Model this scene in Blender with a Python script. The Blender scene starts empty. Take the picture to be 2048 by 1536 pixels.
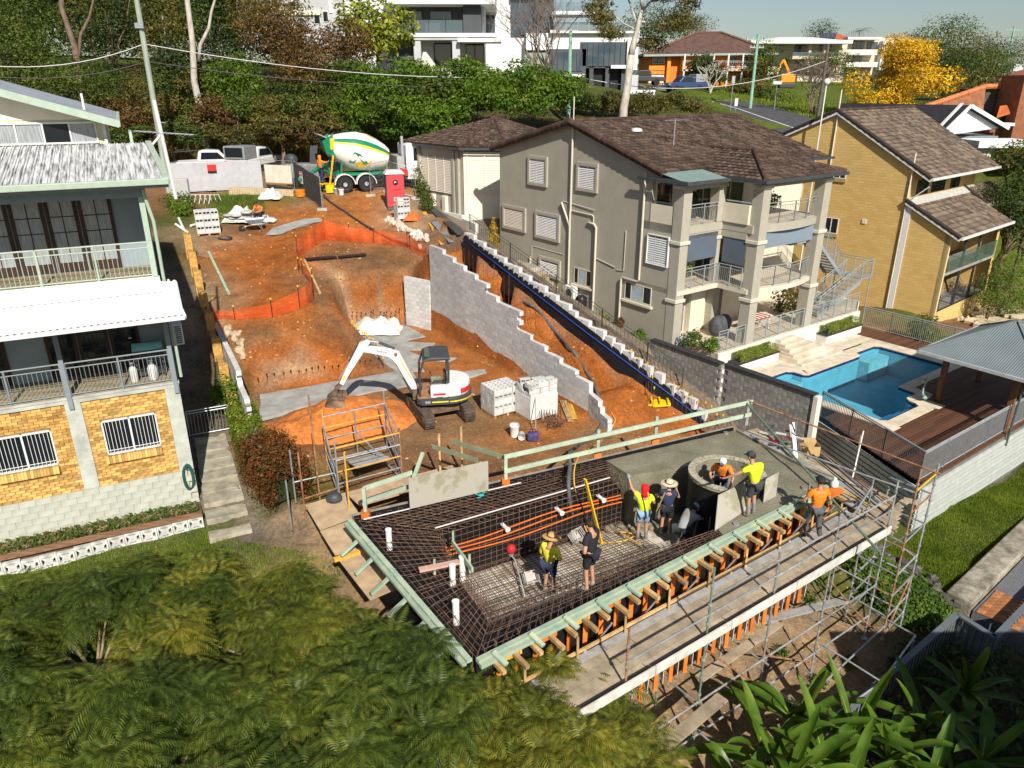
import bpy, bmesh, math, random
from mathutils import Vector, Matrix, noise, geometry
from mathutils.bvhtree import BVHTree
random.seed(7)
ru=random.uniform;rc=random.choice;mC=math.cos;mS=math.sin;MT=Matrix.Translation;MR=Matrix.Rotation
# short forms of the shape builder below
U=lambda z:Vector((0,0,z));bx=lambda *a:MB(fr).box(*a)
bar_=lambda *a,**k:MB().bar(*a,**k);tube_=lambda *a,**k:MB().tube(*a,**k);box_=lambda *a:MB().box(*a);slab_=lambda *a:MB().slab(*a);sphere_=lambda *a:MB().sphere(*a)
R=math.radians;PI=math.pi;V=Vector
sc=bpy.context.scene
# ---------------------------------------------------------------- camera, sky, sun, exposure
CAMZ=10.6;FPX=1490.0;PITCH=R(21.9)
cam=bpy.data.cameras.new('camera');camo=bpy.data.objects.new('camera',cam);sc.collection.objects.link(camo)
camo.location=(0,0,CAMZ);camo.rotation_euler=(PI/2-PITCH,0,0)
cam.sensor_width=36;cam.lens=36*FPX/2048;cam.clip_start=.1;cam.clip_end=3000
sc.camera=camo
SUN_EL=R(38);SH_AZ=R(-17)           # sun height;azimuth (clockwise from +Y) towards which shadows fall
world=bpy.data.worlds.new('World');sc.world=world;world.use_nodes=True
wn=world.node_tree;bg=wn.nodes['Background'];sky=wn.nodes.new('ShaderNodeTexSky');sky.sky_type='NISHITA';sky.sun_disc=False
sky.sun_elevation=SUN_EL;sky.sun_rotation=SH_AZ+PI;sky.air_density=1.0;sky.dust_density=.9;sky.ozone_density=1.2
wn.links.new(sky.outputs[0],bg.inputs[0]);bg.inputs[1].default_value=.065
sl=bpy.data.lights.new('sun','SUN');sl.energy=5.0;sl.angle=R(.5);sl.color=(1,.94,.84)
so=bpy.data.objects.new('sun',sl);sc.collection.objects.link(so)
sd=V((mS(SH_AZ)*mC(SUN_EL),mC(SH_AZ)*mC(SUN_EL),-mS(SUN_EL)))
so.rotation_euler=sd.to_track_quat('-Z','Y').to_euler();so.location=(-10,-10,60)
sc.view_settings.view_transform='Standard';sc.view_settings.look='None';sc.view_settings.exposure=.36;sc.view_settings.gamma=1
sc.cycles.max_bounces=6;sc.cycles.diffuse_bounces=3;sc.cycles.glossy_bounces=3;sc.cycles.transmission_bounces=4;sc.cycles.transparent_max_bounces=8
# ---------------------------------------------------------------- survey helpers (a sight line from the drone to a known level)
CAM=U(CAMZ)
def ray(px,py):
    a=(px-1024)/FPX;b=-(py-768)/FPX
    return V((a,mC(PITCH)+b*mS(PITCH),-mS(PITCH)+b*mC(PITCH)))
def at(px,py,z):
    d=ray(px,py);return CAM+d*((z-CAMZ)/d.z)
def atY(px,py,Y):
    d=ray(px,py);return CAM+d*(Y/d.y)
class Fr:
    """a right-handed building frame: x along azimuth az, y 90 degrees to its left, z up"""
    def __init__(s,o,az):
        s.o=V(o);a=R(az);s.rz=PI/2-a
        s.M=MT(s.o)@MR(s.rz,4,'Z');s.I=s.M.inverted()
    def w(s,x,y,z=0): return s.M@V((x,y,z))
    def l(s,p): return s.I@V(p)
# ---------------------------------------------------------------- objects
COL=sc.collection;BASE={}
def tag(o,label=None,cat=None,group=None,kind=None):
    if label: o['label']=label
    if cat: o['category']=cat
    if group: o['group']=group
    if kind: o['kind']=kind
    return o
def thing(name,label,cat,loc=(0,0,0),rz=0,group=None):
    o=bpy.data.objects.new(name,None);COL.objects.link(o);o.empty_display_size=.2
    o.location=loc;o.rotation_euler=(0,0,rz)
    BASE[o.name]=MT(V(loc))@MR(rz,4,'Z')
    return tag(o,label,cat,group)
def base_of(o):
    while o.parent: o=o.parent
    return BASE.get(o.name,Matrix.Identity(4))
def copy_tree(o,parent=None,first=True):
    c=o.copy();COL.objects.link(c);c.parent=parent
    if first: BASE[c.name]=BASE.get(o.name,Matrix.Identity(4))
    for ch in list(o.children): copy_tree(ch,c,False)
    return c
def put(o,loc,rz=0,label=None,s=None):
    o.location=loc;o.rotation_euler=(0,0,rz)
    if label: o['label']=label
    if s: o.scale=(s,s,s)
    BASE[o.name]=MT(V(loc))@MR(rz,4,'Z')
    return o
class MB:
    """collects shapes;coordinates are local to frame M;build() links them as one mesh"""
    def __init__(s,M=None): s.v=[];s.f=[];s.mi=[];s.uv={};s.M=M.M if isinstance(M,Fr) else M
    def add(s,vs,fs,m=0,uvs=None):
        n=len(s.v)
        if s.M is not None: vs=[s.M@V(p) for p in vs]
        s.v+= [tuple(p) for p in vs]
        for i,f in enumerate(fs):
            if uvs: s.uv[len(s.f)]=uvs[i]
            s.f.append([n+k for k in f]);s.mi.append(m)
        return s
    def box(s,x0,x1,y0,y1,z0,z1,m=0):
        vs=[(x,y,z) for z in(z0,z1) for y in(y0,y1) for x in(x0,x1)]
        return s.add(vs,[(0,2,3,1),(4,5,7,6),(0,1,5,4),(2,6,7,3),(0,4,6,2),(1,3,7,5)],m)
    def bar(s,a,b,w,h,m=0,up=(0,0,1)):
        """square bar from a to b, w across, h along up"""
        a=V(a);b=V(b);d=(b-a).normalized();u=V(up)
        if abs(d.dot(u))>.98:u=V((1,0,0))
        sx=d.cross(u).normalized()*w/2;sy=sx.cross(d).normalized()*h/2
        vs=[a-sx-sy,a+sx-sy,a+sx+sy,a-sx+sy,b-sx-sy,b+sx-sy,b+sx+sy,b-sx+sy]
        return s.add(vs,[(3,2,1,0),(4,5,6,7),(0,1,5,4),(1,2,6,5),(2,3,7,6),(3,0,4,7)],m)
    def tube(s,pts,r,n=8,m=0,caps=True):
        pts=[V(p) for p in pts];vs=[];fs=[]
        rs=r if isinstance(r,(list,tuple)) else [r]*len(pts)
        pu=None
        for i,p in enumerate(pts):
            d=(pts[min(i+1,len(pts)-1)]-pts[max(i-1,0)])
            d=d.normalized() if d.length>1e-9 else U(1)
            if pu is None: pu=U(1) if abs(d.z)<.9 else V((1,0,0))
            a=d.cross(pu).normalized();b=a.cross(d).normalized();pu=b
            vs+=[p+(a*mC(t)+b*mS(t))*rs[i] for t in (2*PI*k/n for k in range(n))]
        for i in range(len(pts)-1):
            for k in range(n):
                q=(k+1)%n;fs.append((i*n+k,i*n+q,i*n+n+q,i*n+n+k))
        if caps: fs.append(tuple(range(n))[::-1]);fs.append(tuple((len(pts)-1)*n+k for k in range(n)))
        return s.add(vs,fs,m)
    def cyl(s,x,y,z0,z1,r0,r1=None,n=16,m=0):
        r1=r0 if r1 is None else r1
        vs=[(x+r*mC(2*PI*k/n),y+r*mS(2*PI*k/n),z) for z,r in((z0,r0),(z1,r1)) for k in range(n)]
        fs=[(k,(k+1)%n,n+(k+1)%n,n+k) for k in range(n)]+[tuple(range(n))[::-1],tuple(n+k for k in range(n))]
        return s.add(vs,fs,m)
    def lathe(s,prof,n=20,axis='z',o=(0,0,0),m=0,caps=True):
        o=V(o);vs=[]
        for h,r in prof:
            for k in range(n):
                c,t=r*mC(2*PI*k/n),r*mS(2*PI*k/n)
                vs.append(o+(V((c,t,h)) if axis=='z' else V((h,c,t)) if axis=='x' else V((t,h,c))))
        fs=[(i*n+k,i*n+(k+1)%n,i*n+n+(k+1)%n,i*n+n+k) for i in range(len(prof)-1) for k in range(n)]
        if caps: fs+= [tuple(range(n))[::-1],tuple((len(prof)-1)*n+k for k in range(n))]
        return s.add(vs,fs,m)
    def prism(s,poly,z0,z1,m=0):
        n=len(poly);vs=[(p[0],p[1],z0) for p in poly]+[(p[0],p[1],z1) for p in poly]
        return s.add(vs,[tuple(range(n))[::-1],tuple(range(n,2*n))]+[(k,(k+1)%n,n+(k+1)%n,n+k) for k in range(n)],m)
    def slab(s,pts,t,m=0):
        """planar polygon pts given thickness t along minus its normal"""
        pts=[V(p) for p in pts];nn=geometry.normal(pts);n=len(pts)
        vs=pts+[p-nn*t for p in pts]
        return s.add(vs,[tuple(range(n)),tuple(range(n,2*n))[::-1]]+[((k+1)%n,k,n+k,n+(k+1)%n) for k in range(n)],m)
    def quad(s,a,b,c,d,m=0,uv=None): return s.add([a,b,c,d],[(0,1,2,3)],m,[uv] if uv else None)
    def sphere(s,c,r,n=10,m=0,k=6):
        c=V(c);r=V(r) if isinstance(r,(tuple,list,Vector)) else V((r,r,r));vs=[];fs=[]
        for i in range(1,k):
            t=PI*i/k
            vs+=[(c.x+r.x*mS(t)*mC(2*PI*j/n),c.y+r.y*mS(t)*mS(2*PI*j/n),c.z+r.z*mC(t)) for j in range(n)]
        vs+=[(c.x,c.y,c.z+r.z),(c.x,c.y,c.z-r.z)];T=len(vs)-2
        for i in range(k-2): fs+=[(i*n+j,(i+1)*n+j,(i+1)*n+(j+1)%n,i*n+(j+1)%n) for j in range(n)]
        fs+=[(T,j,(j+1)%n) for j in range(n)]+[(T+1,(k-2)*n+(j+1)%n,(k-2)*n+j) for j in range(n)]
        return s.add(vs,fs,m)
    def mesh(s,name,mats,inv=None,smooth=False):
        me=bpy.data.meshes.new(name)
        vs=s.v if inv is None else [tuple(inv@V(p)) for p in s.v]
        me.from_pydata(vs,[],s.f)
        if not isinstance(mats,(list,tuple)): mats=[mats]
        for m in mats: me.materials.append(m)
        if len(mats)>1: me.polygons.foreach_set('material_index',s.mi)
        if s.uv:
            u=me.uv_layers.new(name='UVMap')
            for fi,uv in s.uv.items():
                p=me.polygons[fi]
                for k,li in enumerate(p.loop_indices): u.data[li].uv=uv[k]
        if smooth is True: me.polygons.foreach_set('use_smooth',[True]*len(me.polygons))
        me.update()
        return me
    def B(s,name,mats,parent=None,smooth=False,bevel=0,auto=None,**tg):
        inv=base_of(parent).inverted() if parent is not None else None
        me=s.mesh(name,mats,inv,smooth)
        o=bpy.data.objects.new(name,me);COL.objects.link(o)
        if parent is not None: o.parent=parent
        if auto: 
            me.polygons.foreach_set('use_smooth',[True]*len(me.polygons));me.set_sharp_from_angle(angle=R(auto))
        if bevel:
            b=o.modifiers.new('bevel','BEVEL');b.width=bevel;b.segments=2;b.limit_method='ANGLE'
        return tag(o,**tg)
def inst(me,name,parent,loc,rot=None,s=None):
    """one more piece that shares mesh me;loc and rot are in the parent's frame"""
    o=bpy.data.objects.new(name,me);COL.objects.link(o);o.parent=parent;o.location=loc
    if rot is not None: o.rotation_euler=rot
    if s is not None: o.scale=s
    return o
# ---------------------------------------------------------------- materials
MATS={}
def nodes(name):
    m=bpy.data.materials.new(name);m.use_nodes=True;t=m.node_tree;b=t.nodes['Principled BSDF']
    return m,t,b
def lk(t,a,b): t.links.new(a,b)
def mat(name,col,rough=.8,var=.15,scale=4.,metal=0,bump=0,bscale=30,col2=None,spec=.3,isl=0,obj=0,detail=5,alpha=1,trans=0,coat=0,lo=.35,hi=.65,stretch=None,rz=0):
    if name in MATS: return MATS[name]
    m,t,b=nodes(name);N=t.nodes
    c1=V(col)*(1-var);c2=V(col2) if col2 else V(col)*(1+var)
    tc=N.new('ShaderNodeTexCoord');src=tc.outputs['Object']
    if rz:
        mr_=N.new('ShaderNodeMapping');mr_.inputs['Rotation'].default_value=(0,0,-rz);lk(t,src,mr_.inputs[0]);src=mr_.outputs[0]
    if stretch:
        mp=N.new('ShaderNodeMapping');mp.inputs['Scale'].default_value=stretch;lk(t,src,mp.inputs[0]);src=mp.outputs[0]
    nz=N.new('ShaderNodeTexNoise');nz.inputs['Scale'].default_value=scale;nz.inputs['Detail'].default_value=detail;nz.inputs['Roughness'].default_value=.62;lk(t,src,nz.inputs['Vector'])
    rp=N.new('ShaderNodeValToRGB');rp.color_ramp.elements[0].position=lo;rp.color_ramp.elements[1].position=hi
    rp.color_ramp.elements[0].color=(*c1,1);rp.color_ramp.elements[1].color=(*c2,1);lk(t,nz.outputs[0],rp.inputs[0]);out=rp.outputs[0]
    if isl or obj:
        h=N.new('ShaderNodeHueSaturation');mr=N.new('ShaderNodeMapRange');k=isl or obj
        mr.inputs['To Min'].default_value=1-k;mr.inputs['To Max'].default_value=1+k
        if isl: g=N.new('ShaderNodeNewGeometry');lk(t,g.outputs['Random Per Island'],mr.inputs[0])
        else: g=N.new('ShaderNodeObjectInfo');lk(t,g.outputs['Random'],mr.inputs[0])
        lk(t,mr.outputs[0],h.inputs['Value']);lk(t,out,h.inputs['Color']);out=h.outputs[0]
    lk(t,out,b.inputs['Base Color'])
    b.inputs['Roughness'].default_value=rough;b.inputs['Metallic'].default_value=metal;b.inputs['Specular IOR Level'].default_value=spec
    b.inputs['Alpha'].default_value=alpha;b.inputs['Transmission Weight'].default_value=trans;b.inputs['Coat Weight'].default_value=coat
    if bump:
        n2=N.new('ShaderNodeTexNoise');n2.inputs['Scale'].default_value=bscale;n2.inputs['Detail'].default_value=6;lk(t,src,n2.inputs['Vector'])
        bp=N.new('ShaderNodeBump');bp.inputs['Strength'].default_value=bump;bp.inputs['Distance'].default_value=.05;lk(t,n2.outputs[0],bp.inputs['Height']);lk(t,bp.outputs[0],b.inputs['Normal'])
    MATS[name]=m;return m
def leafmat(name,c1,c2,c3=None,tr=.3,scale=.5,rough=.5):
    """leaf colour varies leaf by leaf and in soft clumps"""
    if name in MATS: return MATS[name]
    m,t,b=nodes(name);N=t.nodes
    g=N.new('ShaderNodeNewGeometry');tc=N.new('ShaderNodeTexCoord')
    nz=N.new('ShaderNodeTexNoise');nz.inputs['Scale'].default_value=scale;nz.inputs['Detail'].default_value=3;lk(t,tc.outputs['Object'],nz.inputs['Vector'])
    mx=N.new('ShaderNodeMath');mx.operation='MULTIPLY_ADD';lk(t,g.outputs['Random Per Island'],mx.inputs[0]);mx.inputs[1].default_value=.45
    sb=N.new('ShaderNodeMath');sb.operation='MULTIPLY_ADD';lk(t,nz.outputs[0],sb.inputs[0]);sb.inputs[1].default_value=1.5;sb.inputs[2].default_value=-.48;lk(t,sb.outputs[0],mx.inputs[2])
    rp=N.new('ShaderNodeValToRGB');e=rp.color_ramp.elements;e[0].position=.1;e[1].position=.9;e[0].color=(*c1,1);e[1].color=(*(c3 or c2),1)
    q=e.new(.5);q.color=(*c2,1);lk(t,mx.outputs[0],rp.inputs[0]);lk(t,rp.outputs[0],b.inputs['Base Color'])
    b.inputs['Roughness'].default_value=rough;b.inputs['Specular IOR Level'].default_value=.25
    tl=N.new('ShaderNodeBsdfTranslucent');ms=N.new('ShaderNodeMixShader');ms.inputs[0].default_value=tr
    br=N.new('ShaderNodeMixRGB');br.blend_type='MULTIPLY';br.inputs[0].default_value=1;br.inputs[2].default_value=(1.3,1.25,.5,1);lk(t,rp.outputs[0],br.inputs[1]);lk(t,br.outputs[0],tl.inputs[0])
    lk(t,b.outputs[0],ms.inputs[1]);lk(t,tl.outputs[0],ms.inputs[2]);lk(t,ms.outputs[0],N['Material Output'].inputs[0])
    MATS[name]=m;return m
def brickmat(name,cols,mortar,bw=.24,bh=.086,ms=.01,rough=.85):
    """courses from the wall's own UVs in metres, for walls too far off to pick the bricks apart"""
    m,t,b=nodes(name);N=t.nodes;uv=N.new('ShaderNodeUVMap');bt=N.new('ShaderNodeTexBrick');lk(t,uv.outputs[0],bt.inputs[0])
    bt.inputs['Scale'].default_value=1;bt.inputs['Brick Width'].default_value=bw;bt.inputs['Row Height'].default_value=bh;bt.inputs['Mortar Size'].default_value=ms;bt.inputs['Bias'].default_value=-.1;bt.inputs['Mortar Smooth'].default_value=.3
    bt.inputs['Color1'].default_value=(*cols[0],1);bt.inputs['Color2'].default_value=(*cols[1],1);bt.inputs['Mortar'].default_value=(*mortar,1)
    nz=N.new('ShaderNodeTexNoise');nz.inputs['Scale'].default_value=1.3;nz.inputs['Detail'].default_value=6;lk(t,uv.outputs[0],nz.inputs[0])
    mx=N.new('ShaderNodeMixRGB');mx.blend_type='OVERLAY';mx.inputs[0].default_value=.12;lk(t,bt.outputs[0],mx.inputs[1]);lk(t,nz.outputs[0],mx.inputs[2]);lk(t,mx.outputs[0],b.inputs[0])
    b.inputs['Roughness'].default_value=rough;b.inputs['Specular IOR Level'].default_value=.2
    bp=N.new('ShaderNodeBump');bp.inputs['Strength'].default_value=.5;bp.inputs['Distance'].default_value=.01;bp.invert=True;lk(t,bt.outputs['Fac'],bp.inputs['Height']);lk(t,bp.outputs[0],b.inputs['Normal'])
    MATS[name]=m;return m
def glassmat(name,col,rough=.05,alpha=1.,spec=.6):
    m,t,b=nodes(name);b.inputs['Base Color'].default_value=(*col,1);b.inputs['Roughness'].default_value=rough;b.inputs['Specular IOR Level'].default_value=spec;b.inputs['Alpha'].default_value=alpha;b.inputs['Coat Weight'].default_value=.5
    MATS[name]=m;return m
# ---------------------------------------------------------------- terrain
LH=Fr(at(400,1005,-1.5),63.8)      # white and yellow-brick house on the left: origin at its front right corner
GH=Fr(at(1488,685,-.9),53.6)       # rendered house on the right: origin at the foot of its middle column
YH=Fr(at(1868,632,-2.3),48.9)      # yellow brick house behind it
cO=(.50,.165,.038);cO2=(.56,.22,.065);cB=(.34,.185,.09);cP=(.55,.36,.22);cG=(.13,.19,.028);cD=(.46,.33,.20);cU=(.10,.10,.035);cR=(.40,.24,.12);cK=(.30,.26,.21)
PT=[]
def T(px,py,z,c): PT.append((*at(px,py,z)[:2],z,c));return len(PT)-1
def Wp(x,y,z,c): PT.append((x,y,z,c));return len(PT)-1
def LP(fr,x,y,z,c): p=fr.w(x,y,z);PT.append((p.x,p.y,p.z,c));return len(PT)-1
ZP=-1.0
# foot of the cut and bank (pit edge)
pit=[T(519,785,ZP,cB),T(600,772,ZP,cO),T(680,758,ZP,cO),T(772,742,ZP,cB),T(752,704,ZP,cB),T(700,662,ZP,cB),T(704,651,ZP,cP),T(765,647,ZP,cP),T(822,646,ZP,cO)]
# bank shoulder
T(466,700,.55,cR);T(500,712,.25,cO);T(560,705,.35,cO);T(600,730,-.2,cP);T(640,695,.25,cO);T(690,720,-.35,cO);T(560,745,-.4,cP);T(665,640,.75,cB);T(600,665,.8,cO2);T(640,610,1.3,cB);T(530,668,.9,cB)
# plateau
T(425,632,1.0,cD);T(480,640,1.1,cO2);T(545,630,1.3,cO);T(615,606,1.5,cO);T(628,560,1.75,cB);T(605,520,2.2,cO);T(652,462,2.65,cO);T(560,480,2.55,cO);T(490,540,1.95,cO);T(440,520,2.2,cO2);T(540,580,1.7,cO);T(402,520,2.15,cD);T(412,575,1.6,cD)
# bench behind the cut, then its edge
T(640,520,2.15,cB);T(655,560,1.72,cB);T(680,625,.9,cO);T(700,505,2.3,cB);T(790,505,2.25,cB);T(850,515,2.2,cB)
cut=[]
for px,py,dx,dy,z in((704,651,-.5,.1,1.45),(704,651,-.2,.45,1.7),(735,649,-.1,.4,1.72),(765,647,-.1,.4,1.75),(795,646,-.1,.38,1.72),(822,646,.1,.4,1.68)): p=at(px,py,ZP);cut.append(Wp(p.x+dx,p.y+dy,z,cB if z>1.5 else cP))
for px,py in((720,650),(750,648),(780,646),(808,646)): p=at(px,py,ZP);Wp(p.x-.05,p.y+.2,.5,cO)
# upper yard
T(350,402,3.9,cB);T(395,470,2.9,cD);T(430,430,3.3,cG);T(470,395,3.9,cG);T(560,390,3.9,cG);T(640,388,3.9,cR);T(740,388,3.9,cO2);T(812,398,3.8,cP);T(845,430,3.4,cP)
T(470,455,2.9,cB);T(560,425,3.25,cO2);T(660,420,3.35,cO2);T(720,440,3.0,cO2);T(790,440,3.05,cP);T(830,470,2.8,cP);T(740,470,2.6,cO2);T(600,410,3.5,cR);T(880,470,3.2,cB);T(900,440,3.4,cB)
# ramp between the long block wall and the black-lined wall
wallA=V((-3.97,36.23,0));wallB=V((2.94,25.62,0))
wd=(wallB-wallA).normalized();wn_=V((-wd.y,wd.x,0))          # wn_ points to the ramp side
if wn_.x<0: wn_=-wn_
ramp=[]
for t,z in((0,2.95),(.2,2.55),(.4,2.0),(.6,1.45),(.8,.75),(1.0,-.1),(1.08,-.75)):
    p=wallA.lerp(wallB,t);ramp.append(Wp(p.x+wn_.x*.05,p.y+wn_.y*.05,z,cO));
rampf=[]
for t in(0,.2,.4,.6,.8,1.0):
    p=wallA.lerp(wallB,t);rampf.append(Wp(p.x-wn_.x*.15,p.y-wn_.y*.15,ZP,cO2))
RW=[at(921,503,3.0),at(1000,562,2.3),at(1090,632,1.6),at(1180,702,.85),at(1270,768,.0),at(1340,818,-.75),at(1400,862,-1.45)]
for i,p in enumerate(RW):
    Wp(p.x,p.y,p.z,cO);Wp(p.x-.5,p.y-.3,p.z+.06,cO);Wp(p.x+.9,p.y+.6,p.z+.75,cK)
    if i<6: q=wallA.lerp(wallB,i/5.6);m=(q+p)/2;Wp(m.x,m.y,(p.z+3.0-i*.6)/2 if i<4 else p.z+.15,cO)
for px,py in((560,900),(640,850),(700,900),(800,800),(900,880),(980,760),(1000,700),(920,680),(1050,800),(1100,870),(1180,860),(1250,880),(1330,860),(860,720)): T(px,py,ZP+ru(-.03,.04),rc([cO2,cB,cR]))
T(1000,720,ZP,cP);T(1080,780,ZP,cP);T(640,905,ZP+.02,cB);T(760,930,ZP,cB);T(900,940,ZP-.02,cB);T(1150,900,ZP,cB);T(1400,872,-1.5,cB);T(1450,850,-1.9,cB)
# behind and beside the new pool
T(700,1000,-1.15,cB);T(880,960,-1.1,cB);T(1050,930,-1.05,cB);T(545,960,-1.15,cB);T(590,1010,-1.3,cD);T(660,1080,-1.6,cD);T(740,1190,-2.2,cD)
# under the pool and the scaffold
for x,y,z in((-2,14.5,-2.6),(2,17,-2.3),(5.5,20,-2.2),(8.5,23,-2.3),(-1,12,-3.3),(1.5,11,-4.1),(3.5,12.2,-4.2),(5.5,14,-4.3),(8,16,-4.2),(10,18,-4.3),(6,11.5,-4.6),(9,14,-4.6),(11.2,20.5,-3.2),(12.3,19.3,-3.9)): Wp(x,y,z,cD)
# lower lawn, planted slope
T(1668,1175,-4.05,cG)
LP(GH,-5.0,-11.2,-2.78,cG);LP(GH,-1,-11.3,-2.82,cG);LP(GH,5,-11.4,-2.85,cG);LP(GH,12,-11.4,-2.9,cG);LP(GH,-5.5,-13.5,-2.95,cG);LP(GH,0,-14,-2.95,cG);LP(GH,6,-14.5,-2.95,cG)
T(1890,1190,-4.0,cG);T(1760,1090,-3.85,cG);T(1800,1240,-4.5,cU);T(1850,1270,-4.6,cU);T(2000,1150,-4.2,cK);T(2047,1080,-4.0,cK);T(2100,1180,-4.3,cK)
for x,y,z,c in((12,13,-4.8,cU),(8,10,-5,cU),(4,8,-5,cU),(0,8,-4.8,cU),(-4,9,-4.5,cU),(-8,10,-4.2,cU),(-14,10,-4,cU),(-6,14,-3.4,cU),(-9.5,16,-2.6,cG),(-12,14.5,-2.8,cG),(-17,12.5,-3,cG),(16,10,-5,cU),(20,16,-4.5,cK),(0,2,-6,cU),(-15,2,-5,cU),(15,2,-6,cU)): Wp(x,y,z,c)
# left neighbour: lawn strip, path, side passage
LP(LH,0.1,-1.5,-.55,cG);LP(LH,-4,-1.6,-.6,cG);LP(LH,-9,-1.6,-.6,cG);LP(LH,-9,0,0,cG);LP(LH,0,0,0,cK);LP(LH,1.3,0,-.05,cK);LP(LH,1.3,-1.5,-.5,cK);LP(LH,2.4,-.6,-.2,cG);LP(LH,.7,4,.15,cK);LP(LH,1.6,4,.15,cK);LP(LH,.7,10,1.6,cK);LP(LH,1.2,14,2.8,cK);LP(LH,-2,12,3,cK);LP(LH,-9,12,3,cK);LP(LH,-2,4,.1,cK);LP(LH,2.6,3,.1,cU);LP(LH,2.4,7,.5,cU);LP(LH,-2,22,5.0,cU);LP(LH,.8,19,4.3,cU)
# right neighbour: house pad, pool garden
LP(GH,-3.6,17,2.6,cK);LP(GH,-3.6,10,1.0,cK);LP(GH,-3.6,5,-.1,cK);LP(GH,-3.3,1,-.7,cK);LP(GH,-5.6,-.5,-1.2,cD);LP(GH,-5.6,-5,-1.9,cD);LP(GH,-2.5,-5,-1.9,cD);LP(GH,4,-9.5,-3.4,cK);
for x in(-1.8,0,2,4,6,8):
    for y in(-1.6,-3.5,-5.5,-7.5,-8.6): LP(GH,x,y,-3.4,cK)
LP(GH,10.4,-1,-1.3,cB);LP(GH,10.6,-5,-1.5,cG);LP(GH,13,-3,-1.4,cG);LP(GH,2,8,-.5,cK);LP(GH,8,8,-.5,cK);LP(GH,10,3,-.9,cB);LP(GH,11,9,-.6,cU);LP(GH,3,20,4.5,cK);LP(GH,-3.6,24,3.9,cK);LP(GH,10,20,4.6,cU);LP(GH,14,-8,-1.5,cD);LP(GH,22,-6,-1.2,cD);LP(GH,16,0,-1.2,cG)
LP(YH,12,-3,-.2,cD);LP(YH,20,-4,-.2,cG);LP(YH,14,3,.4,cG);LP(YH,-.6,0,-.4,cB);LP(YH,-.6,5,-.4,cB);LP(YH,.5,5,-.4,cB);LP(YH,.5,-.4,-.5,cB);LP(YH,7,-.5,-1.2,cD);LP(YH,-.6,11,2.6,cU);LP(YH,10,16,5.0,cU)
# lower street with the parked trucks, then the overgrown bank up to the hill houses
for x in(-36,-28,-20,-12,-5): Wp(x,55.5+(x+20)*-.12,4.0,cR)
for x,z in((-45,6.5),(-32,5.2),(-22,5.0),(-12,4.9),(-4,5.2),(3,5.6),(9,6.0)): Wp(x,60+(x+20)*-.1,z,cU)
for x,z in((-55,13),(-40,12.2),(-28,11.6),(-18,11.2),(-8,10.4),(2,10.0),(12,9.2),(18,8.4)): Wp(x,73+(x)*.12,z,cU)
for x,z in((-60,14),(-30,13),(-10,12),(8,11.2),(20,10.4)): Wp(x,92,z,cG)
# upper street and the verge
ROAD=[(1292,172,104),(1350,184,98),(1420,199,90),(1500,221,80),(1570,245,71),(1660,275,63),(1760,320,56)]
RP=[atY(*p) for p in ROAD]
for p in RP: Wp(p.x-2,p.y-4,p.z-.15,cG);Wp(p.x+3.5,p.y+4.5,p.z+.15,cG)
for px,py,Y,c in((1440,178,102,cG),(1550,205,90,cG),(1650,225,80,cG),(1700,255,70,cG),(1380,168,112,cG),(1600,165,120,cG),(1750,190,105,cG),(1500,168,118,cG)):
    p=atY(px,py,Y);Wp(p.x,p.y,p.z,c)
for x,y,z in((-90,0,0),(-90,40,4),(-90,90,14),(90,0,-6),(95,40,-2),(95,80,5),(95,120,8),(0,-30,-8),(-60,-30,-6),(60,-30,-9),(-90,150,13),(-20,150,12),(30,150,12),(70,160,11),(120,200,9),(-400,400,6),(0,400,8),(400,400,6),(-600,-300,0),(600,-300,-4),(-700,900,6),(700,900,6),(0,950,6),(-35,25,0.5),(-35,12,-3),(-40,45,4),(45,30,-2),(48,55,3),(40,70,6.5),(35,14,-4.5),(60,100,9)): Wp(x,y,z,cU)
edges=[(pit[i],pit[i+1]) for i in range(len(pit)-1)]+[(cut[i],cut[i+1]) for i in range(len(cut)-1)]+[(ramp[i],ramp[i+1]) for i in range(len(ramp)-1)]+[(rampf[i],rampf[i+1]) for i in range(len(rampf)-1)]
res=geometry.delaunay_2d_cdt([V((p[0],p[1])) for p in PT],edges,[],0,1e-4)
tv,tf,ov=res[0],res[2],res[3]
zs=[];cs=[]
for i,v in enumerate(tv):
    o=ov[i]
    if o: zs.append(PT[o[0]][2]);cs.append(V(PT[o[0]][3]))
    else:
        k=sorted(PT,key=lambda p:(p[0]-v.x)**2+(p[1]-v.y)**2)[:3];zs.append(sum(p[2] for p in k)/3);cs.append(V(k[0][3]))
bm=bmesh.new();cl=bm.verts.layers.float_color.new('soil');bv=[bm.verts.new((v.x,v.y,z)) for v,z in zip(tv,zs)]
for b_,c in zip(bv,cs): b_[cl]=(*c,1)
for f in tf:
    try: bm.faces.new([bv[i] for i in f])
    except ValueError: pass
for it in range(8):
    es=[]
    for e in bm.edges:
        m=(e.verts[0].co+e.verts[1].co)/2;d=math.hypot(m.x,m.y-28)
        lim=.42 if d<20 else .42+(d-20)*.09
        if m.x<-16 or m.y<8: lim=max(lim,2.0)
        if e.calc_length()>lim: es.append(e)
    if not es: break
    bmesh.ops.subdivide_edges(bm,edges=es,cuts=1)
    bmesh.ops.triangulate(bm,faces=[f for f in bm.faces if len(f.verts)>3])
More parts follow.
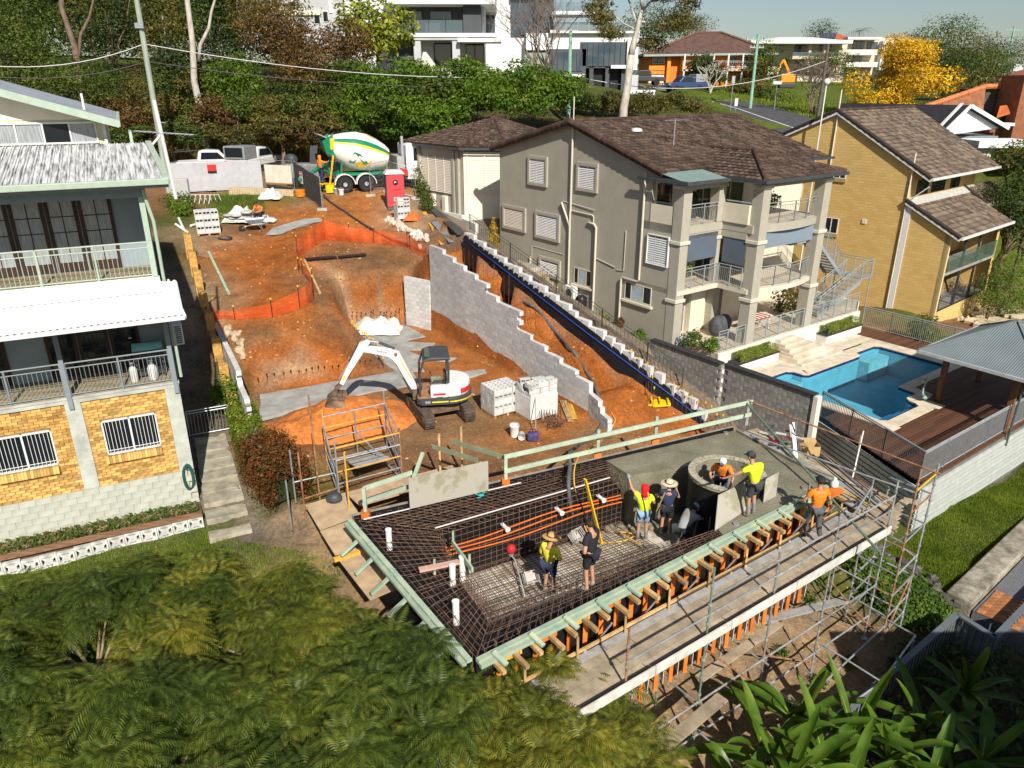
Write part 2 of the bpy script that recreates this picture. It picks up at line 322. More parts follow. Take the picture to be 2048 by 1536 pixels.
for v in bm.verts:
    p=v.co;k=min(1,max(.3,(math.hypot(p.x,p.y-28)-12)/30))
    n=noise.fractal(V((p.x*.9,p.y*.9,0)),1,2,4)
    flat=1 if (abs(p.z-ZP)>.12) else .45
    v.co.z+=n*.07*flat*(1 if k<.5 else 3*k)
    n3=noise.noise(V((p.x*3.1,p.y*3.1,3)))
    v.co.z+=n3*.035*flat
    c=V(v[cl][:3]);n2=noise.fractal(V((p.x*.5+9,p.y*.5,2)),1,2,4)
    c=c*(1+.28*n2);v[cl]=(*c,1)
bmesh.ops.recalc_face_normals(bm,faces=bm.faces)
if sum(f.normal.z for f in bm.faces)<0: bmesh.ops.reverse_faces(bm,faces=bm.faces)
me=bpy.data.meshes.new('ground');bm.to_mesh(me)
me.polygons.foreach_set('use_smooth',[True]*len(me.polygons))
gm,t,b=nodes('soil');N=t.nodes
at_=N.new('ShaderNodeAttribute');at_.attribute_name='soil';tc=N.new('ShaderNodeTexCoord')
def nz_(s,d=8,r=.65):
    n=N.new('ShaderNodeTexNoise');n.inputs['Scale'].default_value=s;n.inputs['Detail'].default_value=d;n.inputs['Roughness'].default_value=r;lk(t,tc.outputs['Object'],n.inputs[0]);return n
n1=nz_(1.2);n2=nz_(9);n3=nz_(40,4)
r1=N.new('ShaderNodeValToRGB');r1.color_ramp.elements[0].position=.3;r1.color_ramp.elements[1].position=.72;r1.color_ramp.elements[0].color=(.62,.62,.66,1);r1.color_ramp.elements[1].color=(1.25,1.18,1.05,1);lk(t,n1.outputs[0],r1.inputs[0])
m1=N.new('ShaderNodeMixRGB');m1.blend_type='MULTIPLY';m1.inputs[0].default_value=1;lk(t,at_.outputs[0],m1.inputs[1]);lk(t,r1.outputs[0],m1.inputs[2])
r2=N.new('ShaderNodeValToRGB');r2.color_ramp.elements[0].position=.36;r2.color_ramp.elements[1].position=.68;r2.color_ramp.elements[0].color=(.6,.55,.5,1);r2.color_ramp.elements[1].color=(1.2,1.22,1.25,1);lk(t,n2.outputs[0],r2.inputs[0])
m2=N.new('ShaderNodeMixRGB');m2.blend_type='MULTIPLY';m2.inputs[0].default_value=.8;lk(t,m1.outputs[0],m2.inputs[1]);lk(t,r2.outputs[0],m2.inputs[2]);lk(t,m2.outputs[0],b.inputs[0])
b.inputs['Roughness'].default_value=.95;b.inputs['Specular IOR Level'].default_value=.12
ad=N.new('ShaderNodeMath');ad.operation='ADD';lk(t,n2.outputs[0],ad.inputs[0]);lk(t,n3.outputs[0],ad.inputs[1])
bp=N.new('ShaderNodeBump');bp.inputs['Strength'].default_value=.9;bp.inputs['Distance'].default_value=.09;lk(t,ad.outputs[0],bp.inputs['Height']);lk(t,bp.outputs[0],b.inputs['Normal'])
me.materials.append(gm)
ground=bpy.data.objects.new('ground',me);COL.objects.link(ground);tag(ground,'orange and brown construction earth, grass and the overgrown hillside','ground',kind='structure')
BVH=BVHTree.FromBMesh(bm);bm.free()
def on(px,py,dz=0):
    """where the sight line meets the terrain"""
    h=BVH.ray_cast(CAM,ray(px,py).normalized())[0]
    return h+U(dz) if h else at(px,py,0)
def gz(x,y,dz=0):
    h=BVH.ray_cast(V((x,y,200)),U(-1))[0]
    return (h.z if h else 0)+dz
def g3(p,dz=0): return V((p[0],p[1],gz(p[0],p[1],dz)))
# the streets
def ribbon(name,pts,w,m,label,cat,dz=.04,n=6):
    mb=MB();P=[]
    for i in range(len(pts)-1):
        for k in range(n): P.append(pts[i].lerp(pts[i+1],k/n))
    P.append(pts[-1]);row=[]
    for i,p in enumerate(P):
        d=(P[min(i+1,len(P)-1)]-P[max(0,i-1)]);d.z=0;d.normalize();s=V((-d.y,d.x,0))
        row.append((p+s*w/2,p-s*w/2))
    for i in range(len(row)-1):
        a,b_=row[i];c,d_=row[i+1];q=[V(x)+U(dz) for x in(a,b_,d_,c)]
        mb.slab(q if geometry.normal(q).z>0 else q[::-1],.35)
    return mb.B(name,m,kind='structure',label=label,cat=cat),row,P
asph=mat('asphalt',(.075,.075,.08),.9,.25,2,bump=.3,bscale=60)
rd,rrow,RPP=ribbon('road',RP,6.6,asph,'grey asphalt street curving downhill past the orange house','road',dz=.12)
wl=mat('road_paint',(.7,.7,.66),.7)
mb=MB()
for i in range(len(RPP)-1):
    d=(RPP[i+1]-RPP[i]);d.z=0;s=V((-d.y,d.x,0)).normalized()
    a,b_=RPP[i],RPP[i+1];z=U(.128);q=[a-s*1.0+z,a-s*1.15+z,b_-s*1.15+z,b_-s*1.0+z]
    mb.add(q,[(0,1,2,3)] if geometry.normal(q).z>0 else [(3,2,1,0)])
mb.B('painted_line',wl,rd)
# ---------------------------------------------------------------- shared building pieces
white=mat('white_paint',(.66,.66,.645),.55,.05,6);offw=mat('cream_paint',(.72,.66,.52),.7,.06,3)
sage=mat('sage_paint',(.36,.44,.36),.55,.07,5);bluegrey=mat('bluegrey_paint',(.21,.25,.27),.6,.08,4);steelg=mat('galvanised',(.42,.44,.46),.45,.15,9,metal=.55);dkmetal=mat('dark_metal',(.05,.055,.06),.5,.2,6)
conc=mat('concrete',(.42,.41,.38),.9,.2,2.2,bump=.15,bscale=40);concd=mat('concrete_dark',(.2,.19,.18),.9,.35,1.6,bump=.2,bscale=30)
glass=glassmat('window_glass',(.012,.016,.022));curt=mat('curtain_behind_glass',(.30,.32,.34),.25,.35,9,spec=.6,stretch=(6,6,.25))
dwood=mat('dark_timber',(.045,.022,.016),.55,.3,6,stretch=(1,1,.2))
block=mat('block',(.56,.56,.545),.92,.12,7,obj=.11,bump=.2,bscale=60)
def railing(parent,a,b,h,m,posts=3,gap=.11,name='balustrade',r=.022,rails=None,post_r=.028,bal=.008,tilt=None):
    """parent > balustrade (top rail) > rail, post, balusters"""
    a=V(a);b=V(b);d=b-a;L=d.length;up=U(1)
    top=tube_([a+up*h,b+up*h],r,8).B(name,m,parent)
    par=top if parent.parent is None else parent
    for zz in (rails or (h-.14,.09)): tube_([a+up*zz,b+up*zz],r*.75,6).B('rail',m,par)
    for k in range(posts):
        p=a.lerp(b,k/(posts-1) if posts>1 else .5);tube_([p,p+up*h],post_r,6).B('post',m,par)
    mb=MB();n=max(2,int(L/gap));z0,z1=(rails or (h-.14,.09))[-1],(rails or (h-.14,.09))[0]
    for k in range(1,n):
        p=a.lerp(b,k/n);mb.tube([p+up*z0,p+up*z1],bal,4,caps=False)
    mb.B('balusters',m,par,kind='stuff')
    return top
def louvre(fr,parent,x,y0,y1,z0,z1,m,frame,cols=2,fw=.16,facing=-1,pitch=.085):
    """framed shutter window on a wall plane x=const that faces -x"""
    f=MB(fr);s=facing*.1
    f.box(min(x,x+s),max(x,x+s),y0-fw,y0,z0-fw,z1+fw).box(min(x,x+s),max(x,x+s),y1,y1+fw,z0-fw,z1+fw).box(min(x,x+s),max(x,x+s),y0,y1,z1,z1+fw).box(min(x,x+s),max(x,x+s),y0,y1,z0-fw,z0)
    w=f.B('window',frame,parent)
    MB(fr).box(x-.012,x+.02,y0,y1,z0,z1).B('backing',mat('shutter_back',(.12,.1,.09),.8),w)
    st=MB(fr);cw=(y1-y0)/cols
    for c in range(cols+1):
        yy=y0+c*cw;st.box(x-.05,x-.013,max(y0,yy-.025),min(y1,yy+.025),z0,z1)
    st.box(x-.05,x-.013,y0,y1,z0,z0+.05).box(x-.05,x-.013,y0,y1,z1-.05,z1);st.B('shutter_frame',m,w)
    sl=MB(fr);n=int((z1-z0-.1)/pitch)
    for c in range(cols):
        for k in range(n):
            zz=z0+.06+k*pitch;ya=y0+c*cw+.026;yb=y0+(c+1)*cw-.026
            sl.add([(x-.062,ya,zz),(x-.062,yb,zz),(x-.016,yb,zz+pitch*.72),(x-.016,ya,zz+pitch*.72),(x-.066,ya,zz+.008),(x-.066,yb,zz+.008),(x-.02,yb,zz+pitch*.72+.01),(x-.02,ya,zz+pitch*.72+.01)],[(0,1,2,3),(7,6,5,4),(0,4,5,1),(3,2,6,7)])
    sl.B('slats',m,w,kind='stuff');return w
# ---------------------------------------------------------------- house on the left
lh=thing('house','white and grey house on yellow brick base, decks and white awning facing the camera','house',LH.o)
x0=-7.0
bandm=mat('painted_block',(.43,.44,.375),.9,.13,2.5,obj=.06,bump=.15,bscale=30)
rend=mat('old_render',(.42,.44,.39),.9,.22,1.7,bump=.2,bscale=20)
fr=LH
w=bx(x0,0,.1,.3,0,4.0).box(x0,-.02,.3,12,0,4.0).B('wall',rend,lh)
bl=box_(-.197,.197,-.06,.06,-.097,.097).mesh('block',bandm)
R4=(0,0,0)
for r in range(6):
    for k in range(-1,17):
        xx=-.2-(k+.5*(r%2))*.4;
        if xx<-6.8 or xx>-.19: continue
        inst(bl,'block',w,(xx,.06,.1+r*.2),None).matrix_parent_inverse=Matrix.Identity(4)
for a,b_ in((-.4,0),(-2.95,-2.55),(-5.6,-5.2)): bx(a,b_,-.015,.1,1.2,3.9).B('pillar',rend,lh,bevel=.01)
bx(x0,0,-.02,.1,3.9,4.02).B('beam',rend,lh)
bx(x0,.02,-.04,1.7,4.02,4.09).B('deck_slab',conc,lh)
# root of wall pieces is unrotated: give the block instances the frame's turn
for o in list(w.children): o.location=(LH.M.to_3x3()@V(o.location));o.rotation_euler=(0,0,LH.rz)
lh_bm=mat('yellow_brick',(.56,.29,.075),.85,.25,5,obj=.42,bump=.25,bscale=50,col2=(.62,.38,.12))
lh_bj=mat('yellow_brick_joined',(.56,.29,.075),.85,.25,5,isl=.42,bump=.25,bscale=50,col2=(.62,.38,.12))
mort=mat('mortar',(.40,.27,.14),.95,.15,6)
brk=box_(-.113,.113,-.055,.035,-.037,.037).mesh('brick',lh_bm)
cnt=0
for a,b_,w0,w1 in((-2.55,-.4,-2.18,-.75),(-5.2,-2.95,-4.85,-3.41)):
    pn=MB(fr)
    pn.box(a,w0,.05,.1,1.2,3.9).box(w1,b_,.05,.1,1.2,3.9).box(w0,w1,.05,.1,1.2,2.12).box(w0,w1,.05,.1,3.22,3.9)
    pn=pn.B('brick_panel',mort,lh);rest=MB(fr)
    for r in range(31):
        zz=1.243+r*.086
        if zz>3.87: break
        k=0
        while True:
            xx=a+.12+k*.24-(.12 if r%2 else 0);k+=1
            if xx-.113>b_: break
            l=max(a+.004,xx-.113);h=min(b_-.004,xx+.113)
            if h-l<.03: continue
            if zz+.037>2.12 and zz-.037<3.22:
                if l<w0<h: h=w0-.002
                elif l<w1<h: l=w1+.002
                elif l>=w0 and h<=w1: continue
            if h-l<.03: continue
            dy=ru(-.006,.006)
            if cnt<300:
                cnt+=1;o=inst(brk,'brick',pn,LH.M.to_3x3()@V(((l+h)/2,.062+dy,zz)),(0,0,LH.rz),((h-l)/.226,1,1))
            else: rest.box(l,h,.007+dy,.097+dy,zz-.037,zz+.037)
    if rest.v: rest.B('bricks',lh_bj,pn,kind='stuff')
    sb=box_(-.036,.036,-.09,.08,-.11,.11).mesh('sill_brick',lh_bm)
    for k in range(int((w1-w0+.1)/.078)): inst(sb,'sill_brick',pn,LH.M.to_3x3()@V((w0-.02+k*.078,-.0,2.0)),(R(-12),0,LH.rz))
    wn2=MB(fr)
    for q in((w0,w0+.04),((w0+w1)/2-.025,(w0+w1)/2+.025),(w1-.04,w1)): wn2.box(*q,.02,.07,2.13,3.21)
    wn2.box(w0,w1,.02,.07,2.13,2.18).box(w0,w1,.02,.07,3.16,3.21);wi=wn2.B('window',white,lh)
    MB(fr).box(w0,w1,.09,.1,2.13,3.21).B('pane',glass,wi)
    bars=MB(fr)
    for k in range(1,15):
        xx=w0+(w1-w0)*k/15
        if k in(7,8): continue
        bars.tube([(xx,.0,2.16),(xx,.0,3.2)],.009,5)
    bars.tube([(w0,.0,2.28),(w1,.0,2.28)],.011,5);bars.B('security_bars',white,wi,kind='stuff')
# decks
def lw(x,y,z): return LH.w(x,y,z)
floor1=MB(fr)
timb=mat('deck_timber',(.28,.235,.15),.85,.3,4,isl=.15,stretch=(.4,3,3))
for k in range(13): floor1.box(x0,-.02,-.01+k*.125,.1+k*.125,4.1,4.125)
floor1.B('deck_boards',timb,lh,kind='stuff')
for xx in(-.08,-2.78,-5.48): bx(xx-.06,xx+.06,-.09,.03,3.74,7.0).B('post',bluegrey,lh,bevel=.008)
for a,b_ in((-2.72,-.14),(-5.42,-2.84),): railing(lh,lw(a,-.03,4.1),lw(b_,-.03,4.1),.97,bluegrey,posts=3,rails=(.83,.07))
bx(x0,-.02,1.62,1.75,4.1,9.35).B('wall',mat('blue_render',(.27,.33,.36),.8,.08,2),lh)
bx(-.02,.0,.3,12,4.0,9.6).B('wall',mat('blue_render',(.27,.33,.36)),lh)
bx(x0,-.02,-.02,1.62,7.02,7.17).B('upper_deck_slab',conc,lh)
fl2=MB(fr)
for k in range(13): fl2.box(x0,-.02,-.01+k*.125,.1+k*.125,7.175,7.2)
fl2.B('deck_boards',timb,lh,kind='stuff')
for xx in(-.1,-5.5): bx(xx-.07,xx+.07,-.07,.07,7.2,9.35).B('post',sage,lh,bevel=.008)
railing(lh,lw(-5.4,0,7.2),lw(-2.8,0,7.2),.95,sage,posts=3,rails=(.8,.06));railing(lh,lw(-2.78,0,7.2),lw(-.15,0,7.2),.95,sage,posts=3,rails=(.8,.06))
MB(fr).tube([(-.02,-.16,9.55),(-.0,-.14,9.3),(.1,-.12,8.7)],.045,8).tube([(.1,-.12,8.72),(.1,-.12,7.25),(.1,.0,7.0),(.1,.0,4.2)],.045,8).B('downpipe',sage,lh,auto=40)
def french(xa,xb,y,z0,z1,parent,pan,rows=4):
    """a pair of glazed timber door leaves"""
    d=MB(fr).box(xa,xa+.09,y-.05,y,z0,z1).box(xb-.09,xb,y-.05,y,z0,z1).box(xa+.09,xb-.09,y-.05,y,z1-.09,z1).box(xa+.09,xb-.09,y-.05,y,z0,z0+.22)
    d.box((xa+xb)/2-.012,(xa+xb)/2+.012,y-.045,y-.005,z0+.22,z1-.09)
    zz0,zz1=z0+.22,z1-.09
    for r in range(1,rows): z=zz0+(zz1-zz0)*r/rows;d.box(xa+.09,xb-.09,y-.043,y-.007,z-.012,z+.012)
    d=d.B('door',dwood,parent)
    xm=(xa+xb)/2
    for r in range(rows):
        for l,h in((xa+.09,xm-.012),(xm+.012,xb-.09)):
            za=zz0+(zz1-zz0)*r/rows+.012;zb=zz0+(zz1-zz0)*(r+1)/rows-.012
            MB(fr).box(l,h,y-.03,y-.02,za,zb).B('pane',pan,d)
for a,b_ in((-1.72,-.86),(-2.52,-1.72),(-3.36,-2.52),(-4.2,-3.36),(-5.0,-4.2)): french(a+.02,b_-.02,1.61,7.24,9.25,lh,curt)
for a,b_ in((-1.62,-.8),(-2.45,-1.62),(-3.27,-2.45),(-5.0,-4.2)): french(a+.02,b_-.02,1.61,4.15,6.3,lh,glass,3)
# white corrugated awning
aw=MB(fr);NW=int((.42-x0)/.085);
def aww(x): return (0,.034,.034,0)[round((x-x0)/.038)%4]
cols_=[x0+k*.038 for k in range(int((.42-x0)/.038)+1)]
vs=[];
for x in cols_:
    s=aww(x);vs+=[(x,-.02,7.02+s),(x,-1.38,6.38+s)]
aw.add(vs,[(2*k,2*k+1,2*k+3,2*k+2) for k in range(len(cols_)-1)])
aw.slab([(x0,-1.38,6.36),(.42,-1.38,6.36),(.42,-.02,7.0),(x0,-.02,7.0)],.03)
awn=aw.B('awning',white,lh)
MB(fr).slab([(x0,-.45,6.87),(.02,-.45,6.87),(.0,.0,7.21),(x0,.0,7.21)],.02).B('flashing',white,awn)
bx(x0,.42,-1.47,-1.375,6.29,6.39).B('gutter',white,awn)
MB(fr).bar((.44,-1.4,6.33),(.2,-.02,7.05),.05,.1).B('barge',white,awn)
# head beam, gutter, main skillion roof with wide ribs
bx(x0,.02,-.1,.1,9.35,9.62).B('beam',bluegrey,lh)
bx(x0,.62,-.72,-.58,9.7,9.86).B('gutter',sage,lh,bevel=.02)
bx(x0,.6,-.58,.2,9.62,9.68).B('soffit',bluegrey,lh)
roofm=mat('weathered_roof',(.26,.265,.27),.65,.5,3.2,col2=(.62,.63,.63),stretch=(5,.3,1),lo=.36,hi=.56,detail=8,rz=LH.rz)
rf=MB(fr)
def rz(y): return 9.84+(y+.6)*.150
rf.slab([(x0,-.62,rz(-.62)),(.5,-.62,rz(-.62)),(.3,3.6,rz(3.6)),(x0,3.6,rz(3.6))],.04);roof=rf.B('roof',roofm,lh)
rib=MB(fr)
for k in range(36):
    xx=.34-k*.2
    for dx in(0,.065): rib.bar((xx-dx,-.62,rz(-.62)+.012),(xx-dx-.1*(1 if k<2 else 0),3.6,rz(3.6)+.012),.028,.03)
rib.B('ribs',roofm,roof,kind='stuff')
MB(fr).slab([(.5,-.64,rz(-.64)+.05),(.66,-.64,rz(-.64)+.05),(.46,3.65,rz(3.65)+.05),(.3,3.65,rz(3.65)+.05)],.16).B('barge',sage,roof)
# raised back part with a low gable
bx(x0,-.75,4.0,12,9.5,11.15).B('upper_wall',mat('pale_yellow',(.62,.60,.40),.75,.05,2),lh)
wg=MB(fr)
for k in range(7): wg.box(-.98-k*.68,-.94-k*.68,3.93,4.0,10.52,11.05)
wg.box(-5.1,-.94,3.93,4.0,10.48,10.53).box(-5.1,-.94,3.93,4.0,11.04,11.09);wg=wg.B('window',white,lh)
for k in range(6): bx(-1.62-k*.68,-.98-k*.68,3.97,3.985,10.53,11.04).B('pane',curt if k!=1 else glass,wg)
bx(-.78,-.70,3.9,4.02,10.4,11.2).B('corner_trim',white,lh)
gb=MB(fr).add([(x0,3.98,11.15),(-.5,3.98,11.15),(-4.4,3.98,12.35),(x0,3.98,11.6)],[(0,1,2,3)]);gb.B('gable',offw,lh)
def gr(x): return 11.12+(-.35-x)*.315
r2=MB(fr);r2.slab([(-4.4,3.3,gr(-4.4)),(-.35,3.3,gr(-.35)),(-.35,12,gr(-.35)),(-4.4,12,gr(-4.4))],.05);r2.slab([(-8.4,3.3,gr(-.4)),(-4.4,3.3,gr(-4.4)),(-4.4,12,gr(-4.4)),(-8.4,12,gr(-.4))],.05)
ro2=r2.B('upper_roof',mat('zinc_roof',(.42,.44,.47),.5,.15,1.2,metal=.3),lh)
MB(fr).bar((-4.4,3.28,gr(-4.4)-.08),(-.3,3.28,gr(-.3)-.08),.05,.2).B('barge',sage,ro2);bx(-.42,-.28,3.26,12,gr(-.35)-.16,gr(-.35)+.01).B('gutter',sage,ro2)
MB(fr).tube([(-1.2,5.2,11.2),(-1.2,5.2,11.85)],.035,8).B('vent_pipe',white,ro2)
bx(-.1,-.02,3.5,4.6,10.1,10.8).B('side_wall',sage,lh)
# things on and beside the house
t=thing('air_conditioner','white air conditioner box on the dark side wall of the left house','air conditioner',lw(.2,.9,5.0))
bx(.02,.36,.5,1.3,5.0,5.62).B('casing',white,t,bevel=.02);g=MB(fr)
for k in range(9): g.box(.06,.32,.485,.498,5.06+k*.06,5.09+k*.06)
g.B('grille',dkmetal,t)
t=thing('hose','green garden hose looped on the left house corner','hose',lw(-.2,-.03,.55))
hp=[]
for k in range(5):
    for j in range(14):
        a=2*PI*j/14;hp.append(lw(-.22+.13*mS(a)+k*.012,-.05-.012*k,.95+.42*mC(a)+.02*k))
tube_(hp,.016,6).B('coil',mat('hose_green',(.02,.09,.07),.5),t,smooth=True)
MB(fr).cyl(-.22,-.06,1.28,1.34,.06).B('hook',dkmetal,t)
t=thing('barbecue','closed barbecue with turquoise lid on the lower deck','barbecue',lw(-.65,.75,4.12))
tq=mat('turquoise',(.18,.50,.46),.4)
MB(fr).lathe([(-.42,.01),(-.4,.2),(.4,.2),(.42,.01)],14,'x',(-.65,.75,4.95)).B('lid',tq,t,auto=40)
bx(-1.05,-.25,.5,1.0,4.72,4.95).B('tray',dkmetal,t);bx(-.98,-.32,.55,.95,4.2,4.3).B('shelf',dkmetal,t)
for xx in(-1.0,-.3):
    for yy in(.54,.96): MB(fr).box(xx-.02,xx+.02,yy-.02,yy+.02,4.12,4.72).B('leg',dkmetal,t)
wh=mat('bottle_white',(.62,.64,.6),.4)
for k,(xx,yy,s,l) in enumerate(((-1.12,.35,.11,'pale gas bottle on the lower deck, left of the pair'),(-.62,.3,.13,'pale gas bottle below the barbecue, nearest the corner post'))):
    t=thing('gas_bottle',l,'gas bottle',lw(xx,yy,4.13));MB(fr).lathe([(4.13,s*.8),(4.16,s),(4.5,s),(4.58,s*.7),(4.6,s*.3)],14,'z',(xx,yy,0)).B('tank',wh,t,auto=50);MB(fr).lathe([(4.6,s*.3),(4.72,s*.45),(4.72,s*.4)],12,'z',(xx,yy,0)).B('collar',steelg,t)
# planter wall of pierced screen blocks, garden bed, path, steps, gate
sp=thing('garden_wall','low wall of white pierced screen blocks with timber top along the lawn','wall',lw(-3,-.9,-.5))
scm=mat('screen_block',(.48,.48,.45),.9,.25,5,obj=.1,col2=(.72,.72,.68))
def screen_block():
    m=MB();w_,h_,d_=.29,.29,.09
    m.box(-w_/2,w_/2,-d_/2,d_/2,0,.04).box(-w_/2,w_/2,-d_/2,d_/2,h_-.04,h_).box(-w_/2,-w_/2+.03,-d_/2,d_/2,.04,h_-.04).box(w_/2-.03,w_/2,-d_/2,d_/2,.04,h_-.04)
    m.bar((-w_/2+.02,0,.03),(w_/2-.02,0,h_-.03),d_*.9,.05).bar((-w_/2+.02,.004,h_-.03),(w_/2-.02,.004,.03),d_*.88,.05)
    m.lathe([(-.048,.075),(.048,.075)],10,'y',(0,0,h_/2));return m.mesh('screen_block',scm)
sbm=screen_block()
def glz(x,y): p=lw(x,y,0);return gz(p.x,p.y)-LH.o.z
for k in range(16): xx=-.22-k*.43;inst(sbm,'screen_block',sp,LH.M.to_3x3()@V((xx+3,-.0,glz(xx,-.9)+.5-.05)),(0,0,LH.rz),(1.45,1.3,1.4))
tmb=mat('old_sleeper',(.22,.12,.07),.9,.3,3,stretch=(.3,3,3))
zt=max(glz(-.2,-.9),glz(-5,-.9))+.37
bx(-7,0,-1.0,-.78,zt,zt+.07).B('top_board',tmb,sp)
soilm=mat('garden_soil',(.12,.085,.05),.95,.3,5,bump=.4,bscale=30)
bx(-7,0.0,-.8,-.02,-1.0,zt-.02).B('bed_soil',soilm,sp)
pth=thing('path','weathered concrete slab path stepping up beside the left house','path',lw(.8,-1.2,-.6))
pm=mat('path_concrete',(.33,.30,.23),.9,.3,2.5,obj=.12,bump=.2,bscale=25)
for k in range(9):
    y=-1.6+k*.68;z0_=max(glz(.35,y+.3),glz(1.15,y+.3))+.03
    MB(fr).box(.06+.02*k,1.28,y,y+.66,z0_-.25,z0_+.02).B('slab',pm,pth,bevel=.012)
gt=thing('gate','grey metal bar gate across the side path','gate',lw(.9,4.6,.3))
z0_=glz(.9,4.6)
railing(gt,lw(.1,4.6,z0_),lw(1.5,4.6,z0_),1.0,steelg,posts=2,rails=(.9,.06),name='top_rail')
# boundary: stepped yellow brick fence beside the passage
bf=thing('brick_fence','stepped yellow brick boundary fence rising beside the dark passage','wall',lw(1.75,9,0))
bfm=brickmat('fence_brick',((.50,.27,.07),(.36,.17,.05)),(.36,.28,.17))
for k in range(8):
    y0=5.0+k*1.9;x_=1.72+.0*k;zb=glz(x_,y0+.9);za=.8+(k+1)*.52
    m=MB(fr);L_=1.9
    for xx,fl in((x_-.11,1),(x_+.11,0)):
        q=[(xx,y0,zb-.6),(xx,y0+L_,zb-.6),(xx,y0+L_,za),(xx,y0,za)];uv=[(0,0),(L_,0),(L_,za-zb+.6),(0,za-zb+.6)]
        m.quad(*(q if not fl else q[::-1]),uv=uv if not fl else uv[::-1])
    m.quad((x_-.11,y0,zb-.6),(x_+.11,y0,zb-.6),(x_+.11,y0,za),(x_-.11,y0,za),uv=[(0,0),(.22,0),(.22,za-zb+.6),(0,za-zb+.6)])
    m.quad((x_-.11,y0,za),(x_+.11,y0,za),(x_+.11,y0+L_,za),(x_-.11,y0+L_,za),uv=[(0,0),(.22,0),(.22,L_),(0,L_)])
    m.quad((x_+.11,y0+L_,zb-.6),(x_-.11,y0+L_,zb-.6),(x_-.11,y0+L_,za),(x_+.11,y0+L_,za),uv=[(0,0),(.22,0),(.22,1),(0,1)])
    p_=m.B('fence_bay',bfm,bf);MB(fr).box(x_-.17,x_+.17,y0-.17,y0+.17,zb-.4,za+.18).B('pier',mat('pier_brick',(.5,.29,.08),.85,.3,9,bump=.4,bscale=30),bf)
# ---------------------------------------------------------------- tiled roofs
def inpoly(x,y,poly):
    r=False;n=len(poly)
    for i in range(n):
        x1,y1=poly[i];x2,y2=poly[(i+1)%n]
        if (y1>y)!=(y2>y) and x<(x2-x1)*(y-y1)/(y2-y1)+x1: r=not r
    return r
def tile_mesh(name,m,w=.3,l=.38):
    """one interlocking roof tile: a flat pan and a roll, its nose lifted over the course below"""
    mb=MB();prof=[(-w/2,.012),(-w/2+.05,.035),(-w/2+.1,.012),(w*.12,.004),(w*.35,.012),(w/2-.005,.012)]
    vs=[];n=len(prof)
    for x,h in prof: vs.append((x,0,h+.045))
    for x,h in prof: vs.append((x,l,h+.008))
    for x,h in prof: vs.append((x,0,.0))
    mb.add(vs,[(k,k+1,n+k+1,n+k) for k in range(n-1)]+[(2*n+k,2*n+k+1,k+1,k) for k in range(n-1)]+[(2*n,0,n),(2*n+n-1,2*n-1,n-1)])
    return mb.mesh(name,m)
def tile_plane(fr,parent,o,u,s,poly,mobj,misl,single=0,w=.3,pitch=.33,under=None,uname='roof'):
    """tiles over polygon poly (u,s in metres from eave corner o, u along eave, s up the slope), all in frame fr"""
    o=V(o);u=V(u).normalized();s=V(s).normalized();n=u.cross(s).normalized()
    if n.z<0: n=-n
    und=MB(fr).slab([o+u*a+s*b_-n*.01 for a,b_ in poly] if u.cross(s).z>0 else [o+u*a+s*b_-n*.01 for a,b_ in poly][::-1],.08).B(uname,under or misl,parent)
    Mloc=Matrix((u,s,n)).transposed().to_4x4();me=tile_mesh('roof_tile',mobj,w)
    pos=[];mu=max(a for a,_ in poly);mns=max(b_ for _,b_ in poly);mi=min(a for a,_ in poly)
    for r in range(int(mns/pitch)+1):
        for k in range(int((mu-mi)/w)+1):
            a=mi+(k+.5)*w;b_=r*pitch
            if inpoly(a,b_+pitch*.5,poly): pos.append((a,b_,o+u*a+s*b_))
    FM=(fr.M if fr else Matrix.Identity(4))
    pos.sort(key=lambda q:(FM@q[2]-CAM).length)
    rot=(FM.to_3x3()@Mloc.to_3x3());inv=base_of(parent).inverted()
    for a,b_,p in pos[:single]:
        j=MR(ru(-.012,.012),3,'Z')
        t=bpy.data.objects.new('roof_tile',me);COL.objects.link(t);t.parent=und
        t.matrix_local=inv@(MT(FM@p)@(rot@j).to_4x4())
    rest=MB();vs0=[v.co.copy() for v in me.vertices];fs0=[tuple(q.vertices) for q in me.polygons]
    for a,b_,p in pos[single:]:
        j=MR(ru(-.012,.012),3,'Z');q=FM@p+rot@V((0,0,ru(-.006,.006)));rj=rot@j
        rest.add([q+rj@v for v in vs0],fs0)
    if rest.v: rest.B('roof_tiles',misl,und,kind='stuff')
    return und
def ridge_caps(fr,parent,a,b,m,r=.11,L=.42):
    a=V(a);b=V(b);n=max(1,int((b-a).length/L));d=(b-a)/n;mb=MB(fr)
    for k in range(n): 
        p=a+d*k;mb.tube([p+U(-.02),p+d*1.06+U(.0)],[r*1.06,r*.94],8)
    mb.B('ridge_caps',m,parent,kind='stuff')
tl_o=mat('brown_tile',(.055,.037,.029),.9,.45,7,obj=.55,bump=.3,bscale=25,col2=(.14,.092,.066));tl_i=mat('brown_tile_joined',(.055,.037,.029),.9,.45,7,isl=.55,bump=.3,bscale=25,col2=(.14,.092,.066));tl_u=mat('roof_underlay',(.04,.03,.026),.95)
rcap=mat('ridge_cap',(.07,.04,.032),.88,.3,6,isl=.3)
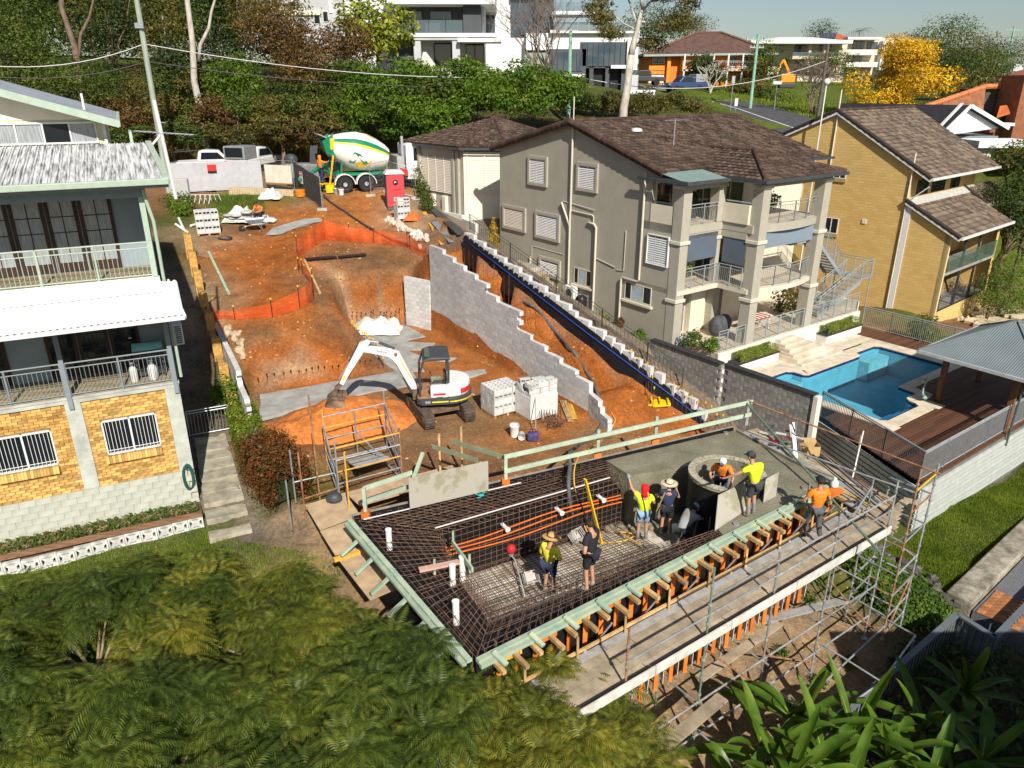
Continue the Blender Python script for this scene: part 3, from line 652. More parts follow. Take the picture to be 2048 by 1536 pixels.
# ---------------------------------------------------------------- rendered house on the right
grey=mat('grey_render',(.36,.335,.27),.85,.05,1.2,bump=.06,bscale=50);greyd=mat('grey_trim',(.38,.355,.29),.8,.06,3);cream=mat('cream_render',(.66,.60,.47),.8,.06,1.5);shut=mat('shutter_cream',(.74,.66,.54),.5,.04,3);sliw=mat('shutter_white',(.76,.74,.72),.5,.04,3)
gut=mat('charcoal_gutter',(.055,.06,.065),.5);ledge=mat('ledge_paint',(.58,.54,.44),.8,.05,3);rsteel=mat('rail_grey',(.27,.30,.30),.5,.1,5)
tilef=mat('balcony_tile',(.55,.47,.36),.6,.1,2)
gh=thing('house','three-storey grey-beige rendered house with columns, balconies and brown tiled roof','house',GH.o)
fr=GH;gx=-3.2
def gw(x,y,z): return GH.w(x,y,z)
def gzl(x,y): p=gw(x,y,0);return gz(p.x,p.y)-GH.o.z
# gable wall with its openings cut out
def wall_x(x,t,ys,ye,z0,z1,holes,name,m,parent):
    """wall on plane x=const from ys to ye with rectangular holes (y0,y1,z0,z1)"""
    cy=sorted({ys,ye,*[h[0] for h in holes],*[h[1] for h in holes]});mb=MB(fr)
    for i in range(len(cy)-1):
        a,b_=cy[i],cy[i+1];hs=sorted([h for h in holes if h[0]<=a+1e-6 and h[1]>=b_-1e-6],key=lambda h:h[2]);z=z0
        for h in hs:
            if h[2]>z: mb.box(x,x+t,a,b_,z,h[2])
            z=h[3]
        if z<z1: mb.box(x,x+t,a,b_,z,z1)
    o=mb.B(name,m,parent);
    return o
eav=7.62
holes=[(2.3,3.62,5.6,7.5)]
gwall=wall_x(gx,.22,2.2,15.64,-2.2,eav,holes,'gable_wall',grey,gh)
MB(fr).add([(gx,3.2,eav),(gx,15.64,eav),(gx,15.64,8.1),(gx,9.3,9.66),(gx,3.2,7.84),(gx+.22,3.2,eav),(gx+.22,15.64,eav),(gx+.22,15.64,8.1),(gx+.22,9.3,9.66),(gx+.22,3.2,7.84)],[(4,3,2,1,0),(5,6,7,8,9),(0,1,6,5),(1,2,7,6),(4,0,5,9)]).B('gable_top',grey,gh)
bx(gx,gx+.9,2.2,15.6,-2.2,.0).B('plinth',grey,gh)
for (a,b_,c,d) in((11.21,12.89,6.37,7.93),(7.25,8.84,6.48,7.89),(13.08,15.29,3.65,5.03),(10.07,12.2,3.57,5.04),(9.94,11.8,1.52,2.6)):
    louvre(fr,gh,gx,a+.16,b_-.16,c+.16,d-.16,sliw if a<13 or c>6 else shut,greyd,cols=2)
louvre(fr,gh,gx,2.34,3.62,3.68,5.02,white,white,cols=3,fw=.03,pitch=.1)
for a,b_,c,d in((7.45,8.85,1.62,2.5),(3.2,5.0,1.62,2.5)):
    w=MB(fr).box(gx-.03,gx,a,a+.05,c,d).box(gx-.03,gx,b_-.05,b_,c,d).box(gx-.03,gx,a+.05,b_-.05,d-.05,d).box(gx-.03,gx,a+.05,b_-.05,c,c+.05).box(gx-.03,gx,a+(b_-a)*.3-.02,a+(b_-a)*.3+.02,c+.05,d-.05).box(gx-.03,gx,a+(b_-a)*.75-.02,a+(b_-a)*.75+.02,c+.05,d-.05).B('window',ledge,gh)
    MB(fr).box(gx-.012,gx-.004,a+.05,a+(b_-a)*.3,c,d).box(gx-.012,gx-.004,a+(b_-a)*.75,b_-.05,c,d).B('pane',glass,w)
    bl_=MB(fr)
    for k in range(9): bl_.box(gx-.02,gx-.005,a+(b_-a)*.3+.03,a+(b_-a)*.75-.03,c+.07+k*.09,c+.14+k*.09)
    bl_.B('blind',mat('blue_blind',(.42,.5,.56),.5),w,kind='stuff')
    MB(fr).box(gx-.14,gx,a-.12,b_+.1,c-.14,c-.02).B('sill',ledge,gh,bevel=.01)
def pipe(pts,r=.05,m=ledge,name='downpipe'): return MB(fr).tube(pts,r,8).B(name,m,gh,auto=40)
pipe([(gx-.09,9.18,9.9),(gx-.09,9.18,5.4),(gx-.1,9.2,5.2),(gx-.1,9.18,-.6)],.055)
MB(fr).tube([(gx-.09,9.15,9.7),(gx-.09,9.15,10.95)],.03,8).B('vent_pipe',ledge,gh)
pipe([(gx-.1,9.9,5.75),(gx-.1,9.82,5.6),(gx-.1,9.3,4.75),(gx-.1,9.22,4.6)],.055)
pipe([(gx-.02,9.9,5.8),(gx-.06,7.4,5.66)],.02);pipe([(gx-.06,9.1,5.42),(gx-.06,7.5,5.38),(gx-.06,7.42,5.3),(gx-.06,7.42,4.9)],.03)
pipe([(gx-.02,7.85,4.95),(gx-.08,7.75,4.98),(gx-.1,7.3,4.95),(gx-.1,7.16,4.8),(gx-.1,7.16,-.7)],.06)
pipe([(gx-.1,4.0,7.75),(gx-.1,4.0,2.75),(gx-.1,4.1,2.66),(gx-.1,5.1,2.68),(gx-.1,5.2,2.6),(gx-.1,5.2,-.4)],.055)
pipe([(gx-.04,5.1,4.95),(gx-.04,5.12,3.0),(gx-.04,5.6,2.95)],.018);pipe([(gx-.04,7.1,3.25),(gx-.04,5.75,3.05)],.02);pipe([(gx-.02,12.5,3.02),(gx-.02,9.75,2.99)],.015);pipe([(gx-.03,12.5,3.0),(gx-.03,12.5,1.3)],.015)
pipe([(gx-.06,12.6,2.4),(gx-.06,12.6,1.4)],.045)
# body behind
bx(gx+.22,9.5,4.2,4.35,-1,eav).box(9.3,9.5,4.35,15.6,-1,eav).box(gx+.22,9.3,15.4,15.6,-1,eav).box(gx+.3,9.2,4.5,15.3,7.4,7.5).B('wall',cream,gh)
bx(gx+.22,gx+.5,3.62,4.2,-.9,eav).B('wall_return',cream,gh)
# slabs with bowed fronts
def bow(y0,d,x0=.0,x1=4.9,n=10): return [(x0+(x1-x0)*k/n,y0-d*mS(PI*k/n)) for k in range(n+1)]
def slab_poly(yl,y0,d): return [(gx,4.2),(gx,yl),(-.35,yl),(-.35,y0)]+bow(y0,d)+[(5.0,y0),(5.0,4.2)]
MB(fr).prism(slab_poly(1.65,-.05,.45),2.42,2.64).B('balcony_slab',ledge,gh);MB(fr).prism(slab_poly(1.8,.1,.38),2.645,2.66).B('balcony_floor',tilef,gh)
MB(fr).prism(slab_poly(1.7,.02,.3),5.22,5.58).B('balcony_slab',greyd,gh);MB(fr).prism(slab_poly(1.8,.15,.2),5.585,5.6).B('balcony_floor',tilef,gh)
bx(gx,-.35,1.72,1.95,4.98,5.2).box(-.34,-.12,.3,1.72,4.9,5.2).B('beam',greyd,gh)
MB(fr).prism([(gx-.1,4.2),(gx-.1,1.55),(-.4,1.55),(-.4,-.15),(5.2,-.15),(5.2,4.2)],7.42,7.5).B('soffit',cream,gh)
bx(gx-.02,-.4,1.58,1.78,7.2,7.44).box(-.4,5.1,-.14,.06,7.25,7.44).B('beam',greyd,gh)
def column(x,y,z0,z1,w=.27,parent=gh,bands=(2.15,4.85,7.3)):
    c=MB(fr).box(x-w,x+w,y-w,y+w,z0,z1).B('column',greyd,parent)
    for bz in bands:
        if z0<bz<z1: MB(fr).box(x-w-.07,x+w+.07,y-w-.07,y+w+.07,bz-.08,bz+.08).B('band',ledge,c,bevel=.015)
    return c
column(0,0,-.05,7.42,.28);column(4.72,0,-.05,7.42,.28);column(-2.95,1.95,-.9,7.42,.27);column(-.55,1.95,5.6,7.42,.24,bands=(7.25,));column(-.45,1.9,2.66,5.0,.14,bands=(4.85,));column(.35,2.45,0,2.42,.26,bands=())
# balcony fronts
bx(gx,gx+.14,2.25,3.7,5.6,6.42).B('half_wall',cream,gh);bx(-.42,-.28,.28,1.7,5.6,6.46).B('half_wall',cream,gh)
pipe([(gx+.05,2.4,6.52),(gx+.05,3.6,6.52)],.035,rsteel,'handrail');pipe([(-.35,.3,6.56),(-.35,1.6,6.56)],.035,rsteel,'handrail')
railing(gh,gw(gx+.55,1.72,5.6),gw(-.8,1.72,5.6),.9,rsteel,posts=3)
railing(gh,gw(gx+.05,1.72,2.66),gw(-.38,1.72,2.66),.95,rsteel,posts=4);railing(gh,gw(-.36,1.66,2.66),gw(-.36,.3,2.66),.95,rsteel,posts=3)
def bow_rail(y0,d,z,h,x0=.3,x1=4.6,posts=5):
    n=posts-1;P=[(x0+(x1-x0)*k/n,y0-d*mS(PI*k/n)) for k in range(n+1)]
    for k in range(n): railing(gh,gw(*P[k],z),gw(*P[k+1],z),h,rsteel,posts=2)
bow_rail(.05,.42,2.66,.95);bow_rail(.12,.28,5.6,.9)
# blinds
blnd=mat('blind_fabric',(.10,.125,.16),.55,.06,1.2)
bx(-2.62,-.6,1.72,1.735,3.95,5.15).B('blind',blnd,gh);bx(.32,4.4,-.03,-.015,4.45,5.38).B('blind',mat('blind_light',(.20,.25,.31),.5,.06,1.2),gh);bx(-.3,-.285,.32,1.6,3.7,4.92).B('blind',blnd,gh)
# doors and openings on the back wall
for a,b_,c,d in((-2.7,-1.2,5.62,7.3),(.4,1.6,5.62,7.3),(2.0,4.2,5.62,7.3),(-2.7,-.8,2.68,4.9),(.8,2.2,2.68,4.9),(2.6,4.6,2.68,4.9),(-2.2,-1.1,.05,2.2),(.9,1.8,.05,2.2),(3.6,4.4,.05,2.2)):
    f=MB(fr).box(a,a+.06,4.12,4.2,c,d).box(b_-.06,b_,4.12,4.2,c,d).box(a+.06,b_-.06,4.12,4.2,d-.06,d).box((a+b_)/2-.03,(a+b_)/2+.03,4.13,4.2,c,d-.06).B('sliding_door',ledge,gh);MB(fr).box(a+.06,(a+b_)/2-.03,4.16,4.17,c,d-.06).box((a+b_)/2+.03,b_-.06,4.16,4.17,c,d-.06).B('pane',glass,f)
bx(gx+.22,gx+.26,2.75,3.5,5.7,7.3).B('side_door',glass,gh)
bx(-1.0,.3,2.6,4.2,0,2.42).B('store_wall',cream,gh);bx(1.9,3.4,3.0,4.2,0,2.4).B('store_wall',cream,gh)
bx(-2.4,-1.6,3.0,3.05,.02,2.1).B('louvre_door',white,gh);bx(gx+.22,-2.4,3.0,3.1,-.5,2.42).B('wall_return',cream,gh);bx(-1.6,-1.0,2.98,3.1,.0,2.42).B('wall_return',cream,gh)
bx(-1.58,-1.1,2.93,2.96,.05,2.05).B('door',mat('grey_door',(.14,.14,.14),.5),gh)
# roofs
P_=.3
def zr(y): return 7.86+(y-2.9)*P_
sl_=V((0,1,P_)).normalized();L=math.hypot(9.3-2.9,(9.3-2.9)*P_)
tile_plane(fr,gh,(gx-.25,2.9,zr(2.9)),(1,0,0),sl_,[(0,0),(13.2,0),(13.2,L),(0,L)],tl_o,tl_i,200,under=tl_u)
MB(fr).slab([(gx-.25,9.3,zr(9.3)),(9.95,9.3,zr(9.3)),(9.95,16.2,8.1),(gx-.25,16.2,8.1)],.1).B('roof_back',tl_i,gh)
ridge_caps(fr,gh,(gx-.25,9.3,zr(9.3)+.05),(9.95,9.3,zr(9.3)+.05),rcap)
ridge_caps(fr,gh,(gx-.2,2.8,zr(2.8)+.02),(gx-.2,9.3,zr(9.3)+.03),rcap,r=.17,L=.4);ridge_caps(fr,gh,(gx-.2,16.2,8.12),(gx-.2,9.3,zr(9.3)+.03),rcap,r=.17,L=.4)
MB(fr).bar((gx-.28,2.85,zr(2.85)-.1),(gx-.28,9.3,zr(9.3)-.1),.03,.16).bar((gx-.28,16.2,8.0),(gx-.28,9.3,zr(9.3)-.1),.03,.16).B('barge',tl_u,gh)
bx(5.2,10,2.78,2.9,zr(2.9)-.1,zr(2.9)+.02).B('gutter',gut,gh)
# front wing: hipped
he=7.62;pw=.29;wx0,wx1,wy0=-.62,5.6,-.55;cx=(wx0+wx1)/2;hz=he+(cx-wx0)*pw;yr=wy0+(cx-wx0)
ym=(hz-7.86)/P_+2.9;ym0=max(wy0+.5,(he-7.86)/P_+2.9+.6)
s1=V((1,0,pw)).normalized();l1=(V((cx,0,hz))-V((wx0,0,he))).length
tile_plane(fr,gh,(wx0,ym0+1.2,he),(0,-1,0),s1,[(0,0),(ym0+1.2-wy0,0),(ym0+1.2-yr,l1),(ym0+1.2-ym,l1)],tl_o,tl_i,60,under=tl_u)
s2=V((0,1,pw)).normalized()
tile_plane(fr,gh,(wx0,wy0,he),(1,0,0),s2,[(0,0),(wx1-wx0,0),(cx-wx0,l1)],tl_o,tl_i,40,under=tl_u)
MB(fr).slab([(wx1,wy0,he),(wx1,ym0+1.2,he),(cx,ym,hz),(cx,yr,hz)],.08).B('roof_side',tl_i,gh)
ridge_caps(fr,gh,(wx0,wy0,he+.06),(cx,yr,hz+.06),rcap);ridge_caps(fr,gh,(wx1,wy0,he+.06),(cx,yr,hz+.06),rcap);ridge_caps(fr,gh,(cx,yr,hz+.05),(cx,ym,hz+.05),rcap)
bx(wx0-.1,wx1+.1,wy0-.12,wy0,he-.12,he+.03).box(wx0-.12,wx0,wy0,3.0,he-.12,he+.03).box(wx1,wx1+.12,wy0,3.0,he-.12,he+.03).B('gutter',gut,gh)
# green steel awning roof over the left balcony
gm_=mat('green_steel',(.20,.27,.24),.5,.1,2);mb=MB(fr)
for k in range(36): 
    xx=gx-.3+k*.078;mb.slab([(xx,1.3,7.56),(xx+.076,1.3,7.56),(xx+.076,3.1,7.88),(xx,3.1,7.88)],.02+.012*(k%2))
mb.B('awning_roof',gm_,gh);bx(gx-.42,wx0-.14,1.18,1.3,7.46,7.6).box(gx-.42,gx-.3,1.3,4.2,7.46,7.62).B('gutter',gut,gh)
# roof fittings
MB(fr).tube([(.2,5.6,zr(5.6)),(.2,5.6,zr(5.6)+1.25)],.025,6).tube([(-.5,5.6,zr(5.6)+1.2),(1.2,5.6,zr(5.6)+1.2)],.018,5).B('antenna',steelg,gh)
an=MB(fr)
for k in range(9): an.tube([(-.4+k*.17,5.35,zr(5.6)+1.21),(-.4+k*.17,5.85,zr(5.6)+1.21)],.01,4)
an.B('antenna_elements',steelg,gh,kind='stuff')
MB(fr).lathe([(zr(7.6)+.03,.3),(zr(7.6)+.14,.28),(zr(7.6)+.19,.15),(zr(7.6)+.2,.01)],16,'z',(-.4,7.6,0)).B('skylight',mat('skylight',(.6,.62,.6),.3),gh,auto=50)
# garage wing with a hipped roof
ga=[(-3.1,26.4),(-2.7,20.3),(-.7,18.75),(4.5,18.75),(4.5,26.4)]
MB(fr).prism(ga,2.0,7.75).B('garage_wall',greyd,gh)
ap=V((1.0,22.2,9.45));ov=[(-3.6,27.0),(-3.15,20.05),(-.8,18.2),(5,18.2),(5,27)]
pts=[V((x,y,7.9)) for x,y in ov]
mb=MB(fr)
for k in range(3):
    a,b_=pts[k],pts[k+1];u=(b_-a).normalized();w_=(b_-a).length
    e=ap-a;au=e.dot(u);s=(e-u*au);ls=s.length
    tile_plane(fr,gh,a,u,s,[(0,0),(w_,0),(au,ls)],tl_o,tl_i,0,under=tl_u)
    ridge_caps(fr,gh,b_+U(.05),ap+U(.05),rcap)
mb.add([pts[3],pts[4],ap,pts[0]],[(0,1,2),(1,3,2)]).B('roof_back',tl_i,gh)
MB(fr).prism([(x,y) for x,y in ov],7.72,7.86).B('gutter',gut,gh)
def shutter_panel(a,b_,z0,z1,parent,m,cols=4,pitch=.1):
    a=V((*a,0));b_=V((*b_,0));u=(b_-a).normalized();nrm=V((u.y,-u.x,0));L_=(b_-a).length
    mb=MB(fr);n=int((z1-z0)/pitch)
    for c in range(cols):
        p=a+u*(L_*c/cols+.03);q=a+u*(L_*(c+1)/cols-.03)
        for k in range(n):
            z=z0+k*pitch;mb.add([p+nrm*.07+U(z),q+nrm*.07+U(z),q+nrm*.02+U(z+pitch*.9),p+nrm*.02+U(z+pitch*.9)],[(0,1,2,3)])
    o=mb.B('shutters',m,parent,kind='stuff');f=MB(fr)
    for c in range(cols+1): p=a+u*(L_*c/cols)+nrm*.05;f.bar(p+U(z0),p+U(z1),.06,.06)
    f.B('shutter_frame',m,parent)
MB(fr).bar((-2.72,20.22,7.5),(-.72,18.68,7.5),.18,.2).B('cornice',ledge,gh)
MB(fr).bar((-2.745,20.21,5.0),(-.745,18.66,5.0),.02,4.6).B('bay_wall',mat('bay_cream',(.74,.68,.55),.8,.04,2),gh)
shutter_panel((-2.55,20.1),(-.82,18.75),5.0,7.35,gh,shut,2);shutter_panel((-3.05,25.0),(-2.8,21.4),4.9,7.2,gh,shut,4)
for yy in(20.8,21.25,25.2,25.7): x_=-2.7-(yy-20.3)*.0656;bx(x_-.16,x_+.05,yy-.14,yy+.14,3.2,7.6).B('pilaster',greyd,gh)
for yy in(22.3,23.7): x_=-2.7-(yy-20.3)*.0656;bx(x_-.2,x_+.05,yy-.25,yy+.25,3.4,4.7).B('planter_box',shut,gh,bevel=.05)
MB(fr).bar((-3.45,28,2.4),(-2.85,20.2,2.4),.2,2.6).bar((-2.85,20.25,2.2),(-3.3,18.0,2.2),.2,2.6).B('white_block_wall',mat('white_block',(.66,.64,.58),.9,.15,3,bump=.2,bscale=12),gh)
# ---------------------------------------------------------------- patio, steps, planters
trav=mat('travertine',(.60,.50,.37),.75,.2,1.6,obj=.12,bump=.05,col2=(.68,.60,.48));blackst=mat('black_coping',(.035,.035,.04),.6,.3,5);whw=mat('white_wall',(.70,.66,.58),.85,.1,2)
pt=thing('patio','raised tiled patio with pale front wall under the grey house balconies','patio',gw(3,1,-1))
MB(fr).prism([(-2.3,4.2),(-2.3,-.3),(9.6,-.3),(9.6,4.2)],-.3,0).B('floor',tilef,pt);bx(-2.3,9.6,-.36,-.16,-2.2,-.02).box(9.5,9.7,-.16,3,-2.2,.5).B('front_wall',whw,pt)
for a,b_,n in((-2.2,-.32,4),(.32,2.4,3),(2.45,4.4,3),(5.05,7.2,3),(7.25,9.5,3)): railing(pt,gw(a,-.2,.0),gw(b_,-.2,.0),1.0,rsteel,posts=n)
dz_=-.95
st=thing('steps','pale stone steps fanning down from the patio to the pool paving','steps',gw(3.5,-1,dz_))
for k in range(6): 
    z1_=-.12-k*.15;MB(fr).box(2.0-.07*k,3.3+.36*k,-.40-.3*(k+1),-.37,z1_-.147,z1_).B('step',trav,st,bevel=.012)
for nm,xa,xb in(('nearer the blockwork wall',-1.55,1.55),('beyond the stone steps',5.6,8.9)):
    p=thing('planter','white planter with black coping holding a clipped hedge, '+nm,'planter',gw((xa+xb)/2,-.7,dz_));MB(fr).box(xa,xb,-.95,-.38,-1.4,-.55).B('wall',whw,p);MB(fr).box(xa-.03,xb+.03,-.99,-.36,-.545,-.48).B('coping',blackst,p)
# ---------------------------------------------------------------- swimming pool next door
fr=GH;DZ=-.95
POOL=[(-1.2,-2.1),(.55,-2.1),(.75,-2.3),(.8,-2.8),(1.0,-3.0),(5.3,-3.0),(5.5,-2.8),(5.6,-2.6),(7.3,-2.6),(7.5,-2.8),(7.5,-6.2),(2.95,-6.2),(2.8,-7.1),(1.9,-7.1),(1.7,-7.3),(1.65,-7.6),(1.45,-7.85),(-1.0,-7.85),(-1.2,-7.65)]
sw=thing('swimming_pool','blue swimming pool with pale stone surround beside the grey house','pool',gw(3,-5,DZ))
def shrink(poly,d):
    r=[];n=len(poly);A=sum(poly[i][0]*poly[(i+1)%n][1]-poly[(i+1)%n][0]*poly[i][1] for i in range(n));sg=1 if A>0 else -1
    for i in range(n):
        p0,p1,p2=V(poly[i-1]),V(poly[i]),V(poly[(i+1)%n]);a=(p1-p0).normalized();b_=(p2-p1).normalized()
        n1=V((-a.y,a.x))*sg;n2=V((-b_.y,b_.x))*sg;m=(n1+n2);m=m/max(.5,m.length_squared/ (1) )*1.0 if m.length>1e-6 else n1
        k=d/max(.35,(1+n1.dot(n2))/2)**.5;q=p1+(n1+n2).normalized()*k;r.append((q.x,q.y))
    return r
pw_=mat('pool_wall',(.05,.30,.42),.5,.15,3);lip=mat('waterline_tile',(.015,.02,.09),.4)
n=len(POOL);mb=MB(fr)
mb.add([(x,y,DZ-.02) for x,y in POOL]+[(x,y,DZ-.16) for x,y in POOL],[(k,(k+1)%n,n+(k+1)%n,n+k) for k in range(n)]);mb.B('waterline_tiles',lip,sw)
mb=MB(fr);mb.add([(x,y,DZ-.16) for x,y in POOL]+[(x,y,DZ-1.35) for x,y in POOL],[(k,(k+1)%n,n+(k+1)%n,n+k) for k in range(n)]+[tuple(range(2*n-1,n-1,-1))]);mb.B('shell',mat('pool_shell',(.12,.38,.50),.6,.12,1.5),sw)
for q in((-1.1,.7,-2.95,-2.15),(5.6,7.45,-3.4,-2.65)): bx(*q,DZ-1.3,DZ-.35).B('bench',mat('pool_bench',(.17,.45,.54),.6),sw)
for k in range(3): bx(-.9+.1*k,1.6,-7.8,-7.1+.35*(2-k)-.3,DZ-1.3,DZ-.32-.25*(2-k)).B('step',mat('pool_step',(.07,.22,.42),.5),sw)
wm,t,b=nodes('pool_water');b.inputs['Base Color'].default_value=(.45,.85,.95,1);b.inputs['Roughness'].default_value=.02;b.inputs['IOR'].default_value=1.33;b.inputs['Transmission Weight'].default_value=1
tc=t.nodes.new('ShaderNodeTexCoord');nzw=t.nodes.new('ShaderNodeTexNoise');nzw.inputs['Scale'].default_value=7;nzw.inputs['Detail'].default_value=3;lk(t,tc.outputs['Object'],nzw.inputs[0]);bp=t.nodes.new('ShaderNodeBump');bp.inputs['Strength'].default_value=.25;bp.inputs['Distance'].default_value=.03;lk(t,nzw.outputs[0],bp.inputs['Height'])
tr=t.nodes.new('ShaderNodeBsdfTransparent');tr.inputs[0].default_value=(.78,.95,.98,1);gl=t.nodes.new('ShaderNodeBsdfGlossy');gl.inputs['Roughness'].default_value=.03;fz=t.nodes.new('ShaderNodeLayerWeight');fz.inputs[0].default_value=.12;lk(t,bp.outputs[0],fz.inputs['Normal']);lk(t,bp.outputs[0],gl.inputs['Normal']);ms=t.nodes.new('ShaderNodeMixShader');lk(t,fz.outputs[0],ms.inputs[0]);lk(t,tr.outputs[0],ms.inputs[1]);lk(t,gl.outputs[0],ms.inputs[2]);lk(t,ms.outputs[0],t.nodes['Material Output'].inputs[0])
MB(fr).add([(x,y,DZ-.12) for x,y in POOL],[tuple(range(n)) if geometry.normal([V((*p,0)) for p in POOL]).z>0 else tuple(range(n))[::-1]]).B('water',wm,sw)
# paving: single slabs outside the pool outline
pv=thing('paving','pale travertine paving slabs around the blue pool','paving',gw(1,-2,DZ))
pme=box_(-.297,.297,-.297,.297,-.06,0).mesh('paving_slab',trav)
def near_pool(x,y,d):
    return inpoly(x,y,POOL) or min(((V((x,y))-V(a)).length if (lambda u,l:not 0<u<l)((V((x,y))-V(a)).dot((V(b_)-V(a)).normalized()),(V(b_)-V(a)).length) else abs((V((x,y))-V(a)).cross((V(b_)-V(a)).normalized()))) for a,b_ in zip(POOL,POOL[1:]+POOL[:1]))<d
RM=GH.M.to_3x3();P0=V((1,-2,DZ))
for i in range(-6,18):
    for j in range(-14,0):
        x,y=i*.6+.3,j*.6+.2
        if not(-1.95<x<8.2 and -6.2<y<-.45) and not(-1.9<x<2.4 and -8.3<y<-6.2): continue
        if x<-1.6-(-1.6+1.3)*0 and y>-1: continue
        if near_pool(x,y,.42): continue
        inst(pme,'paving_slab',pv,RM@(V((x,y,DZ+ru(-.001,.001)))-P0),(0,0,GH.rz))
cop=shrink(POOL,-.5);mb=MB(fr)
for k in range(n):
    a,b_=POOL[k],POOL[(k+1)%n];c,d=cop[(k+1)%n],cop[k]
    q=[(*a,DZ+.01),(*b_,DZ+.01),(*c,DZ+.01),(*d,DZ+.01)]
    mb.slab(q if geometry.normal([V(p) for p in q]).z>0 else q[::-1],.07)
mb.B('coping',mat('coping_stone',(.62,.53,.40),.75,.15,1.6),pv)
# timber deck
dk=thing('deck','dark brown timber deck around the pavilion and pool','deck',gw(3,-9,DZ))
dkm=mat('merbau',(.105,.048,.026),.6,.3,3,obj=.28,stretch=(.25,3,3));bme=box_(-.5,.5,-.0675,.0675,-.04,0).mesh('deck_board',dkm);D0=V((3,-9,DZ))
def left_edge(y): return -2.8+( -y-5.95)*-.417 if y<-5.95 else -2.8
def board(x0,x1,y):
    if x1-x0<.1: return
    inst(bme,'deck_board',dk,RM@(V(((x0+x1)/2,y,DZ-.005))-D0),(0,0,GH.rz),(x1-x0-.006,1,1))
y=-11.02
while y<-.45:
    segs=[]
    if y<-8.38: segs=[(left_edge(y)+.05,10)]
    elif y<-6.55: segs=[(left_edge(y)+.05,-1.75)]+([(2.35,10)] if y<-7.65 else [(3.35,10)])
    else: segs=[(8.15,9.95)] if y>-7 else []
    for a,b_ in segs:
        x=a
        while x<b_-.2:
            L_=min(b_-x,ru(2.2,4.4));L_=b_-x if b_-x-L_<.5 else L_;board(x,x+L_,y);x+=L_
    y+=.141
MB(fr).prism([(-2.7,-6.1),(-4.8,-11.05),(10,-11.05),(10,-6.3),(3.3,-6.75),(3.3,-7.6),(2.3,-7.6),(2.3,-8.32),(-1.7,-8.32),(-1.7,-6.1)],DZ-.12,DZ-.05).box(8.15,9.95,-6.2,-.45,DZ-.14,DZ-.055).B('frame',mat('deck_frame',(.06,.035,.025),.8),dk)
bx(-4.85,10,-11.16,-11.1,DZ-.2,DZ-.01).B('fascia',dkm,dk)
# pool fences
pf=thing('pool_fence','grey vertical-bar pool fence along the outer edge of the timber deck','fence',gw(2,-11,DZ));gal=mat('fence_grey',(.36,.38,.40),.45,.1,4,metal=.3)
xs=[-4.9+1.62*k for k in range(10)]
for a,b_ in zip(xs,xs[1:]): railing(pf,gw(a,-11.05,DZ),gw(b_,-11.05,DZ),1.12,gal,posts=2,gap=.075,rails=(1.04,.08),name='fence_panel',r=.03,bal=.011)
pf=thing('pool_fence','grey pool fence panels between the blockwork wall and the deck corner','fence',gw(-4,-8,DZ))
for k in range(3):
    a=V((-2.85,-6.0)).lerp(V((-4.9,-11.05)),k/3);b_=V((-2.85,-6.0)).lerp(V((-4.9,-11.05)),(k+1)/3);railing(pf,gw(*a,DZ),gw(*b_,DZ),1.12,gal,posts=2,gap=.09,rails=(1.04,.08),name='fence_panel',r=.03,bal=.011)
pf=thing('pool_fence','grey pool fence in front of the yellow brick house','fence',gw(10,-3,DZ))
for k in range(4): railing(pf,gw(9.95,-.4-1.6*k,DZ),gw(9.95,-2.0-1.6*k,DZ),1.15,gal,posts=2,gap=.1,rails=(1.05,.08),name='fence_panel',r=.025,bal=.01)
# horizontal board wall under the deck
bw_=thing('board_wall','white horizontal-board wall under the timber deck beside the lawn','wall',gw(2,-11.2,-2.4));wbm=mat('white_board',(.44,.47,.44),.7,.1,4,obj=.05)
for k in range(9):
    z1_=-1.16-k*.2;MB(fr).box(-4.95,10,-11.27,-11.195,z1_-.145,z1_).B('board',wbm,bw_)
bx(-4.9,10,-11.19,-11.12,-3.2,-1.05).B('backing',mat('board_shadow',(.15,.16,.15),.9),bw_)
bw_=thing('board_wall','white board wall under the deck edge facing the scaffold','wall',gw(-4,-8.5,-2.4))
for k in range(9):
    z1_=-1.16-k*.2;a=V((-2.75,-5.9,0));b_=V((-4.98,-11.23,0));u=(b_-a).normalized();nn=V((u.y,-u.x,0));
    if nn.x>0: nn=-nn
    MB(fr).bar(a+nn*.03+U(z1_-.07),b_+nn*.03+U(z1_-.07),.06,.145).B('board',wbm,bw_)
# old blockwork boundary wall with black coping
ow=thing('blockwork_wall','weathered grey blockwork retaining wall with black coping below the pool terrace','wall',gw(-5,-1,-2))
obm=mat('old_block',(.27,.265,.25),.95,.45,1.8,obj=.16,bump=.25,bscale=40,col2=(.40,.39,.36),stretch=(1,1,.5));obl=box_(-.195,.195,-.095,.095,-.095,.095).mesh('block',obm)
O0=V((-5,-1,-2));cnt=0;rest=MB(fr)
for yA,yB,ztop,xo in((1.3,-2.6,.75,0),(-2.6,-6.75,.68,.3)):
    r=0
    while True:
        z=ztop-.1-r*.2
        if z<-2.6: break
        k=0
        while True:
            y=yA-.2-k*.4-(.2 if r%2 else 0);k+=1
            if y-.1<yB: break
            x=-5.0+xo
            if z<gzl(x-.3,y)-.35: continue
            cnt+=1
            if cnt<=300: inst(obl,'block',ow,RM@(V((x+ru(-.004,.004),y,z))-O0),(0,0,GH.rz+PI/2))
            else: rest.box(x-.095,x+.095,y-.195,y+.195,z-.095,z+.095)
        r+=1
    MB(fr).box(-5.16+xo,-4.83+xo,yB-.03,yA,ztop,ztop+.09).B('coping',blackst,ow,bevel=.012)
    MB(fr).box(-5.06+xo,-4.92+xo,yB,yA,-3.3,ztop-.01).B('core',concd,ow)
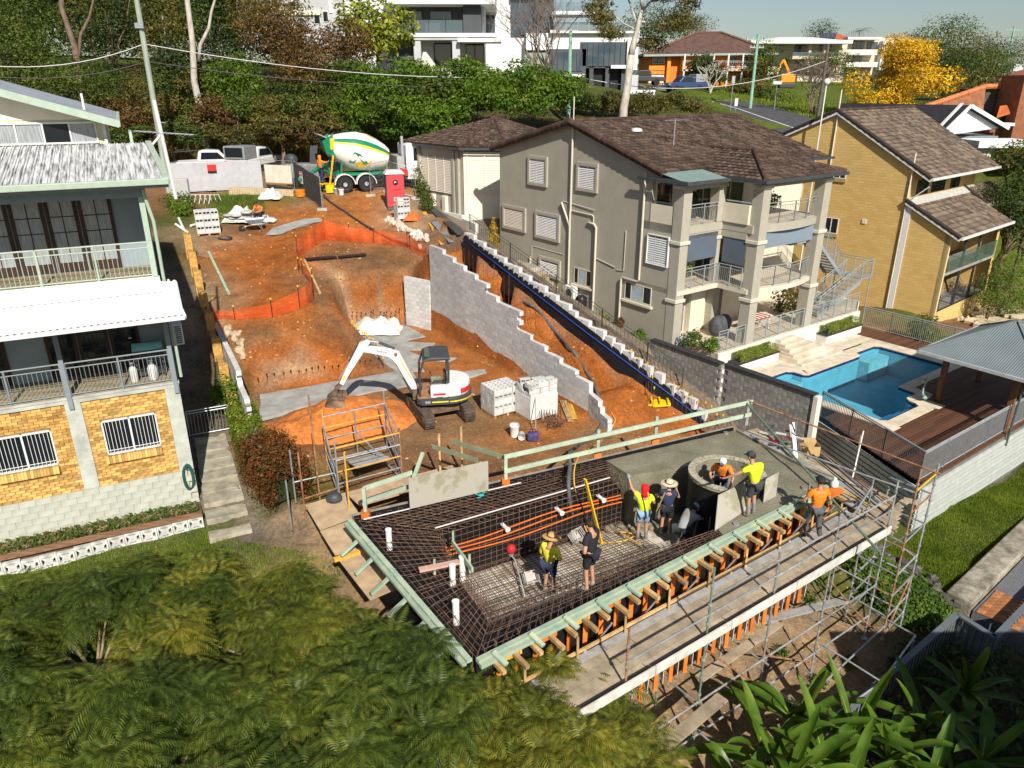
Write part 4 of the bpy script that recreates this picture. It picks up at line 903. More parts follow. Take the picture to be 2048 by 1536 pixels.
if rest.v: rest.B('blocks',obm,ow,kind='stuff')
bx(-4.85,-4.55,-6.95,-6.77,-3.0,.7).B('end_pier',mat('pale_pier',(.66,.63,.55),.9,.1,3),ow)
# pavilion
pa=thing('pavilion','open pavilion with grey corrugated hip roof on timber posts by the pool','pavilion',gw(4,-9.5,DZ))
ez=1.42;A=V((4.1,-9.75,2.75));C=[V((1.35,-7.4,ez)),V((1.2,-12.1,ez)),V((7.0,-12.1,ez)),V((7.0,-7.4,ez))]
prm=mat('pavilion_steel',(.20,.235,.245),.45,.08,1,metal=.2)
for k in range(4):
    a,b_=C[k],C[(k+1)%4];u=(b_-a);W_=u.length;u=u.normalized();e=A-a;au=e.dot(u);s=e-u*au;H_=s.length;s=s/H_;nn=u.cross(s);nn=nn if nn.z>0 else -nn
    mb=MB(fr);N_=int(W_/.045);prev=None
    for i in range(N_+1):
        q=W_*i/N_;top=H_*(q/au if q<au else (W_-q)/(W_-au));o_=nn*(.016 if i%2 else 0)
        cur=(a+u*q+o_,a+u*q+s*top+o_)
        if prev: mb.add([prev[0],cur[0],cur[1],prev[1]],[(0,1,2,3)])
        prev=cur
    mb.slab([a-nn*.03,b_-nn*.03,A-nn*.03] if u.cross(s).z>0 else [b_-nn*.03,a-nn*.03,A-nn*.03],.05)
    mb.B('roof_sheet',prm,pa)
    MB(fr).bar(a+U(.03),A+U(.03),.14,.04).B('hip_cap',prm,pa)
    MB(fr).bar(a+U(-.05),b_+U(-.05),.12,.13).B('gutter',mat('pavilion_gutter',(.45,.47,.47),.5),pa)
pwd=mat('pavilion_post',(.19,.085,.035),.6,.3,4,stretch=(3,3,.3))
for x,y in((2.75,-8.0),(1.75,-11.0),(6.5,-8.0),(6.5,-11.2)): bx(x-.1,x+.1,y-.1,y+.1,DZ,ez+.15).B('post',pwd,pa)
MB(fr).tube([(1.35,-11.9,1.3),(1.4,-11.35,1.0),(1.45,-11.28,-1.4)],.045,8).B('downpipe',mat('pipe_green',(.07,.10,.09),.5),pa)
t=thing('bar_table','long timber bar table in the pavilion shade','table',gw(5,-10.4,DZ));bx(3.6,6.2,-10.9,-10.2,.0,.07).B('top',pwd,t)
for x in(3.8,6.0): bx(x-.05,x+.05,-10.6,-10.5,DZ,0).B('leg',pwd,t)
for k in range(4):
    x=3.7+k*.62;s=thing('bar_stool','slatted timber bar stool number from the pool end along the pavilion railing'.replace('number',('first','second','third','fourth')[k]),'stool',gw(x,-10.75,DZ),GH.rz,'bar stools by the deck railing')
    for dx in(-.16,.16):
        for dy in(-.16,.16): MB(fr).bar((x+dx*1.2,-10.75+dy*1.2,DZ),(x+dx,-10.75+dy,-.25),.035,.035).B('leg',pwd,s)
    MB(fr).box(x-.2,x+.2,-10.95,-10.55,-.25,-.21).B('seat',pwd,s);MB(fr).box(x-.2,x+.2,-10.96,-10.93,-.21,.1).B('backrest',pwd,s)
# egret statue
t=thing('statue','pale green metal egret statue at the pool corner','statue',gw(2.1,-7.7,DZ));eg=mat('verdigris',(.24,.32,.28),.55,.2,8)
MB(fr).lathe([(-.34,.015),(-.28,.07),(-.1,.13),(.12,.12),(.3,.05),(.42,.01)],12,'x',(2.25,-7.75,DZ+.22)).B('body',eg,t,smooth=True)
MB(fr).tube([(2.0,-7.72,DZ+.28),(1.88,-7.7,DZ+.45),(1.92,-7.68,DZ+.65),(2.08,-7.66,DZ+.82),(2.1,-7.66,DZ+.95),(2.0,-7.66,DZ+1.02)],[.07,.045,.035,.032,.035,.04],10).tube([(2.0,-7.66,DZ+1.02),(1.72,-7.66,DZ+.98)],[.035,.006],8).B('neck',eg,t,smooth=True)
for dx in(-.05,.08): MB(fr).tube([(2.2+dx,-7.75,DZ),(2.2+dx,-7.75,DZ+.2)],.018,6).B('leg',eg,t)
# steel stairs beside the house
ss=thing('stairs','grey galvanised steel stairs zigzagging down beside the grey house','stairs',gw(7,1.5,0))
def flight(a,b_,w_,n_):
    a=V(a);b_=V(b_)
    for k in range(n_):
        p=a.lerp(b_,(k+.5)/n_);MB(fr).box(p.x-.15,p.x+.15,p.y-w_/2,p.y+w_/2,p.z-.02,p.z+.02).B('tread',rsteel,ss)
    for s in(-1,1):
        o=V((0,s*w_/2,0));MB(fr).bar(a+o+U(-.08),b_+o+U(-.08),.05,.2).B('stringer',rsteel,ss)
        railing(ss,fr.M@(a+o+U(.05)),fr.M@(b_+o+U(.05)),.95,rsteel,posts=4,gap=.12)
flight((7.4,2.0,3.9),(10.3,2.0,1.6),1.0,11);flight((10.3,.8,1.45),(6.5,.8,.1),1.0,9)
bx(10.3,11.4,.3,2.5,1.5,1.55).B('landing',rsteel,ss)
for x,y in((11.35,.35),(11.35,2.45),(10.35,2.45),(7.4,2.4)): MB(fr).tube([(x,y,-1.2),(x,y,1.5)],.04,6).B('post',rsteel,ss)
railing(ss,gw(11.38,.3,1.55),gw(11.38,2.5,1.55),.95,rsteel,posts=3);railing(ss,gw(10.3,2.48,1.55),gw(11.35,2.48,1.55),.95,rsteel,posts=2);railing(ss,gw(10.3,.32,1.55),gw(11.35,.32,1.55),.95,rsteel,posts=2);bx(5.0,7.4,1.5,2.5,3.82,3.88).B('landing',rsteel,ss);railing(ss,gw(5.0,1.52,3.88),gw(7.4,1.52,3.88),.95,rsteel,posts=3)
# balcony clutter
t=thing('covered_barbecue','barbecue under a black cover on the top balcony','barbecue',gw(-.9,3.2,5.6));MB(fr).lathe([(5.6,.28),(6.3,.32),(6.6,.3),(6.8,.16),(6.84,.02)],10,'z',(-.9,3.2,0)).B('cover',mat('black_cover',(.02,.02,.022),.6),t,auto=60)
t=thing('covered_furniture','garden furniture under a grey cover on the patio','furniture',gw(.2,1.5,0));MB(fr).sphere((-.05,1.5,.45),(.6,.5,.55),12,0,8).sphere((.8,1.9,.4),(.5,.4,.42),10).B('cover',mat('grey_cover',(.07,.075,.085),.8,.3,4),t,smooth=True)
t=thing('patio_table','patio table under a red and white striped cloth','table',gw(2.1,.9,0));bx(1.3,2.9,.6,1.3,.68,.72).B('top',mat('table_white',(.7,.66,.62),.7),t)
for k in range(5): bx(1.32+k*.32,1.46+k*.32,.585,1.315,.6,.728).B('stripe',mat('table_red',(.35,.06,.05),.8),t)
for x in(1.4,2.8):
    for y in(.7,1.2): MB(fr).box(x-.03,x+.03,y-.03,y+.03,0,.68).B('leg',white,t)
# ---------------------------------------------------------------- yellow brick house
fr=YH;yb=brickmat('cream_brick',((.66,.45,.17),(.58,.385,.135)),(.50,.34,.13),.48,.172,.012)
yh=thing('house','tall yellow brick house with stepped brown tiled roofs behind the pool','house',YH.o)
def yw(x,y,z): return YH.w(x,y,z)
def uvwall(m,pts,u,v=U(1)):
    o=V(pts[0]);m.add(pts,[tuple(range(len(pts)))],0,[[((V(p)-o).dot(u),(V(p)).dot(v)) for p in pts]])
m=MB(fr)
uvwall(m,[(0,12.5,-2),(0,0,-2),(0,0,4.9),(0,2.8,6.45),(0,2.8,8.35),(0,7.8,11.25),(0,12.5,9.3)],V((0,-1,0)))
uvwall(m,[(0,0,-2),(8.4,0,-2),(8.4,0,.15),(0,0,.15)],V((1,0,0)));uvwall(m,[(8.4,0,-2),(8.4,0,4.9),(8.0,0,4.9),(8.0,0,-2)][::-1],V((1,0,0)))
uvwall(m,[(0,2.2,-2),(8.4,2.2,-2),(8.4,2.2,4.9),(0,2.2,4.9)],V((1,0,0)));uvwall(m,[(0,2.8,6.2),(10.4,2.8,6.2),(10.4,2.8,8.4),(0,2.8,8.4)],V((1,0,0)))
uvwall(m,[(8.4,0,-2),(8.4,12,-2),(8.4,12,6),(8.4,0,4.9)],V((0,1,0)));uvwall(m,[(10.4,2.8,2),(10.4,12,2),(10.4,12,9),(10.4,2.8,8.4)],V((0,1,0)))
m.B('wall',yb,yh);bx(.0,.2,-.012,.3,-2,4.85).B('corner_pier',mat('cream_trim',(.62,.50,.26),.8,.06,3),yh)
bx(.2,8.0,-.05,.1,-2.2,.2).B('base_wall',mat('yellow_render',(.60,.45,.17),.85,.08,2),yh)
yt_o=mat('flat_tile',(.13,.095,.07),.88,.35,4,obj=.45,col2=(.20,.15,.11));yt_i=mat('flat_tile_joined',(.13,.095,.07),.88,.35,4,isl=.45,col2=(.20,.15,.11))
def yroof(x0,x1,ya,za,yb_,zb,single):
    s=V((0,yb_-ya,zb-za));L_=s.length;u=tile_plane(fr,yh,(x0,ya,za),(1,0,0),s,[(0,0),(x1-x0,0),(x1-x0,L_),(0,L_)],yt_o,yt_i,single,w=.36,pitch=.38,under=tl_u)
    ridge_caps(fr,u,(x0+.02,ya,za+.04),(x0+.02,yb_,zb+.04),tl_u,r=.12,L=.45);MB(fr).bar((x0-.03,ya,za-.12),(x0-.03,yb_,zb-.12),.04,.16).B('barge',white,u)
    MB(fr).box(x0,x1,ya-.12,ya,za-.12,za+.03).B('gutter',mat('white_gutter',(.62,.62,.6),.5),u);return u
yroof(-.15,10.9,1.65,7.85,7.85,11.4,150);yroof(-.15,8.6,-.55,4.75,2.8,6.5,150);yroof(8.7,13.5,1.2,5.6,2.8,6.6,0)
ur=MB(fr).slab([(-.15,7.85,11.4),(10.9,7.85,11.4),(10.9,13.2,9.0),(-.15,13.2,9.0)],.1).B('roof_back',yt_i,yh);ridge_caps(fr,ur,(-.15,13.2,9.05),(-.15,7.85,11.45),tl_u,r=.12,L=.45);MB(fr).bar((-.18,13.2,8.9),(-.18,7.85,11.28),.04,.16).B('barge',white,ur);ridge_caps(fr,ur,(-.15,7.85,11.45),(10.9,7.85,11.45),rcap)
MB(fr).slab([(.0,2.3,6.3),(10.3,2.3,6.3),(10.3,2.75,6.62),(0,2.75,6.62)],.04).B('flashing',mat('lead_flashing',(.45,.44,.40),.6),yh)
for a,b_,c,d in((6.75,7.54,7.4,7.99),(6.73,7.69,3.96,4.96),(9.5,10.3,6.0,6.8)):
    f=MB(fr).box(-.04,.0,a,a+.05,c,d).box(-.04,0,b_-.05,b_,c,d).box(-.04,0,a+.05,b_-.05,d-.05,d).box(-.04,0,a+.05,b_-.05,c,c+.05).box(-.04,0,(a+b_)/2-.025,(a+b_)/2+.025,c+.05,d-.05).B('window',white,yh);MB(fr).box(-.015,-.005,a+.05,b_-.05,c+.05,d-.05).B('pane',glass,f);MB(fr).box(-.09,0,a-.06,b_+.06,c-.2,c-.04).B('sill',mat('sill_brick_y',(.42,.28,.1),.9,.2,12),f)
for a,b_ in((1.0,2.6),(3.2,5.2),(6.2,7.6)): 
    f=MB(fr).box(a,a+.07,2.74,2.8,6.7,7.6).box(b_-.07,b_,2.74,2.8,6.7,7.6).box(a+.07,b_-.07,2.74,2.8,7.53,7.6).B('window',dkmetal,yh);MB(fr).box(a+.07,b_-.07,2.77,2.785,6.7,7.53).B('pane',glass,f)
for yy,zt in((7.85,12.6),(2.82,9.2)): MB(fr).tube([(-.06,yy,-1.5 if yy<5 else 5.6),(-.06,yy,zt)],.05,8).B('downpipe',mat('pipe_pale',(.60,.55,.44),.6),yh)
bx(-.07,-.01,2.45,2.75,-1.8,6.4).B('white_strip',white,yh);bx(-.05,0,5.0,5.25,4.85,5.1).B('vent',white,yh)
MB(fr).tube([(-.1,2.7,6.5),(-.12,1.7,7.4)],.04,6).B('downpipe',white,yh)
# its balconies
for z,rl in((2.55,'g'),(.2,'m')):
    MB(fr).box(.2,8.4,-.02,2.2,z-.16,z).B('balcony_slab',mat('balcony_conc',(.3,.29,.27),.8),yh)
    for x in(2.8,5.2): MB(fr).box(x-.06,x+.06,.0,.12,z,z+2.3).B('post',dkmetal,yh)
    if rl=='g':
        gp=glassmat('green_glass',(.10,.16,.13),.05,.45) if 'green_glass' not in MATS else MATS['green_glass']
        for k in range(4): MB(fr).box(.3+k*2,2.2+k*2,-.04,-.02,z+.05,z+1.0).B('glass_panel',gp,yh)
    else: railing(yh,yw(.3,-.02,z),yw(8.0,-.02,z),1.0,dkmetal,posts=5,gap=.14)
    for a,b_ in((1.2,3.0),(4.2,6.4)): MB(fr).box(a,b_,2.14,2.19,z+.05,z+2.05).B('sliding_door',glass,yh)
t=thing('toy_car','red and yellow toy car on the yellow house balcony','toy',yw(.8,.4,2.56));bx(.5,1.1,.2,.6,2.62,2.95).B('body',mat('toy_red',(.5,.02,.02),.4),t,bevel=.06);bx(.55,1.05,.22,.58,3.3,3.38).B('roof',mat('toy_yellow',(.65,.45,.03),.4),t,bevel=.03)
for x in(.55,1.05):
    for y in(.25,.55): MB(fr).box(x-.03,x+.03,y-.03,y+.03,2.95,3.3).B('pillar',MATS['toy_yellow'],t);MB(fr).lathe([(-.04,.09),(.04,.09)],10,'y',(x,y,2.65)).B('wheel',dkmetal,t)
t=thing('lamp_post','slim white lamp post with a round white globe above the yellow house gable','lamp',g3(yw(-.6,8.6,0)));b0=yw(-.6,8.6,0);zt=12.9+YH.o.z;tube_([(b0.x,b0.y,gz(b0.x,b0.y)),(b0.x,b0.y,zt)],.045,8).B('post',white,t);sphere_((b0.x,b0.y,zt+.15),.2,12,0,8).B('globe',white,t,smooth=True)
# ---------------------------------------------------------------- lawn edge, kerb, fence line lower right
fr=GH
def rocks(name,label,pts,w_,h_,m,n_,cat='stone edge'):
    t=thing(name,label,cat,pts[0]);mes=[]
    for k in range(4):
        bm=bmesh.new();bmesh.ops.create_icosphere(bm,subdivisions=1,radius=.5)
        for v in bm.verts: v.co*=1+.28*noise.noise(v.co*2.3+V((k*7,0,0)))
        me=bpy.data.meshes.new('stone');bm.to_mesh(me);bm.free();me.materials.append(m);mes.append(me)
    tot=sum((pts[i+1]-pts[i]).length for i in range(len(pts)-1))
    for j in range(n_):
        d=tot*j/n_;i=0
        while d>(pts[i+1]-pts[i]).length and i<len(pts)-2: d-=(pts[i+1]-pts[i]).length;i+=1
        p=pts[i].lerp(pts[i+1],d/(pts[i+1]-pts[i]).length);p=V((p.x+ru(-w_,w_)/2,p.y+ru(-w_,w_)/2,0));p.z=gz(p.x,p.y)+ru(0,h_*.5)
        s=ru(.7,1.3);inst(rc(mes),'stone',t,p-V(pts[0]),(random.random()*6,random.random()*6,random.random()*6),(s*w_*.9,s*w_*.7,s*h_))
    return t
stm=mat('dark_stone',(.10,.09,.08),.95,.4,4,obj=.35,bump=.3,bscale=20)
rocks('stone_edging','dark rough stone edging between the lawn and the scaffold slope',[on(1712,1085),on(1760,1105),on(1830,1150),on(1890,1200),on(1915,1225)],.42,.32,stm,46)
kb=thing('kerb_wall','mottled concrete retaining kerb between the lawn and the gravel','kerb',on(1960,1140));k0,k1=on(1888,1200),on(2140,950)
ux=(k1-k0);ux.z=0;ux.normalize();vx=V((ux.y,-ux.x,0))
MB().prism([(k0.x,k0.y),(k1.x,k1.y),(k1.x+vx.x*.75,k1.y+vx.y*.75),(k0.x+vx.x*.75,k0.y+vx.y*.75)],-5.5,-3.72).B('kerb',mat('mottled_stone',(.30,.26,.19),.95,.5,2.2,bump=.4,bscale=14,col2=(.42,.38,.3)),kb,bevel=.05)
gv=thing('gravel_drive','grey gravel strip beyond the mottled kerb','drive',at(2010,1150,-4.2));a=k0+vx*.8;b_=k1+vx*.8;MB().prism([(a.x,a.y),(b_.x,b_.y),(b_.x+vx.x*3,b_.y+vx.y*3),(a.x+vx.x*3,a.y+vx.y*3)],-5,-3.95).B('gravel',mat('gravel',(.16,.165,.18),.95,.35,30,bump=.5,bscale=120),gv)
tp=thing('terracotta_paving','small patch of terracotta brick paving at the kerb corner','paving',at(1945,1185,-3.94));tm=mat('terracotta',(.36,.15,.06),.85,.3,6,obj=.25);tme=box_(-.11,.11,-.11,.11,-.04,.0).mesh('paver',tm)
c0=k0+vx*1.0+ux*.1
for i in range(7):
    for j in range(5): p=c0+ux*(i*.225)+vx*(j*.225);inst(tme,'paver',tp,V((p.x,p.y,-3.92))-at(1945,1185,-3.94),(0,0,math.atan2(ux.y,ux.x)))
sf=thing('steel_fence','blue-grey sheet fence with flat capping behind the banana plants','fence',at(1750,1350,-4));sfm=mat('blue_grey_steel',(.13,.15,.17),.5,.1,3)
F=[at(1640,1470,-3.6),at(1915,1228,-3.6),at(1990,1275,-3.6),at(2140,1120,-3.6)]
for a,b_ in zip(F,F[1:]):
    bar_(a,b_,.16,.06).B('capping',sfm,sf);d=(b_-a);n_=int(d.length/.1);mb=MB()
    u=d.normalized();s=V((u.y,-u.x,0))*.02
    for k in range(n_): p=a+d*k/n_;q=a+d*(k+1)/n_;o_=s*(1 if k%2 else -1);mb.add([p+o_+U(-.03),q+o_+U(-.03),q+o_-U(1.5),p+o_-U(1.5)],[(0,1,2,3)])
    mb.B('sheet',sfm,sf)
# ---------------------------------------------------------------- the pool under construction
BL=at(710,1040,0);BR=at(1470,860,0);FRp=at(1665,965,0);F1=at(1110,1240,0)
e_=(FRp-F1).normalized();n_out=V((e_.y,-e_.x,0))             # along the front edge, and out over the scaffold
FL=V((-.72,11.69,0))
ply=mat('form_ply',(.33,.27,.20),.85,.25,2,bump=.1);blackf=mat('black_formply',(.012,.011,.012),.5,.3,3);gtim=mat('green_timber',(.30,.43,.34),.85,.15,3,obj=.12,stretch=(1,1,1),col2=(.42,.48,.33));tim=mat('pine',(.42,.27,.12),.85,.25,4,obj=.25);otim=mat('orange_lvl',(.62,.16,.02),.75,.15,4,obj=.2);ytim=mat('yellow_timber',(.58,.32,.05),.8,.2,4,obj=.15)
wetc,t,b=nodes('fresh_concrete');N=t.nodes
tc=N.new('ShaderNodeTexCoord');n1=N.new('ShaderNodeTexNoise');n1.inputs['Scale'].default_value=1.1;n1.inputs['Detail'].default_value=8;n1.inputs['Roughness'].default_value=.7;lk(t,tc.outputs['Object'],n1.inputs[0]);rp=N.new('ShaderNodeValToRGB');rp.color_ramp.elements[0].position=.33;rp.color_ramp.elements[1].position=.7;rp.color_ramp.elements[0].color=(.15,.14,.09,1);rp.color_ramp.elements[1].color=(.245,.23,.16,1);lk(t,n1.outputs[0],rp.inputs[0]);lk(t,rp.outputs[0],b.inputs[0])
r2=N.new('ShaderNodeMapRange');r2.inputs['To Min'].default_value=.35;r2.inputs['To Max'].default_value=.8;lk(t,n1.outputs[0],r2.inputs[0]);lk(t,r2.outputs[0],b.inputs['Roughness'])
n2=N.new('ShaderNodeTexNoise');n2.inputs['Scale'].default_value=14;n2.inputs['Detail'].default_value=8;lk(t,tc.outputs['Object'],n2.inputs[0]);bp=N.new('ShaderNodeBump');bp.inputs['Strength'].default_value=.55;bp.inputs['Distance'].default_value=.06;lk(t,n2.outputs[0],bp.inputs['Height']);lk(t,bp.outputs[0],b.inputs['Normal'])
rebar=mat('rebar',(.12,.06,.036),.8,.4,8,isl=.35,col2=(.19,.12,.085));pvc=mat('white_pvc',(.72,.71,.68),.45,.05,4);orp=mat('orange_conduit',(.60,.13,.02),.5)
np_=thing('pool_shell','half-poured raised concrete pool with steel mesh, formwork and round spa','pool',BL)
A_=at(870,1058,0);B_=at(1243,950,0);B2=at(1388,930,0);C_=at(1438,1060,0);D_=at(985,1222,0)
FLOOR=-1.72
def poly2(*p): return [(q.x,q.y) for q in p]
# black form lining and basin floor
lining=MB()
lining.prism(poly2(BL,A_,D_,FL),-.62,-.5).prism(poly2(BL,at(1212,921,0),B_,A_),-.62,-.5).prism(poly2(D_,C_,at(1448,1072,0),FL),-.62,-.5)
lining.B('form_lining',blackf,np_)
mb=MB()
for p,q in((B_,A_),(A_,D_),(D_,C_)): mb.add([(p.x,p.y,-.5),(q.x,q.y,-.5),(q.x,q.y,FLOOR-.1),(p.x,p.y,FLOOR-.1)],[(0,1,2,3)])
mb.B('basin_lining',blackf,np_)
flm=mat('basin_floor',(.46,.40,.29),.9,.3,2.5,col2=(.58,.54,.45),lo=.4,hi=.6,stretch=(1,1,1))
MB().prism(poly2(A_,D_,C_,B2+V((.6,0,0)),B_),FLOOR-.12,FLOOR-.03).B('basin_floor',flm,np_)
sp=MB()
for k in range(7):
    a=A_.lerp(D_,.2+k*.11);b_=B_.lerp(C_,.2+k*.11);a=a.lerp(b_,.12+.03*k);b_=a.lerp(b_,.5)
    sp.bar(V((a.x,a.y,FLOOR-.02)),V((b_.x,b_.y,FLOOR-.02)),.09,.02)
sp.B('spacer_strips',mat('spacer_white',(.6,.6,.56),.7,.15,6),np_,kind='stuff')
# steel mesh: rails along a quad, both ways
def meshquad(mb,a,b_,c,d,sp_=.2,r=.0072,jit=.006):
    """bars over quad a-b-c-d (a-b and d-c along, a-d and b-c across)"""
    a,b_,c,d=map(V,(a,b_,c,d));n1=max(2,int(((b_-a).length+(c-d).length)/2/sp_));n2=max(2,int(((d-a).length+(c-b_).length)/2/sp_))
    J=lambda:V((ru(-jit,jit),ru(-jit,jit),ru(-jit,jit)))
    for k in range(n1+1): u=k/n1;mb.tube([a.lerp(b_,u)+J(),d.lerp(c,u)+J()],r,5,caps=False)
    for k in range(n2+1): u=k/n2;mb.tube([a.lerp(d,u)+J()+U(.012),b_.lerp(c,u)+J()+U(.012)],r,5,caps=False)
def zz(p,z): return V((p.x,p.y,z))
Q=at(1212,921,0);S2=at(1448,1072,0)
sk=.06
mb=MB()
for z,ds in((-.02,.19),(-.24,.27)):
    meshquad(mb,zz(BL.lerp(A_,.05),z),zz(A_,z),zz(D_,z),zz(FL.lerp(D_,.05),z),ds)
    meshquad(mb,zz(BL.lerp(A_,.05),z),zz(Q,z),zz(B_,z),zz(A_,z),ds)
    meshquad(mb,zz(D_,z),zz(C_,z),zz(S2,z),zz(FL.lerp(D_,.04),z),ds)
mb.B('top_mesh',rebar,np_,kind='stuff')
mb=MB();inn=lambda p,q,d:p+(V((q.y-p.y,-(q.x-p.x),0)).normalized()*d)
for off in(.08,):
    for p,q,sg in((B_,A_,1),(A_,D_,1),(D_,C_,1)):
        nr=V((q.y-p.y,-(q.x-p.x),0)).normalized();ce=(A_+C_)/2
        if (ce-(p+q)/2).dot(nr)<0: nr=-nr
        p2,q2=p+nr*off,q+nr*off;meshquad(mb,zz(p2,-.02),zz(q2,-.02),zz(q2,FLOOR),zz(p2,FLOOR),.17)
mb.B('wall_mesh',rebar,np_,kind='stuff')
mb=MB();meshquad(mb,zz(A_,FLOOR+.06),zz(B_,FLOOR+.06),zz(C_,FLOOR+.06),zz(D_,FLOOR+.06),.2,.008);meshquad(mb,zz(A_,FLOOR+.14),zz(B_,FLOOR+.14),zz(C_,FLOOR+.14),zz(D_,FLOOR+.14),.21,.009);mb.B('floor_mesh',rebar,np_,kind='stuff')
mb=MB()
for k in range(26):   # hooked bar ends along the back and front form
    u=k/26;p=BL.lerp(Q,u)+V((.0,-.03,0));mb.tube([zz(p,-.2),zz(p,.07),zz(p+(A_-BL)*.06,.09)],.009,5)
    p=FL.lerp(S2,u)-n_out*.12;mb.tube([zz(p,-.25),zz(p,.05),zz(p-n_out*.13,.06)],.009,5)
mb.B('bar_hooks',rebar,np_,kind='stuff')
# conduits, return fittings, white waterline strips
for z,dx in((-.55,.0),(-.68,.02),(-.85,.05)):
    pts=[zz(A_.lerp(B_,u)+V((.03,-.09-dx,0)),z+.07*mS(u*7+z*5)) for u in [i/14 for i in range(15)]];tube_(pts,.022,6).B('conduit',orp,np_)
for u in(.33,.62,.86):
    p=zz(A_.lerp(B_,u),-.45);nn=V((B_.y-A_.y,-(B_.x-A_.x),0)).normalized();tube_([p,p+nn*.3],.055,10).B('return_fitting',pvc,np_);tube_([p+nn*.3,p+nn*.34],.075,12).B('flange',pvc,np_)
bar_(zz(BL.lerp(Q,.03)+V((.02,-.12,0)),.03),zz(BL.lerp(Q,.62)+V((.05,-.14,0)),.03),.03,.02).B('waterline_strip',pvc,np_);bar_(zz(A_,.03),zz(A_.lerp(B_,.93),.03),.03,.02).B('waterline_strip',pvc,np_)
for px,py,h in((778,1078,.26),(905,1150,.25),(912,1225,.28),(925,1140,.35)):
    p=at(px,py,.0);tube_([zz(p,-.3),zz(p,h)],.075,12).B('pvc_stub',pvc,np_)
    tube_([zz(p,h),zz(p,h+.03)],.083,12).B('cap',pvc,np_)
# poured concrete
def rough_prism(name,poly,z0,z1,m,parent):
    bm=bmesh.new();vs=[bm.verts.new((x,y,z1)) for x,y in poly];f=bm.faces.new(vs)
    if f.normal.z<0 or True: bmesh.ops.recalc_face_normals(bm,faces=[f])
    r=bmesh.ops.extrude_face_region(bm,geom=[f]);
    for v in r['geom']:
        if isinstance(v,bmesh.types.BMVert): v.co.z=z0
    bmesh.ops.triangulate(bm,faces=bm.faces)
    for it in range(6):
        es=[e for e in bm.edges if e.calc_length()>.22]
        if not es: break
        bmesh.ops.subdivide_edges(bm,edges=es,cuts=1);bmesh.ops.triangulate(bm,faces=[f for f in bm.faces if len(f.verts)>3])
    bmesh.ops.recalc_face_normals(bm,faces=bm.faces)
    for v in bm.verts:
        n=noise.fractal(v.co*1.7,1,2,4)
        if v.co.z>z1-.01: v.co.z+=.018*n
        else: v.co.x+=.05*n;v.co.y+=.05*noise.fractal(v.co*1.7+V((9,0,0)),1,2,4)
    me=bpy.data.meshes.new(name);bmesh.ops.translate(bm,verts=bm.verts,vec=-V(BL));bm.to_mesh(me);bm.free();me.materials.append(m);me.polygons.foreach_set('use_smooth',[True]*len(me.polygons));me.set_sharp_from_angle(angle=R(50))
    o=bpy.data.objects.new(name,me);COL.objects.link(o);o.parent=parent;return o
SPC=V((6.1,18.66,0));RO,RI=1.08,.88
def arc(a0,a1,r,n=10): return [(SPC.x+r*mC(R(a0+(a1-a0)*k/n)),SPC.y+r*mS(R(a0+(a1-a0)*k/n))) for k in range(n+1)]
slab_pts=[(Q.x,Q.y),(BR.x-.08,BR.y-.05),(FRp.x-.1,FRp.y+.02),(S2.x,S2.y),(C_.x,C_.y)]+arc(248,-216+360-0,RI+.05,1)[:0]
tail=arc(240,120,RI+.06,8)   # the basin side of the spa stays open
slab_pts+=tail[:1]
slab_pts=[(Q.x,Q.y),(BR.x-.08,BR.y-.05),(FRp.x-.1,FRp.y+.02),(S2.x,S2.y),(C_.x,C_.y)]+arc(-115,150,RI+.04,16)+[(B2.x,B2.y),(B_.x+.25,B_.y-.03)]
rough_prism('poured_slab',slab_pts,-1.75,0,wetc,np_)
# sprayed wall foot spilling on the basin floor
mb=MB()
for k in range(60):
    u=random.random();p=B_.lerp(B2,u)+V((ru(-.5,.3),ru(-.45,.05),0));mb.sphere((p.x,p.y,FLOOR+.0),(ru(.1,.3),ru(.1,.3),ru(.04,.14)),7,0,5)
mb.B('concrete_spill',wetc,np_,smooth=True,kind='stuff')
# spa: ply drum form, concrete ring, inner bowl
MB().lathe([(FLOOR,RO-.03),(.3,RO-.03)],28,'z',(SPC.x,SPC.y,0),caps=False).B('spa_form',blackf,np_,smooth=True)
ring=MB();prof=[(.30,RO),(.37,RO-.02),(.385,RO-.1),(.37,RI+.02),(.30,RI),(-.55,RI-.05),(-.72,RI-.2),(-.75,.02)]
ring.lathe(prof,40,'z',(SPC.x,SPC.y,0),caps=False);sring=ring.B('spa_bowl',wetc,np_,auto=40)
rimm=mat('spa_rim',(.40,.36,.27),.85,.25,5,bump=.3,bscale=25)
rm=MB()
for k in range(40):
    a=2*PI*k/40+ru(-.02,.02);r=(RO+RI)/2;rm.bar((SPC.x+r*mC(a),SPC.y+r*mS(a),.39),(SPC.x+r*mC(a+.155),SPC.y+r*mS(a+.155),.39),.2,.03)
rm.B('spa_rim',rimm,np_)
for a in(60,85,105,150,20): 
    p=V((SPC.x+(RI-.03)*mC(R(a)),SPC.y+(RI-.03)*mS(R(a)),0));d=(SPC-p).normalized();tube_([zz(p,-.05),zz(p,-.05)+d*.12],.04,8).B('jet',blackf if a!=60 else pvc,np_)
for k in range(6):   # stakes braced against the drum
    a=200+k*18;p=V((SPC.x+(RO+.02)*mC(R(a)),SPC.y+(RO+.02)*mS(R(a)),0));q=V((SPC.x+(RO+.5)*mC(R(a+5)),SPC.y+(RO+.5)*mS(R(a+5)),0));bar_(zz(p,-.5-.1*(k%2)),zz(q,FLOOR),.04,.07).B('brace',mat('drab_timber',(.2,.16,.1),.9,.2,4),np_)
